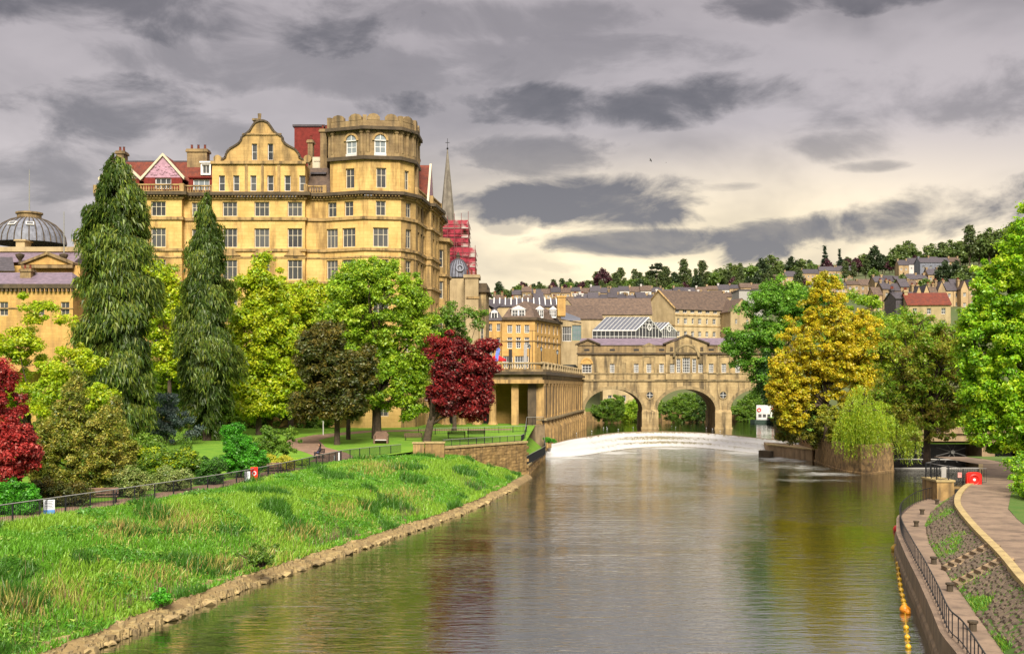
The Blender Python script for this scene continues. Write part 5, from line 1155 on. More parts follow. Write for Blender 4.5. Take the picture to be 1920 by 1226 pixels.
def tree(name, label, base, lobes, n_puffs, pr, lpp, leaf, pal, trunk=.4, h_trunk=None, n_tips=12, group=None, forks=3, crown_name='crown', lean=(0,0), **kw):
    root = thing(name, label, 'tree', base, 0, group); me, pc = puffs_mesh('crown', lobes, n_puffs, pr, lpp, leaf, pal, base=base, **kw)
    link(crown_name, me, root); ht = h_trunk or min(l[2]-l[5]*.4 for l in lobes)
    limbs(root, trunk, ht, pc, lean, n_tips=n_tips, forks=forks); return root
def weeper(name, label, base, height, prof, pal, n_br=420, spray=1.0, trunk=.5, seed=0, lean=(0,0), per=46):
    """weeping conifer: tiers of drooping branches hung with long sprays"""
    root = thing(name, label, 'tree', base); Cn = []; U = []; S_ = []; I = []; bt = MB(); b = MB()
    bt.tube([(0,0,-.4),(0,0,.2),(lean[0]*.3,lean[1]*.3,height*.35),(lean[0]*.7,0,height*.7),(lean[0],lean[1],height*.97)], [trunk*1.5,trunk*1.1,trunk*.85,trunk*.45,.05], 9)
    nodes = [(.07+.92*((q+rng.random())/70)**.92, q*2.39996+rng.uniform(-.4,.4), rng.uniform(.55,1.28)) for q in range(70)]
    for k in range(n_br):
        nf, na, nl = nodes[k % 70]; f = min(.995, max(.06, nf+rng.normal()*.009)); z0 = f*height; l = lerp(prof, f)[0]*nl*rng.uniform(.7,1.1); a = na+rng.normal()*.22; ca, sa = math.cos(a), math.sin(a); dr = rng.uniform(.30,.6)
        ax0 = lean[0]*f; pts = [(ax0+ca*l*t, sa*l*t, z0+l*(.22*t-dr*t*t)) for t in (0,.35,.7,1)]
        if k % 3 == 0: b.tube(pts, [.09,.07,.04,.015], 4, False)
        m_ = max(10, int(per*min(1.5, l/3.2))); t = rng.uniform(.18,1.05,m_)**.75; w_ = rng.normal(size=m_)*.17*l*(.35+t*.6); hang = rng.uniform(0,1,m_)**1.5*spray*3.2*(.35+.75*t)
        Cn.append(np.stack([ax0+ca*l*t-sa*w_, sa*l*t+ca*w_, z0+l*(.22*t-dr*t*t)-hang-.12*np.abs(w_)], 1))
        u = np.stack([ca*.35*np.ones(m_)+rng.normal(size=m_)*.22, sa*.35+rng.normal(size=m_)*.22, -np.ones(m_)], 1); U.append(u); S_.append(spray*rng.uniform(.6,1.9,m_)*(.7+.3*t)); tier = nl > 1.0
        I.append(np.where(rng.random(m_) < (.10+.42*tier)*(t > .4), 2, np.where(rng.random(m_) < .5, 0, 1)))
    Cn = np.concatenate(Cn); U = np.concatenate(U); S_ = np.concatenate(S_); I = np.concatenate(I).astype(int); n = len(Cn)
    N = Cn.copy(); N[:,2] = 0; N = unit(N)*.8+rng.normal(size=(n,3))*.5; N[:,2] += .25
    link('crown', leaf_mesh('crown', Cn, N, S_, colours(pal, I, n, .3), .22, U), root); bt.build('trunk', 'bark', root, True); b.build('branches', 'bark', root); return root
def bush(name, label, base, lobes, n_puffs, pr, lpp, leaf, pal, cat='shrub', group=None, **kw):
    root = thing(name, label, cat, base, 0, group); me, pc = puffs_mesh('foliage', lobes, n_puffs, pr, lpp, leaf, pal, shell=.35, **kw); link('foliage', me, root)
    b = MB()
    for t in pc[rng.permutation(len(pc))[:7]]: b.tube([(t[0]*.2,t[1]*.2,-.1),(t[0]*.5,t[1]*.5,t[2]*.5),tuple(t)], [.07,.05,.015], 4)
    b.build('stems', 'bark', root); return root
LIME = [(.42,.50,.012),(.34,.46,.012),(.50,.55,.02),(.25,.37,.012)]
SPRING = [(.31,.46,.02),(.24,.40,.016),(.39,.52,.03),(.16,.29,.014)]
MID = [(.13,.24,.020),(.09,.18,.016),(.18,.30,.025)]
DARKC = [(.050,.092,.014),(.085,.14,.018),(.18,.235,.028)]
YEW = [(.052,.070,.012),(.075,.088,.014),(.115,.105,.016),(.16,.13,.018)]
COPPER = [(.26,.016,.02),(.16,.011,.014),(.36,.03,.03),(.10,.009,.013)]
REDP = [(.46,.040,.036),(.34,.026,.024),(.56,.085,.07),(.20,.016,.016)]
GOLD = [(.60,.46,.015),(.53,.42,.014),(.68,.56,.025),(.46,.47,.02),(.38,.35,.016)]
BRIGHT = [(.32,.54,.012),(.24,.47,.012),(.44,.60,.02),(.15,.34,.01)]
GOLDC = [(.22,.24,.022),(.13,.17,.018),(.40,.36,.06)]
WILLOW = [(.34,.46,.02),(.26,.40,.018),(.43,.52,.03)]
EMER = [(.07,.32,.014),(.10,.40,.018),(.045,.20,.012)]
VARI = [(.28,.34,.08),(.16,.24,.04),(.38,.42,.14),(.08,.13,.02)]
BRWN = [(.25,.36,.02),(.27,.22,.03),(.20,.36,.02),(.34,.35,.03)]
def gb(px, Y): x = (px-CX)/F*Y; return (x, Y, gz(x, Y)-.05)
# ---- left garden: the large trees
weeper('weeping_conifer', 'tallest dark weeping conifer in front of the hotel left end', gb(236,122), (850-283)/F*122, [(0,1.0),(.08,1.6),(.16,2.8),(.3,3.5),(.45,3.9),(.6,3.6),(.75,3.3),(.85,3.0),(.93,2.5),(.975,1.3),(1,.2)], DARKC, 640, .56, .55, lean=(-1.3,0), per=250)
weeper('weeping_conifer', 'narrower dark weeping conifer with bare trunk foot before the hotel', gb(388,146), (833-366)/F*146, [(0,1.2),(.08,2.2),(.18,3.5),(.3,3.8),(.5,3.6),(.7,3.0),(.85,2.1),(.95,1.1),(1,.2)], DARKC, 540, .56, .5, per=250)
tree('lime_tree', 'glowing yellow green tree between the two weeping conifers', gb(318,168), [(0,0,17,5.6,4,9),(-2.5,0,22,3.6,3,5),(3,0,12,5,4,7)], 230, 1.3, 110, .55, LIME, .35, 8, 8, boughs=False)
tree('lime_tree', 'feathery yellow green tree right of the narrower conifer', gb(485,158), [(0,0,15,6.0,5,8.5),(4,0,12,5,4,6),(-2.5,0,10,4,4,6),(1.0,0,21.5,3.2,2.6,4.5),(4.5,-1,7.0,3.6,3,4.5),(0,-1,5.0,4,3,3.5)], 430, 1.1, 110, .5, LIME, .4, 7, 14, droop=.2, boughs=False)
tree('lime_tree', 'pale green tree mass rising in front of the hotel wall', gb(545,172), [(0,0,19,6,5,5),(5,0,18,5,5,4.5),(-4,0,17,4,4,5)], 170, 1.3, 100, .55, LIME, .4, 10, 8, boughs=False)
tree('yew_tree', 'dark bronze yew with spreading crown beside the garden path', gb(632,138), [(0,0,8.2,5.0,4.5,4.0),(-2.5,0,10.5,3.0,3.5,4.5),(2.6,0,8.8,3.0,3.5,3.8),(-1.0,0,12.4,2.4,3,3.2),(-4.0,0,4.9,2.6,3,2.2),(1,-1,5.0,3.6,3,2.2)], 330, .85, 150, .42, YEW, .35, 4.5, 12, droop=.15, jit=.35, boughs=False)
tree('yew_tree', 'slim dark trunked tree just right of the yew', gb(653,148), [(0,0,7,2,2,2)], 20, .8, 70, .4, SPRING, .28, 6, 3)
tree('broadleaf_tree', 'largest round green tree in front of the hotel tower', gb(706,150), [(0,0,17.4,7.6,6.5,7.0),(-3.8,0,14.5,5.0,5,6),(4.2,0,13.0,4.6,5,7),(1.0,0,8.0,5.5,5,5.0),(4.5,0,6.0,3.4,4,4.0),(-2.0,-1,20.5,4.5,4,3.2)], 760, .9, 105, .40, SPRING, .62, 6, 22, droop=.12, boughs=False, shell=.62)
tree('broadleaf_tree', 'fresh green tree peeking out between the round tree and the copper beech', gb(852,168), [(0,0,16.5,3.0,3,4.2),(-1.5,0,12,2.6,3,4)], 90, 1.0, 110, .45, MID, .3, 8, 8)
tree('copper_beech', 'deep red copper beech beside the colonnade', gb(800,141), [(4.6,0,8.8,4.2,4,4.6),(2.2,0,11.6,2.6,3,3.0),(6.4,0,6.6,2.6,3,2.8),(2.4,0,6.4,3.0,3,3.4),(7.4,0,12.2,1.6,1.6,1.1),(5.4,0,4.2,2.6,2.6,1.6),(8.4,0,9.2,1.0,1.2,.8)], 330, .8, 140, .36, COPPER, .5, 3.4, 16, lean=(.7,0), jit=.35, boughs=False)
# ---- far left foreground plants
tree('red_maple', 'crimson maple at the left edge above the bright shrub', gb(4,68), [(-.6,0,5.6,2.5,2.2,2.3),(.9,0,4.0,1.8,1.8,1.7),(-.6,0,7.8,1.8,1.5,1.6),(.2,-.4,2.4,1.4,1.3,1.1)], 260, .45, 120, .20, REDP, .12, 2.2, 9, jit=.35, boughs=False)
tree('lime_tree', 'sprawling yellow green tree behind the crimson maple', gb(60,98), [(0,0,8.5,5.0,4,4.2),(-3,0,12.5,2.8,2.5,2.4),(3.4,0,7.5,3.4,3,4),(1.5,0,13.5,1.5,1.3,2.6),(-3,0,5,4,3,4),(4,0,4,4,3,4)], 480, .6, 95, .3, LIME, .25, 4, 12)
tree('golden_cypress', 'broad gold tipped cypress with pointed tops behind the fence', gb(142,77), [(0,0,2.2,3.6,2.6,2.2),(-.4,0,4.4,2.7,2.2,2.0),(-.2,0,6.4,1.5,1.4,1.8),(-.1,0,8.1,.75,.7,1.5),(1.9,0,3.6,1.6,1.6,2.2),(2.1,0,5.3,.7,.7,1.3),(-2.3,0,3.0,1.7,1.7,1.8)], 400, .42, 110, .19, GOLDC, .2, 1.6, 8, jit=.4, boughs=False, flat=.9)
tree('golden_cypress', 'lower gold tipped cypress top right of the broad one', gb(216,83), [(0,0,2.6,1.9,1.8,2.2),(0,0,4.6,1.1,1.1,1.6),(.1,0,6.2,.5,.5,1.1)], 130, .42, 110, .2, GOLDC, .15, 1.5, 5, jit=.4, boughs=False, flat=.9)
bush('emerald_shrub', 'bright emerald shrub behind the railings at the left edge', gb(22,67), [(0,0,1.2,1.7,1.4,1.4),(-1.6,0,1.6,1.6,1.4,1.7),(1.1,-.3,.8,1.0,1.0,.9)], 170, .36, 110, .17, EMER, boughs=False)
bush('dark_shrub', 'dark olive shrub under the broad golden cypress', gb(96,71.5), [(0,0,1.0,1.7,1.2,1.1),(1.5,0,.8,1.2,1.1,1.0)], 120, .34, 100, .16, YEW, boughs=False)
bush('variegated_shrub', 'pale variegated shrub above the park bench', gb(228,77.5), [(0,0,1.2,2.0,1.4,1.3),(1.1,-.3,.9,1.2,1.2,1.0),(-1.2,0,.9,1.2,1.2,1.0)], 200, .36, 110, .16, VARI, boughs=False)
bush('variegated_shrub', 'grey green variegated shrub touching the railings', gb(322,82), [(0,0,.9,1.6,1.3,1.1)], 100, .36, 110, .16, [(.24,.31,.07),(.13,.20,.035),(.34,.40,.13)], boughs=False)
bush('round_shrub', 'rounded yellowish hedge shrub behind the grey green one', gb(318,88), [(-1.2,0,1.5,1.7,1.5,1.6),(1.0,0,1.5,1.6,1.5,1.6)], 190, .4, 110, .19, MID+LIME[:1], boughs=False)
bush('laurel_hedge', 'clipped dark laurel block by the path', gb(397,87.5), [(0,0,1.2,1.35,1.2,1.25),(-.2,0,.6,1.4,1.2,.7)], 130, .32, 110, .16, [(.05,.16,.015),(.08,.22,.02),(.03,.09,.01)], boughs=False)
bush('emerald_shrub', 'tall emerald shrub below the narrower conifer', gb(448,94), [(0,0,1.9,1.7,1.6,2.0),(1.0,0,1.5,1.5,1.5,1.6),(-.5,0,3.5,1.1,1.1,1.4)], 240, .38, 110, .18, EMER, boughs=False)
bush('gold_hedge', 'golden yellow clipped hedge next to the path', gb(522,101), [(-.7,0,.8,.95,1.0,.85),(.6,0,.75,.95,1.0,.8)], 110, .3, 110, .16, [(.46,.46,.03),(.36,.40,.03),(.54,.52,.05)], boughs=False)
bush('spiky_shrub', 'olive spiky shrub behind the golden hedge', gb(503,112), [(0,0,1.7,2.3,1.6,1.7)], 110, .4, 90, .22, MID)
bush('flower_bed', 'bright green bedding plants at the path bend', gb(565,108.5), [(0,0,.3,1.1,1.0,.5),(-1.0,0,.3,.9,.9,.45)], 80, .26, 80, .14, BRIGHT, boughs=False)
bush('shrub_border', 'dense green undergrowth behind the variegated shrub', gb(265,96), [(-3,0,1.6,3,2,2),(1.5,0,1.6,3,2,2.0)], 170, .6, 90, .24, MID)
bush('shrub_border', 'leafy hedge hiding the hotel foot behind the conifers', gb(500,176), [(-10,0,3,7,2,3.4),(0,0,3,7,2,3.2),(9,0,2.6,6,2,3.0)], 240, .9, 90, .4, MID)
bush('blue_spruce', 'small silvery blue spruce between the conifers', gb(312,138), [(0,0,5.0,2.0,2,3.4),(0,0,2.6,2.6,2.2,1.8)], 110, .6, 100, .3, [(.12,.17,.15),(.07,.11,.10),(.18,.23,.20)], 'tree')
tree('lawn_tree', 'pale green low tree on the lawn behind the conifers', gb(430,176), [(0,0,7,6,5,5),(-8,0,6,5,4,4),(-15,0,8,5,4,6)], 170, 1.2, 90, .5, SPRING, .3, 3, 9)
bush('shrub_border', 'mid green shrub mass closing the lawn in the distance', gb(640,183), [(-8,0,2,6,2,2.4),(0,0,1.8,6,2,2),(8,0,1.6,4,2,1.8)], 160, .8, 80, .4, MID)
bush('shrub_border', 'leafy shrub mass at the far left behind the lime tree', gb(70,140), [(-6,0,5,7,3,5),(5,0,4,6,3,4.5),(12,0,5,4,3,5)], 260, 1.1, 90, .42, SPRING)
# ---- right bank
def rb(px, Y, z): return ((px-CX)/F*Y, Y, z)
tree('yellow_tree', 'golden yellow tree in new leaf on the island', rb(1550,168,3.9), [(-.5,0,14.0,7.2,5,6.4),(-5.0,0,9.5,4.6,4,5.4),(3.0,0,10.0,5.4,4.5,6.0),(-.5,0,20.4,3.6,3.2,5.0),(-5.0,0,4.6,3.2,3,4.0),(5.0,0,15.0,3.8,3,5.0),(-6.0,0,7.0,3.2,3,4.4)], 900, .72, 70, .38, GOLD, .45, 6, 34, droop=.08, shell=.4, jit=.35, boughs=False)
tree('island_tree', 'green tree with loose crown behind the yellow tree near the bridge', rb(1465,196,3.9), [(0,0,19.5,6.4,5,6.2),(-5.0,0,14.5,4.2,4,4.2),(5.0,0,22.5,6,4,4.0),(-2,0,10,4,4,4)], 420, 1.15, 110, .46, [(.14,.32,.025),(.10,.25,.02),(.21,.40,.03)], .4, 12, 16)
bush('ivy_column', 'dark ivy clad trunk hanging beside the third arch', (48.4,193,1.7), [(-5.4,0,12.5,1.9,2,3.6),(-4.6,0,8.8,1.5,1.6,2.6),(-1.6,0,4.4,2.4,2,3.4)], 150, .75, 110, .34, [(.045,.12,.018),(.065,.17,.022),(.03,.08,.014)], 'tree', boughs=False)
tree('island_tree', 'fresh green tree rising behind the yellow tree on the right', rb(1615,205,3.9), [(0,0,19.5,6.5,5,5.6),(6,0,16.5,6.0,4,6.0),(12,0,13.5,5,4,5.5),(-4,0,13,6,4,6)], 400, 1.15, 100, .46, SPRING, .4, 12, 12)
def willow(name, label, base, domes, pal, trunk=.35):
    """curtains of hanging twigs falling from several overlapping domes (dx, dy, radius, top, lowest, strands)"""
    root = thing(name, label, 'tree', base); Cn = []; U = []; S_ = []; tips = []
    for dx0, dy0, R0, Htop, zlow, n in domes:
        tips += [[dx0+R0*.6*math.cos(a), dy0+R0*.6*math.sin(a), Htop*.92] for a in (.5,2.6,4.7)]
        for k in range(n):
            a = rng.uniform(0, 2*math.pi); r = R0*math.sqrt(rng.uniform(.01,1)); z1 = Htop-(Htop-zlow)*.45*(r/R0)**2+rng.uniform(-.5,.5); L = rng.uniform(.2,1)**.8*(z1-zlow+rng.uniform(-.4,.8)); m_ = max(5, int(L/.15)); t = np.linspace(0,1,m_)
            Cn.append(np.stack([dx0+r*math.cos(a)*(1+.15*t)+rng.normal(size=m_)*.08, dy0+r*math.sin(a)*(1+.15*t)+rng.normal(size=m_)*.08, z1-L*t], 1)); u = rng.normal(size=(m_,3))*.4; u[:,2] = -1; U.append(u); S_.append(rng.uniform(.18,.38,m_))
    Cn = np.concatenate(Cn); U = np.concatenate(U); S_ = np.concatenate(S_); nn = len(Cn)
    link('crown', leaf_mesh('crown', Cn, rng.normal(size=(nn,3))+np.array([0,-.3,.3]), S_, colours(pal, rng.integers(0,len(pal),nn), nn, .3), .38, U), root)
    limbs(root, trunk, max(d[3] for d in domes)*.5, np.array(tips), n_tips=len(tips)); return root
willow('weeping_willow', 'bright weeping willow trailing over the island wall', rb(1608,154,3.9), [(-.4,-2.8,1.9,6.0,-2.2,210),(1.8,-2.0,1.6,5.0,-1.4,130),(-2.0,-1.6,1.7,4.8,-1.2,130),(.4,-.6,2.4,8.0,1.5,190),(3.0,0,1.9,6.6,-.2,130)], WILLOW)
willow('weeping_willow', 'olive weeping willow overhanging the sluice gate', rb(1690,157,3.8), [(-1.0,-1.8,1.7,5.6,-2.0,150),(.8,-2.0,1.4,4.4,-2.9,120),(2.4,-.5,1.8,6.0,.6,110),(0,0,2.6,8.2,2.0,170)], [(.28,.38,.02),(.21,.31,.018),(.38,.44,.03)])
tree('lime_tree', 'yellow green tree filling the gap between the yellow tree and the willows', rb(1640,172,3.9), [(0,0,8.5,5.2,4,4.6),(3.6,0,7.0,4.2,4,4.2),(-3.4,0,7.5,3.4,3.5,4.0),(1,0,13,4,3.5,3.4)], 330, .8, 95, .36, WILLOW+GOLD[3:4], .3, 4, 12)
bush('island_bush', 'yellow olive bush hiding the foot of the yellow tree', rb(1562,162,3.9), [(0,0,2.6,2.8,2,3.4),(2.6,0,3.2,2.4,2,3.2)], 150, .6, 100, .3, [(.30,.32,.02),(.20,.24,.018),(.38,.36,.025)], boughs=False)
bush('island_bush', 'dark olive bush at the island tip by the weir', rb(1520,172,3.2), [(0,0,3.0,4.2,2.8,4.2),(3.2,-3,2.0,2.6,2.4,3.2),(-3.0,2,3.0,2.8,2.4,3.6),(5.0,-3,2.2,2.4,2,3.0)], 340, .7, 110, .32, [(.16,.18,.018),(.10,.13,.014),(.26,.24,.02)], boughs=False)
tree('brown_tree', 'sparse brownish green tree with bare branches left of the big tree', rb(1738,130,3.2), [(0,0,13.0,6.2,5,5.4),(-3.0,0,9.0,4.6,4,5),(3.0,0,8.0,4.6,4,5.0),(0,0,5.0,4.5,3,3)], 520, .7, 62, .31, BRWN, .38, 5, 44, forks=7, shell=.3)
tree('broadleaf_tree', 'light green tree behind the sparse brownish tree', rb(1700,176,3.9), [(0,0,12,6,4,6),(5,0,9,5,4,6),(-4,0,7,5,4,5)], 260, 1.1, 100, .45, SPRING, .35, 6, 8)
tree('broadleaf_tree', 'huge vivid green tree overhanging the pavement at the right edge', (50.6,107,KZ), [(0,0,17,7.4,7,9.5),(-4.6,-.5,11,4.6,5,6.5),(-4.2,0,5.0,4.0,4,3.0),(1.5,0,23.5,5.0,5,4.8),(-1,-3,6.5,5.2,4,4.4),(3,0,9,6,6,6.5),(-4.6,0,17,3.2,4,3.6),(-2.2,-6,3.6,2.6,2.4,2.4),(-6.4,0,13,2.8,3,4.5),(-6.2,0,7.5,2.4,3,3.5)], 1500, .72, 105, .34, BRIGHT, .6, 5.5, 24, droop=.1, boughs=False, shell=.62)
bush('bank_thicket', 'green thicket behind the sluice between the brown tree and the huge tree', rb(1775,172,3.5), [(-4,0,4,5,3,4.5),(3,0,5,5,3,5.5),(9,0,5,5,3,6)], 260, .9, 90, .4, SPRING, 'thicket', boughs=False)
bush('verge_shrub', 'leafy shrub at the edge of the pavement under the big tree', (39.4,86.5,KZ), [(.6,0,1.0,1.5,2.5,1.3),(2.6,0,1.6,2.4,3,2.0),(3.6,5,2.2,3,3,2.6),(-.6,-6,.7,1.0,2.5,.9)], 260, .55, 100, .24, BRIGHT)
bush('verge_shrub', 'low yellow green weeds along the pavement verge', (37.2,76,KZ), [(1.2,0,.25,.8,3.5,.4),(.9,5,.3,.8,3,.4)], 60, .25, 70, .14, LIME)
# ---- beyond the bridge
for px, Y, sc_, lab, pal in ((1140,304,1.0,'dark green riverside bush under the first arch on the left',MID),(1178,312,.8,'lighter riverside bush under the first arch by the house',SPRING),(1272,306,1.15,'rounded dark bush framed by the middle arch',MID),(1302,308,1.1,'second dark bush framed by the middle arch',[(.05,.11,.018),(.08,.15,.02)]),(1335,312,.8,'bush seen at the edge of the middle arch',MID),(1400,314,1.1,'dark bush seen through the third arch',MID),(1210,314,1.0,'bush filling the right side of the first arch',MID)):
    bush('riverside_bush', lab, rb(px,Y,UP+.2), [(0,0,2.8*sc_,5.0*sc_,2.5,3.6*sc_),(2,0,4.8*sc_,3.4*sc_,2.2,3.0*sc_)], 190, .8, 90, .42, pal, boughs=False)
# ---- hill trees: a few kinds, copied
def hill_proto(pal, lobes, n_p, pr, lpp, leaf, trunk=.4, h=3):
    root = thing('hill_tree', '', 'tree'); me, pc = puffs_mesh('crown', lobes, n_p, pr, lpp, leaf, pal, boughs=False); link('crown', me, root); limbs(root, trunk, h, pc, n_tips=4, forks=0); return root
KINDS = {
 'green': hill_proto([(.10,.15,.03),(.075,.115,.025),(.13,.185,.035)], [(0,0,9,6,6,5.5),(2,0,6,5,5,4),(-3,0,7,4,4,4)], 70, 1.9, 30, 1.3),
 'bright': hill_proto([(.13,.22,.03),(.10,.17,.028),(.17,.26,.04)], [(0,0,8,6.5,6,5.5),(3,0,6,4,4,3.5)], 70, 1.9, 30, 1.3),
 'dark': hill_proto([(.035,.06,.02),(.05,.08,.025),(.025,.045,.015)], [(0,0,9,5,5,6.5),(1,0,14,3,3,4)], 70, 1.7, 30, 1.2),
 'purple': hill_proto([(.07,.018,.03),(.045,.012,.02),(.10,.025,.04)], [(0,0,8,6,6,5.5),(0,0,11,4,4,4)], 70, 1.8, 30, 1.2),
 'fir': hill_proto([(.02,.045,.02),(.03,.06,.025)], [(0,0,4,4,4,3),(0,0,9,3,3,4),(0,0,14,1.9,1.9,4),(0,0,18,.9,.9,3)], 80, 1.0, 30, 1.0),
 'tall': hill_proto([(.08,.12,.03),(.06,.09,.025),(.11,.14,.04)], [(0,0,11,4.5,4.5,7),(0,0,17,3.5,3.5,5)], 80, 1.6, 30, 1.1),
 'cedar': hill_proto([(.025,.04,.018),(.035,.05,.02)], [(0,0,17,7,6,1.2),(-3,0,14,5,5,1.0),(3,0,12,5,5,1.0),(0,0,19,4,4,1)], 80, 1.2, 30, 1.0, .6, 12)}
LAB = {'green':'mid green rounded tree','bright':'bright green rounded tree','dark':'dark evergreen tree','purple':'purple leaved beech','fir':'pointed dark fir','tall':'tall slender green tree','cedar':'flat topped cedar'}
ZONE = [(1000,'above the corner building'),(1110,'above the stone block roof'),(1240,'above the long brown range'),(1330,'above the tall gable'),(1420,'above the ochre block windows'),(1510,'above the green island tree'),(1600,'above the yellow tree'),(1690,'left of the hillside terraces'),(1780,'above the hillside terraces'),(9999,'beside the huge vivid tree')]
first = set()
def hill_tree(px, Y, kind, sc_=1.0, dz=0):
    x = (px-CX)/F*Y; p = KINDS[kind]; o = p if kind not in first else copy_tree(p); first.add(kind)
    o.location = (x, Y, hill_z(x, Y)-.6+dz); s = sc_*rr.uniform(.85,1.15); o.scale = (s, s, s*rr.uniform(.9,1.1)); o.rotation_euler = (0,0,rr.uniform(0,6.28))
    where = 'among the houses' if Y < 600 else 'on the lower slope' if Y < 900 else 'in the main hill belt' if Y < 1100 else 'on the skyline'
    o['label'] = LAB[kind]+' '+where+' '+next(t for m_, t in ZONE if px < m_); o['group'] = o['label']; return o
for px, k, s in ((925,'bright',.8),(945,'green',.8),(978,'purple',1.0),(998,'dark',.9),(1012,'tall',.7),(1040,'dark',1.1),(1055,'fir',.8),(1066,'bright',1.0),(1082,'dark',.9),(1100,'green',1.2),(1118,'tall',1.1),(1131,'purple',1.5),(1150,'green',1.5),(1165,'tall',1.1),(1184,'bright',1.5),(1205,'green',1.4),(1232,'cedar',1.5),(1218,'tall',1.2),(1250,'tall',1.4),(1268,'dark',1.2),(1282,'tall',1.5),(1300,'fir',.9),(1318,'tall',1.2),(1338,'bright',1.4),(1350,'green',1.6),(1368,'green',1.8),(1388,'green',1.8),(1408,'bright',1.7),(1428,'dark',1.6),(1446,'green',1.8),(1466,'green',1.7),(1486,'dark',1.6),(1504,'green',1.6),(1522,'bright',1.4),(1549,'purple',1.5),(1546,'fir',1.5),(1574,'fir',1.6),(1590,'purple',1.4),(1606,'purple',1.3),(1622,'green',1.5),(1640,'dark',1.5),(1655,'dark',1.3),(1668,'purple',1.0),(1684,'green',1.9),(1700,'green',2.0),(1716,'purple',1.3),(1732,'purple',1.2),(1748,'green',1.9),(1765,'tall',1.6),(1782,'green',2.0),(1800,'green',2.0),(1818,'tall',1.8),(1836,'green',2.2),(1855,'green',2.2),(1875,'green',2.2),(1900,'green',2.2)):
    hill_tree(px, rr.uniform(930,1040), k, s*.95)
for k in range(72): hill_tree(1085+800*(k+rr.random())/72, rr.uniform(1045,1095), rr.choice(('green','green','bright','dark','green')), 1.05)
for px in range(935,1340,9): hill_tree(px+rr.uniform(-4,4), rr.uniform(1080,1200), rr.choice(('green','dark','green','tall','bright')), 1.0)
for k in range(110):
    hill_tree(1300+600*(k+rr.random())/110, rr.uniform(1200,1560), rr.choice(('green','green','dark','tall','bright')), 1.0)
for k in range(44):
    hill_tree(rr.uniform(930,1640), rr.uniform(660,880), rr.choice(('green','bright','dark','tall','purple')), .75)
for px, Y, k, s in ((1770,520,'dark',.9),(1792,525,'dark',1.0),(1810,515,'green',1.0),(1655,520,'bright',.7),(1690,545,'green',.7),(1735,540,'bright',.6),(1300,560,'bright',.5),(1250,470,'green',.6),(1330,470,'green',.5),(1460,480,'green',.9),(1500,500,'bright',.9),(1530,480,'green',1.0)):
    hill_tree(px, Y, k, s)
for k, p in KINDS.items():
    if k not in first: bpy.data.objects.remove(p)
# ---- grass on the banks
def blades(name, pts, hgt, col, width, lean=.45):
    n = len(pts); a = rng.uniform(0,2*np.pi,n); d = np.stack([np.cos(a),np.sin(a),np.zeros(n)],1); ln = rng.normal(size=(n,3))*lean; ln[:,2] = 1; ln = unit(ln)
    co = np.empty((n,3,3), np.float32); co[:,0] = pts-d*width[:,None]; co[:,1] = pts+d*width[:,None]; co[:,2] = pts+ln*hgt[:,None]
    me = bpy.data.meshes.new(name); me.vertices.add(3*n); me.vertices.foreach_set('co', co.ravel()); me.loops.add(3*n); me.loops.foreach_set('vertex_index', np.arange(3*n, dtype=np.int32)); me.polygons.add(n); me.polygons.foreach_set('loop_start', np.arange(0,3*n,3,dtype=np.int32)); me.update(calc_edges=True)
    at = me.attributes.new('col','FLOAT_COLOR','FACE'); rgba = np.ones((n,4),np.float32); rgba[:,:3] = np.clip(col,.002,.9); at.data.foreach_set('color', rgba.ravel()); me.materials.append(M['grass_blade']); return me
pts = []; hg = []; cl = []
TAN = [((340,985),60,22),((220,1000),45,18),((500,1050),45,20),((640,960),40,14),((120,1120),60,25),((300,1080),60,20),((570,1005),40,12),((700,880),40,12),((760,930),40,14),((30,1150),50,30),((430,1060),50,16)]
for k in range(160000):
    y = 43+rng.random()**1.35*100; t = rng.random()**.9*1.06-.06; x, y, z = bank_pt(y, t); f = F/y; px = CX+x*f; py = HY+(H-z)*f
    tan = max([math.exp(-((px-c[0])/a)**2-((py-c[1])/b_)**2) for c, a, b_ in TAN]); v = noise2(x*1.3, y*1.0, .9); v2 = noise2(x+40, y*.7, .45)
    if rng.random() < tan*.62: c = (.40,.36,.09) if rng.random() < .75 else (.28,.19,.07)
    elif v > .32: c = (.055,.16,.014)
    elif v2 > .15: c = (.20,.36,.028)
    else: c = (.115,.29,.018)
    h_ = .26+.30*max(0, v2+.3)+.25*tan+(.3 if v > .45 else 0); hg.append(h_*rng.uniform(.5,1.3)); cl.append(c); pts.append((x, y, z-.03))
pts = np.array(pts); hg = np.array(hg); cl = np.array(cl)*(1+rng.uniform(-.28,.28,(len(cl),1)))
tag(link('bank_grass', blades('bank_grass', pts, hg, cl, rng.uniform(.022,.05,len(pts))*(.6+pts[:,1]/110))), 'long tufted grass covering the steep river bank', 'grass', None, 'stuff')
pts = []; cl = []; nr_ = []
for k in range(60000):
    y = 43+rng.random()**1.35*98; t = rng.random()**.9*1.04-.04; x, y, z = bank_pt(y, t); v = noise2(x*1.7+9, y*1.2, .8); v2 = noise2(x+40, y*.7, .45)
    if v < .02 and rng.random() < .8: continue
    hh = .12+.55*max(0, v)+.12*v2; pts.append((x, y, z+hh*rng.random()**.5)); cl.append((.075,.24,.016) if v > .4 else (.18,.36,.03) if rng.random() < .7 else (.30,.40,.06))
n_ = len(pts); tag(link('bank_weeds', leaf_mesh('bank_weeds', np.array(pts), rng.normal(size=(n_,3))*.6+np.array([0,-.3,.8]), rng.uniform(.10,.26,n_), np.array(cl)*(1+rng.uniform(-.3,.3,(n_,1))), .5)), 'broad leaved weeds growing in clumps on the river bank', 'weeds', None, 'stuff')
pts = []; cl = []
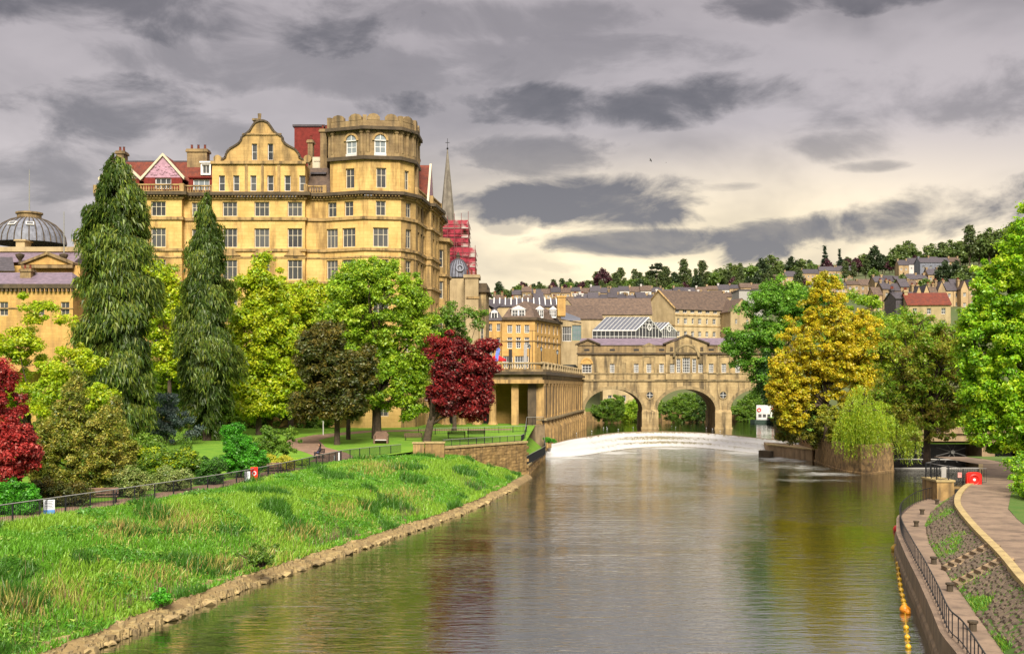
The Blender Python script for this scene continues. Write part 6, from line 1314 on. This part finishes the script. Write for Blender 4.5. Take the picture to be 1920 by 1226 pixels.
for k in range(46000):
    y = 43+rng.random()*57; i_ = lerp(INNER, y)[0]; kk = lerp(KERB, y)[0]; u = rng.random(); s = u*(kk-i_); v = noise2(i_+s*1.2, y*.5, 1.4)+.5*(1-s/.7 if s < .7 else 0)
    if v+rng.normal()*.2 < .5: continue
    pts.append((i_+s, y, 1.5+(KZ-1.52)*u)); cl.append((.10,.26,.02) if rng.random() < .7 else (.22,.28,.03))
pts = np.array(pts); cl = np.array(cl)*(1+rng.uniform(-.3,.3,(len(cl),1))); tag(link('slope_weeds', blades('slope_weeds', pts, rng.uniform(.07,.24,len(pts)), cl, rng.uniform(.012,.03,len(pts)), .7)), 'weeds growing between the cobbles of the slope', 'weeds', None, 'stuff')
# weeds and shrublets on the bank
for px, py, s, lab in ((490,1045,.8,'dark leafy clump low on the bank near the brown stalks'),(1030,800,.9,'ivy clump at the corner railing above the weir'),(912,905,.9,'leafy clump where the bank meets the stone wall'),(300,1115,.5,'small dark clump low on the near bank'),(800,880,.6,'leafy clump high on the bank before the wall')):
    y = 66 if px == 490 else 184 if px == 1030 else 131 if px == 912 else 57 if px == 300 else 120
    x = (px-CX)/F*y; z = 2.6 if px == 1030 else max(.4, H-(py-HY)/F*y-.4); bush('bank_clump', lab, (x, y, z), [(0,0,.5*s,1.0*s,.9*s,.7*s)], 26, .32*s, 70, .16, EMER if px != 490 else MID)
b = MB()
for k in range(420):
    c = ((470,1030),(640,990),(770,950),(330,1095),(60,1140),(870,905))[k % 6]; y0 = F*(H-1.6)/(c[1]-HY); x0 = (c[0]-CX)/F*y0; x = x0+rr.gauss(0,1.2); y = y0+rr.gauss(0,2.0)
    xw = lerp(WATER_L, y)[0]-1.5; xe = lerp(EDGE_L, y)[0]; t = max(.02, min(.95, (x-xw)/(xe-xw))); p = bank_pt(y, t); b.tube([p, (p[0]+rr.uniform(-.12,.12), p[1]+rr.uniform(-.12,.12), p[2]+rr.uniform(.4,1.0))], [.014,.006], 3, False)
tag(b.build('dry_stalks', 'wood'), 'dry brown stalks standing in the bank grass', 'weeds', None, 'stuff')
# ================================================================ FENCES, STREET FURNITURE, PEOPLE, SMALL THINGS
def polyline(pts, step):
    """points every step metres along a plan polyline"""
    out = []; carry = 0
    for (x0,y0),(x1,y1) in zip(pts, pts[1:]):
        L = math.hypot(x1-x0, y1-y0); s = carry
        while s < L: out.append((x0+(x1-x0)*s/L, y0+(y1-y0)*s/L)); s += step
        carry = s-L
    return out
def iron_fence(name, label, pts, zf, h, post=2.2, picket=.14, rail_m='grey_rail', gap=None, pr=.014):
    x0, y0 = pts[0]; root = wthing(name, label, 'fence', (x0, y0, zf(x0,y0)))
    top = MB().tube([(x,y,zf(x,y)+h) for x,y in pts], .035, 6); top.build('top_rail', rail_m, root)
    MB().tube([(x,y,zf(x,y)+.14) for x,y in pts], .022, 5).build('bottom_rail', 'black_iron', root)
    for x, y in polyline(pts, post): MB().tube([(x,y,zf(x,y)-.1),(x,y,zf(x,y)+h)], .045, 6).build('post', 'black_iron', root)
    if picket:
        b = MB()
        for x, y in polyline(pts, picket): b.tube([(x,y,zf(x,y)+.14),(x,y,zf(x,y)+h)], pr, 4, False)
        tag(b.build('pickets', 'black_iron', root), kind='stuff')
    return root
el_ = dense([(x, y) for y, x in EDGE_L[1:6]], 5)
fence = iron_fence('garden_fence', 'black iron fence with grey handrail along the garden path', [(x-.1,y) for x,y in el_]+[(-16.2,117),(-14.5,121.5),(-12.3,126)], lambda x, y: 4.1, 1.12)
# piers and railings over the garden retaining wall
for px, w_ in ((785,1.2),(815,2.2)):
    Y = 127.2 if px == 785 else 128.2; x = (px-CX)/F*Y; o = wthing('stone_pier', 'squat stone gate pier at the fence end, %s one' % ('narrower' if px == 785 else 'wider'), 'pier', (x, Y, 4)); MB().box(x-w_/2,Y-.4,3.2,x+w_/2,Y+.4,5.25).build('shaft', 'wall_stone', o); MB().box(x-w_/2-.1,Y-.5,5.25,x+w_/2+.1,Y+.5,5.42).build('cap', 'kerb_stone', o)
iron_fence('wall_railing', 'low iron railing on top of the garden retaining wall', [(-8,131.8),(-3,138.8),(1.2,144.8),(1.6,149)], lambda x, y: 4.6, .85, 1.6, .18)
iron_fence('lawn_railing', 'thin iron railing across the far lawn before the colonnade', [(-13,158),(-4,161),(2.2,165)], lambda x, y: gz(x,y), .9, 2.4, .25)
iron_fence('quay_railing', 'dark railing dropping beside the small quay lawn', [(1.8,146),(5.0,170),(5.2,184.5)], lambda x, y: 1.35+max(0,(y-168))*.06, 1.3, 1.5, .2)
iron_fence('corner_railing', 'spiked railing at the garden corner beside the weir', [(1.7,150),(2.0,166),(2.4,185.0),(5.2,185.6)], lambda x, y: 4.6+max(0,(y-170))*.05, 1.3, 1.8, .2)
# benches
def bench(label, loc, rotz, w=1.9, m='wood'):
    root = thing('park_bench', label, 'bench', loc, rotz)
    for k in range(4): MB().box(-w/2,-.28+k*.15,.42,w/2,-.16+k*.15,.46).build('seat_slat', m, root)
    for k in range(3): b = MB(); b.M = Matrix.Translation((0,.32,.56+k*.15)) @ Matrix.Rotation(R(-12),4,'X'); b.box(-w/2,0,0,w/2,.035,.11).build('back_slat', m, root)
    for s in (-1, 1):
        x = s*(w/2-.12); MB().tube([(x,-.26,0),(x,-.26,.62),(x,.25,.64)], .035, 5).tube([(x,.3,0),(x,.27,.44),(x,.4,.98)], .035, 5).build('frame', 'black_iron', root)
    return root
bx, by, bz = gb(187, 73.2); bench('weathered wooden bench behind the railings below the variegated shrub', (bx, by, 4.11), R(12), 2.2)
sx_, sy_ = (598-CX)/F*118, 118.; sz_ = gz(sx_, sy_)+.01
bench('dark bench on the path bend with the seated person', (sx_, sy_, sz_), R(-62), 1.7, 'dark_wood')
for px, Y, lab in ((856,150,'dark wooden bench right of the copper beech trunk'),(893,152,'dark wooden bench farthest right on the wall terrace'),(776,146,'brown bench back left of the copper beech trunk')):
    x = (px-CX)/F*Y; bench(lab, (x, Y, gz(x,Y)+.01), R(180 if px != 776 else 175), 2.4, 'dark_wood' if px != 776 else 'wood')
x = (514-CX)/F*97.5; bench('small bench half hidden behind the railings beside the golden hedge', (x,97.5,4.12), R(8), 1.3)
# rustic arched stone seat by the big trunk
x = (714-CX)/F*140; RS = wthing('hooded_shelter', 'small brown hooded seat beside the big trunk', 'shelter', (x,140,4.5)); z = gz(x,140)
MB().slab([(x-.9,z),(x+.9,z),(x+.9,z+1.1),(x+.6,z+1.5),(x-.6,z+1.5),(x-.9,z+1.1)], 140.5, 140.8).build('back', 'wood', RS); MB().box(x-.9,139.8,z,x-.7,140.5,z+1.0).box(x+.7,139.8,z,x+.9,140.5,z+1.0).build('side', 'wood', RS); MB().box(x-.7,139.8,z+.4,x+.7,140.5,z+.5).build('seat', 'white_render', RS)
# seated person
PE = thing('person', 'person with long dark hair sitting on the path bench, dark coat and blue skirt', 'person', (sx_, sy_, sz_), R(-62))
def skin_body(name, joints, edges, m, parent, lvl=2):
    me = bpy.data.meshes.new(name); me.from_pydata([j[0] for j in joints], edges, []); o = link(name, me, parent)
    md = o.modifiers.new('skin','SKIN'); sv = me.skin_vertices[0].data
    for v, j in zip(sv, joints): v.radius = (j[1], j[1] if len(j) < 3 else j[2])
    sv[0].use_root = True; s = o.modifiers.new('sub','SUBSURF'); s.levels = s.render_levels = lvl; me.materials.append(M[m]); return o
J = [((0,.05,.55),.15,.13),((0,.12,.78),.13,.11),((0,.14,1.0),.15,.11),((0,.12,1.13),.06),((0,.10,1.22),.055),
     ((-.19,.12,1.03),.06),((-.25,.02,.80),.045),((-.12,-.18,.70),.035),((-.06,-.24,.69),.035),
     ((.19,.12,1.03),.06),((.25,.02,.80),.045),((.12,-.18,.70),.035),((.06,-.24,.69),.035),
     ((-.10,-.02,.54),.10),((-.11,-.38,.55),.075),((-.10,-.44,.28),.055),((-.10,-.42,.07),.04),((-.10,-.55,.04),.04),
     ((.10,-.02,.54),.10),((.13,-.38,.56),.075),((.20,-.52,.30),.055),((.22,-.60,.10),.04),((.22,-.72,.08),.04)]
E = [(0,1),(1,2),(2,3),(3,4),(2,5),(5,6),(6,7),(7,8),(2,9),(9,10),(10,11),(11,12),(0,13),(13,14),(14,15),(15,16),(16,17),(0,18),(18,19),(19,20),(20,21),(21,22)]
skin_body('body', J, E, 'dark_cloth', PE)
bm = bmesh.new(); bmesh.ops.create_uvsphere(bm, u_segments=16, v_segments=12, radius=.115)
for v in bm.verts: v.co.y *= 1.05; v.co.z *= 1.22; v.co.y -= .025 if (v.co.y < -.09 and abs(v.co.x) < .03 and abs(v.co.z) < .03) else 0
me = bpy.data.meshes.new('head'); bm.to_mesh(me); bm.free(); me.materials.append(M['skin']); me.shade_smooth(); link('head', me, PE, (0,.07,1.33))
bm = bmesh.new(); bmesh.ops.create_uvsphere(bm, u_segments=16, v_segments=12, radius=.14)
for v in bm.verts:
    v.co.z *= 1.1
    if v.co.z < -.02 and v.co.y > -.02: v.co.z *= 2.6; v.co.x *= .9
    if v.co.y < -.06: v.co.y = -.06+(v.co.y+.06)*.2
me = bpy.data.meshes.new('hair'); bm.to_mesh(me); bm.free(); me.materials.append(M['hair']); me.shade_smooth(); link('hair', me, PE, (0,.10,1.37))
skin_body('skirt', [((0,.04,.6),.17,.14),((-.09,-.16,.57),.125),((-.11,-.34,.55),.10),((.09,-.16,.57),.125),((.12,-.34,.56),.10)], [(0,1),(1,2),(0,3),(3,4)], 'denim', PE)
for s in (-1,1): skin_body('hand', [((s*.06,-.24,.69),.03),((s*.02,-.30,.67),.026),((0,-.35,.65),.014),((s*.03,-.35,.65),.013),((s*.05,-.33,.66),.012),((s*.06,-.27,.70),.014),((-s*.015,-.33,.655),.012)], [(0,1),(1,2),(1,3),(1,4),(0,5),(1,6)], 'skin', PE, 1)
# signs on the fence
def board(name, label, x, y, z, w, h, face, rotz=0, stripes=0, extra=None, cat='sign'):
    root = thing(name, label, cat, (x, y, z), rotz); MB().box(-w/2,-.03,0,w/2,.0,h).build('panel', face, root)
    for k in range(stripes): q = MB().box(-w*.36,-.036,h*(.86-.11*k),w*(.36-.1*(k % 2)),-.031,h*(.86-.11*k)+h*.035); q.build('text_line', 'sign_ink', root)
    if extra: MB().box(-w/2+.005,-.038,.01,w/2-.005,-.032,h*.28).build('colour_band', extra, root)
    return root
def on_fence(px):
    k = (px-CX)/F
    for (x0,y0),(x1,y1) in zip(el_, el_[1:]):
        if (x0-k*y0)*(x1-k*y1) <= 0: t = (k*y0-x0)/((x1-x0)-k*(y1-y0)); return x0+(x1-x0)*t-.16+.05, y0+(y1-y0)*t-.12
x, y = on_fence(97); board('notice_board', 'white notice with blue foot fixed to the garden fence', x, y, 4.35, .62, .80, 'sign_white', R(20), 5, 'sign_blue')
x, y = on_fence(467); board('small_notice', 'small pale notice on the fence next to the red panel', x, y, 4.25, .42, .85, 'sign_white', R(20), 4)
x, y = on_fence(480); lb = board('lifebelt_cabinet', 'tall red lifebelt cabinet on the garden fence', x, y-.05, 4.2, .55, 1.15, 'red_plastic', R(20), 0, None, 'cabinet'); MB().lathe([(.10,0),(.14,.03),(.18,0)], 12).build('ring_emblem', 'sign_white', lb, loc=(0,-.045,.65)).rotation_euler = (R(90),0,0)
for px in (630,638): 
    x = (px-CX)/F*113.5; board('pale_tag', 'narrow white tag tied to the fence near its bend, %s one' % ('lower' if px == 630 else 'taller'), x, 112.6, 4.3, .14, .5 if px == 630 else .8, 'sign_white', R(25))
# pale post on the lawn
x = (606-CX)/F*158; MB().tube([(x,158,gz(x,158)-.1),(x,158,gz(x,158)+1.8)], .07, 8).lathe([(.07,gz(x,158)+1.8),(.1,gz(x,158)+1.85),(0,gz(x,158)+1.95)], 8, (x,158,0)).build('pale_post', 'white_paint'); tag(bpy.data.objects['pale_post'], 'single pale post standing at the edge of the lawn', 'post')
# ---- right quay: railing of separate bars, bollards, buoys
rl = dense([(x, y) for y, x in RAIL], 6); q0 = rl[0]
QR = wthing('quay_railing', 'black railing along the low walkway on the right bank', 'railing', (q0[0], q0[1], 1.5))
MB().tube([(x,y,2.52) for x,y in rl], .035, 6).build('top_rail', 'black_iron', QR); MB().tube([(x,y,1.66) for x,y in rl], .025, 5).build('bottom_rail', 'black_iron', QR)
pk = MB().tube([(0,0,0),(0,0,1.02)], .024, 5).mesh('bar', 'black_iron')
for x, y in polyline(rl, .95): 
    if y > 36: link('bar', pk, QR, (x, y, 1.5))
bo = MB().lathe([(.16,0),(.16,.3),(.22,.34),(.22,.42),(.0,.44)], 10).mesh('bollard', 'soot_and_shade_stone')
for k, (px, py) in enumerate(((1824,1182),(1822,1176),(1781,1108),(1751,1057),(1718,987),(1729,964),(1757,945))):
    p = G(px, py, 1.5)
    if k == 1: continue
    lab = ('stubby mooring bollard nearest the camera on the walkway','second mooring bollard on the walkway','third mooring bollard on the walkway, below the farther steps','mooring bollard where the walkway bends','small mooring bollard beyond the bend','farthest mooring bollard by the stone pier')[k-(k > 1)]
    tag(link('bollard', bo, None, p), lab, 'bollard', 'bollards on the walkway')
by_ = MB().lathe([(0,-.16),(.13,-.1),(.18,0),(.13,.1),(0,.16)], 12).mesh('float', 'yellow_plastic', True)
chain = [(1691,990),(1684,1006),(1682,1016),(1679,1026),(1680,1036),(1682,1046),(1683,1056),(1684,1066),(1685,1076),(1687,1086),(1688,1096),(1690,1106),(1692,1116),(1694,1126),(1696,1133),(1699,1176),(1701,1194),(1703,1212)]
for k, (px, py) in enumerate(chain):
    p = G(px, py, .06); o = tag(link('float', by_, None, p), 'small yellow float on the safety line beside the quay', 'float', 'small yellow floats on the safety line'); o.rotation_euler = (R(90), 0, rr.uniform(0,3)); o.scale = (.8,.8,.9)
for px, py, s, lab, mm in ((1678,1028,.28,'cluster of bigger yellow buoys at the bend of the line','yellow_plastic'),(1696,1142,.25,'large orange buoy at the knot of the line','orange_plastic'),(1683,992,.36,'red buoy against the quay wall','red_plastic')):
    p = G(px, py, .15); root = thing('buoy', lab, 'buoy', p)
    prof = [(0,-s),(s*.55,-s*.85),(s*.95,-s*.35),(s*.97,s*.3),(s*.6,s*.82),(.08,s),(.08,s*1.12),(0,s*1.15)]
    MB().lathe(prof, 16).build('ball', mm, root, True); MB().lathe([(s*.98,-.05),(s*1.03,0),(s*.98,.05)], 16).build('belt', mm, root)
    if mm != 'red_plastic': MB().lathe([(r_*.7,z_*.7) for r_,z_ in prof], 14).build('ball', mm, root, True, loc=(.2,.16,-.05)); MB().lathe([(r_*.6,z_*.6) for r_,z_ in prof], 14).build('ball', mm, root, True, loc=(.04,-.38,-.08))
b = MB(); b.tube([tuple(G(px, py, .03)) for px, py in chain], .03, 4); tag(b.build('safety_line', 'yellow_plastic'), 'thin line threading the yellow floats', 'rope')
# stone pier, upper railing and the red lifebuoy housing
px_, Y = 1768, 101.5; x = (px_-CX)/F*Y; SPR = wthing('stone_pier', 'square stone pier where the quay railing ends', 'pier', (x, Y, 1.5))
MB().box(x-.75,Y-.6,1.2,x+.75,Y+3,3.15).build('shaft', 'wall_stone', SPR); MB().box(x-.85,Y-.7,3.15,x+.85,Y+3.1,3.32).build('cap', 'kerb_stone', SPR)
MB().box(x+.75,Y-.2,1.2,42.6,Y+.3,2.7).build('side_wall', 'wall_stone', SPR)
UR = iron_fence('upper_railing', 'iron railing round the landing beside the red lifebuoy', [(x-.6,Y+2.5),(x-.6,Y-.5),(x+1.6,Y-.5),(42.1,Y-.7)], lambda X, Yy: 3.32 if X < x+1 else 3.0, 1.35, 1.3, .2, 'strut_steel')
iron_fence('landing_railing', 'short railing running back from the landing under the tree', [(x-.6,Y+2.6),(x+1.5,Y+6),(x+3.5,Y+10)], lambda X, Yy: 3.1, 1.5, 2, 0, 'strut_steel')
board('grey_panel', 'grey information panel on the landing railing', x-.15, Y-.58, 3.55, .42, .95, 'panel_grey', 0, 0)
board('pink_notice', 'small pinkish red notice on the landing railing', x+1.25, Y-.62, 3.55, .34, .45, 'pink_plastic', 0, 3)
board('iron_grille', 'small dark grille let into the low wall below the railing', x+1.5, Y-.26, 1.95, 1.1, .55, 'gate_steel', 0, 0, None, 'grille')
lx, ly, lz = (1824-CX)/F*100.6, 100.4, H-(913-HY)/F*100.4
LB = thing('lifebuoy_housing', 'red square lifebuoy housing with ring and pale hub', 'lifebuoy', (lx, ly, lz))
def rsq(w, h, r, n=5): return [(cx_+r*math.cos(a), cz_+r*math.sin(a)) for cx_, cz_, a0 in ((w/2-r,h-r,0),(-w/2+r,h-r,90),(-w/2+r,r,180),(w/2-r,r,270)) for a in [R(a0+90*i/n) for i in range(n+1)]]
MB().slab(rsq(1.3,1.32,.3)[::-1], -.12, .2).build('housing', 'red_plastic', LB); 
o = MB().lathe([(.34,.0),(.36,.08),(.44,.13),(.52,.08),(.54,0)], 24).build('ring', 'red_plastic', LB, True, loc=(0,-.12,.66)); o.rotation_euler = (R(90),0,0)
o = MB().lathe([(0,.05),(.09,.05),(.13,.02),(.13,0)], 16).build('hub', 'sign_white', LB, True, loc=(0,-.13,.66)); o.rotation_euler = (R(90),0,0)
MB().tube([(.75,.1,-.35),(.75,.1,1.55)], .05, 6).build('post', 'black_iron', LB)
# ---- sluice with radial gate
SL = wthing('sluice_gate', 'dark steel radial sluice gate under a concrete deck', 'sluice', (60,162,0))
MB().box(51.5,160.5,3.9,73,166,5.7).box(51.2,160.1,5.0,73,160.6,5.9).build('deck', 'concrete', SL); MB().box(51.5,165.8,-1,73,166,4).build('gate_plate', 'gate_steel', SL)
MB().box(66.2,160,-1,68,166,4).build('sluice_pier', 'concrete', SL); MB().box(52.4,159.5,.05,66,159.8,.25).build('sill_beam', 'panel_grey', SL); MB().tube([(53,160,1.45),(66.2,160,1.3)], .09, 5).build('cross_beam', 'panel_grey', SL)
for c in (57.5, 62.6):
    for k in range(8): a = R(22.5+45*k); MB().tube([(c,161.6,2.35),(c+2.3*math.cos(a),162.0,2.35+1.6*math.sin(a))], .08, 5).build('strut', 'strut_steel', SL)
    MB().lathe([(0,-.2),(.3,-.2),(.3,.2),(0,.2)], 10).build('hub', 'strut_steel', SL, loc=(c,161.5,2.35)).rotation_euler = (R(90),0,0)
# ---- pleasure boat beyond the third arch
bx_, by2 = (1440-CX)/F*300, 300.; PB = thing('pleasure_boat', 'white pleasure boat moored beyond the third arch', 'boat', (bx_, by2, UP), R(-12))
MB().prism([(-3.4,-1.4),(5.5,-1.6),(5.5,1.6),(-3.4,1.4),(-4.6,0)], -.3, .9).build('hull', 'boat_hull', PB)
b = MB(); facade(PB, b, (-3.0,-1.35), (5.3,-1.5), .9, 4.6, [(.9+1.15*k, 1.5, .9, .9, 1, 1, dict(fm='boat_white', fw=.05)) for k in range(6)], .15); facade(PB, b, (-3.0,1.35), (-3.0,-1.35), .9, 4.6, [(.75,1.5,.9,.9,1,1,dict(fm='boat_white',fw=.05)),(1.95,1.5,.9,.9,1,1,dict(fm='boat_white',fw=.05))], .15); b.box(-3.0,-1.3,4.6,5.3,1.4,4.75); b.build('cabin', 'boat_white', PB)
for x_ in (-2.3, 1.4): o = MB().lathe([(.3,0),(.35,.1),(.5,.1),(.55,0)], 14).build('lifebelt', 'red_plastic', PB, loc=(x_,-1.42,3.5)); o.rotation_euler = (R(90),0,0)
# ---- street furniture on the terrace
def lamp(label, px, Y, ptop):
    x = (px-CX)/F*Y; zt = zz(ptop,Y); root = wthing('street_lamp', label, 'lamp', (x,Y,14.2)); MB().lathe([(.32,14.2),(.3,14.9),(.12,15.2),(.09,zt-1.1),(.14,zt-1.0)], 10, (x,Y,0)).build('post', 'black_iron', root); MB().lathe([(.16,zt-1.0),(.3,zt-.3),(.3,zt-.28)], 6, (x,Y,0)).build('lantern', 'pale_glass', root); MB().lathe([(.36,zt-.28),(.1,zt),(0,zt+.2)], 6, (x,Y,0)).build('cap', 'black_iron', root)
lamp('black street lamp behind the balustrade near the flag', 993, 262, 646); lamp('black street lamp on the balustrade, middle of the curve', 1015, 262, 650); lamp('black street lamp closest to the bridge', 1045, 266, 656)
x = (998-CX)/F*270; o = wthing('tall_lamp_mast', 'tall thin mast with crossarm in front of the corner building', 'lamp', (x,270,14.2)); MB().tube([(x,270,14.2),(x,270,zz(619,270))], [.1,.06], 6).build('mast', 'black_iron', o); MB().tube([(x-1.0,270,zz(620,270)),(x+1.0,270,zz(620,270))], .06, 5).build('crossarm', 'black_iron', o)
x = (932-CX)/F*232; PA = wthing('parasol', 'red parasol on the terrace behind the balustrade', 'parasol', (x,232,14.2)); MB().tube([(x,232,14.2),(x,232,18.0)], .05, 6).build('pole', 'steel_tube', PA); MB().lathe([(0,zz(664,232)),(1.9,zz(674,232)),(1.9,zz(677,232))], 8, (x,232,0)).build('canopy', 'red_cloth', PA)
x = (929-CX)/F*228; FL = wthing('feather_flag', 'blue feather flag standing beside the red parasol', 'flag', (x,228,14.2)); MB().tube([(x,228,14.2),(x,228,17),(x+.3,228,zz(652,228)),(x+.75,228,zz(650,228))], .035, 5).build('pole', 'steel_tube', FL); MB().slab([(x-.05,zz(678,228)),(x+.55,zz(676,228)),(x+.7,zz(662,228)),(x+1.0,zz(656,228)),(x+.7,zz(650,228)),(x+.25,zz(654,228)),(x,zz(664,228))], 227.96, 228.0).build('cloth', 'blue_cloth', FL)
for px, w_, r0_, r1_, m_, lab in ((957,.8,655,680,'gate_steel','dark banner column in front of the shop window'),(985,.7,645,682,'panel_grey','grey info column beside the lamp')):
    x = (px-CX)/F*258; o = wthing('info_column', lab, 'column', (x,258,14.2)); MB().box(x-w_/2,258,14.2,x+w_/2,258.3,zz(r0_,258)).build('panel', m_, o); MB().box(x-w_/2-.1,257.9,14.2,x+w_/2+.1,258.4,14.6).build('base', 'black_iron', o)
VN = wthing('dark_van', 'dark green van parked where the street meets the bridge', 'van', ((1069-CX)/F*272, 272, 14.2)); x = (1069-CX)/F*272
MB().slab([(x-2.0,14.6),(x+2.0,14.6),(x+2.0,16.1),(x+1.3,16.9),(x-1.8,16.9),(x-2.0,16.4)], 272, 273.9).build('body', 'van_green', VN); MB().box(x-1.6,271.97,16.0,x+.9,271.99,16.7).build('side_window', 'window_glass', VN)
for s in (-1.25,1.25): o = MB().lathe([(0,-.12),(.36,-.12),(.36,.12),(0,.12)], 12).build('wheel', 'black_iron', VN, loc=(x+s,272.0,14.56)); o.rotation_euler = (R(90),0,0)
# ---- birds
def bird(label, p, span, m='bird_feather', rotz=0, roll=0):
    root = thing('bird', label, 'bird', p, rotz); root.rotation_euler = (0, roll, rotz)
    MB().lathe([(0,-.5*span*.5),(.06*span,-.15*span),(.075*span,0),(.04*span,.18*span),(0,.26*span)], 8).build('body', m, root, True).rotation_euler = (R(90),0,0)
    for s in (-1,1):
        b = MB(); w_ = [(0,-.08*span,0),(s*.25*span,-.10*span,.10*span),(s*.5*span,.06*span,.02*span),(s*.25*span,.05*span,.10*span),(0,.10*span,0)]; b.add(w_+[(x_,y_,z_-.012) for x_,y_,z_ in w_], [(0,1,3,4),(1,2,3),(5,9,8,6),(6,8,7)]); b.build('wing', m, root)
bird('gull flying just right of the hotel tower, upper of the pair', P(774,249,150), .9, 'bird_feather', R(30), R(10)); bird('gull flying just right of the hotel tower, lower of the pair', P(768,247,155), .7, 'bird_feather', R(-20), R(-14))
bird('dark bird flying in the open sky above the town', P(1220,301,140), .7, 'bird_feather', R(60), R(35)); bird('far speck of a bird right of the other in the sky', P(1249,305,260), .5, 'bird_feather', R(40), R(12))
rr2 = random.Random(3)
for k in range(16):
    px = 1060+rr2.random()*330; py = lerp([(1060,822),(1150,806),(1230,803),(1310,805),(1400,815)], px)[0]-rr2.uniform(0,7); p = G(px, py, UP+.1); root = thing('gull', 'small white gull standing along the crest of the weir', 'bird', p, rr2.uniform(0,6), 'gulls along the weir crest'); root.scale = (.62,.62,.62)
    MB().lathe([(0,-.26),(.09,-.12),(.13,0),(.1,.14),(0,.26)], 8).build('body', 'gull_white', root, True, loc=(0,0,.12)).rotation_euler = (R(80),0,0); MB().lathe([(0,-.07),(.06,0),(0,.08)], 7).build('head', 'gull_white', root, True, loc=(0,-.2,.28)); MB().box(-.02,-.34,.26,.02,-.24,.29).build('beak', 'yellow_plastic', root)
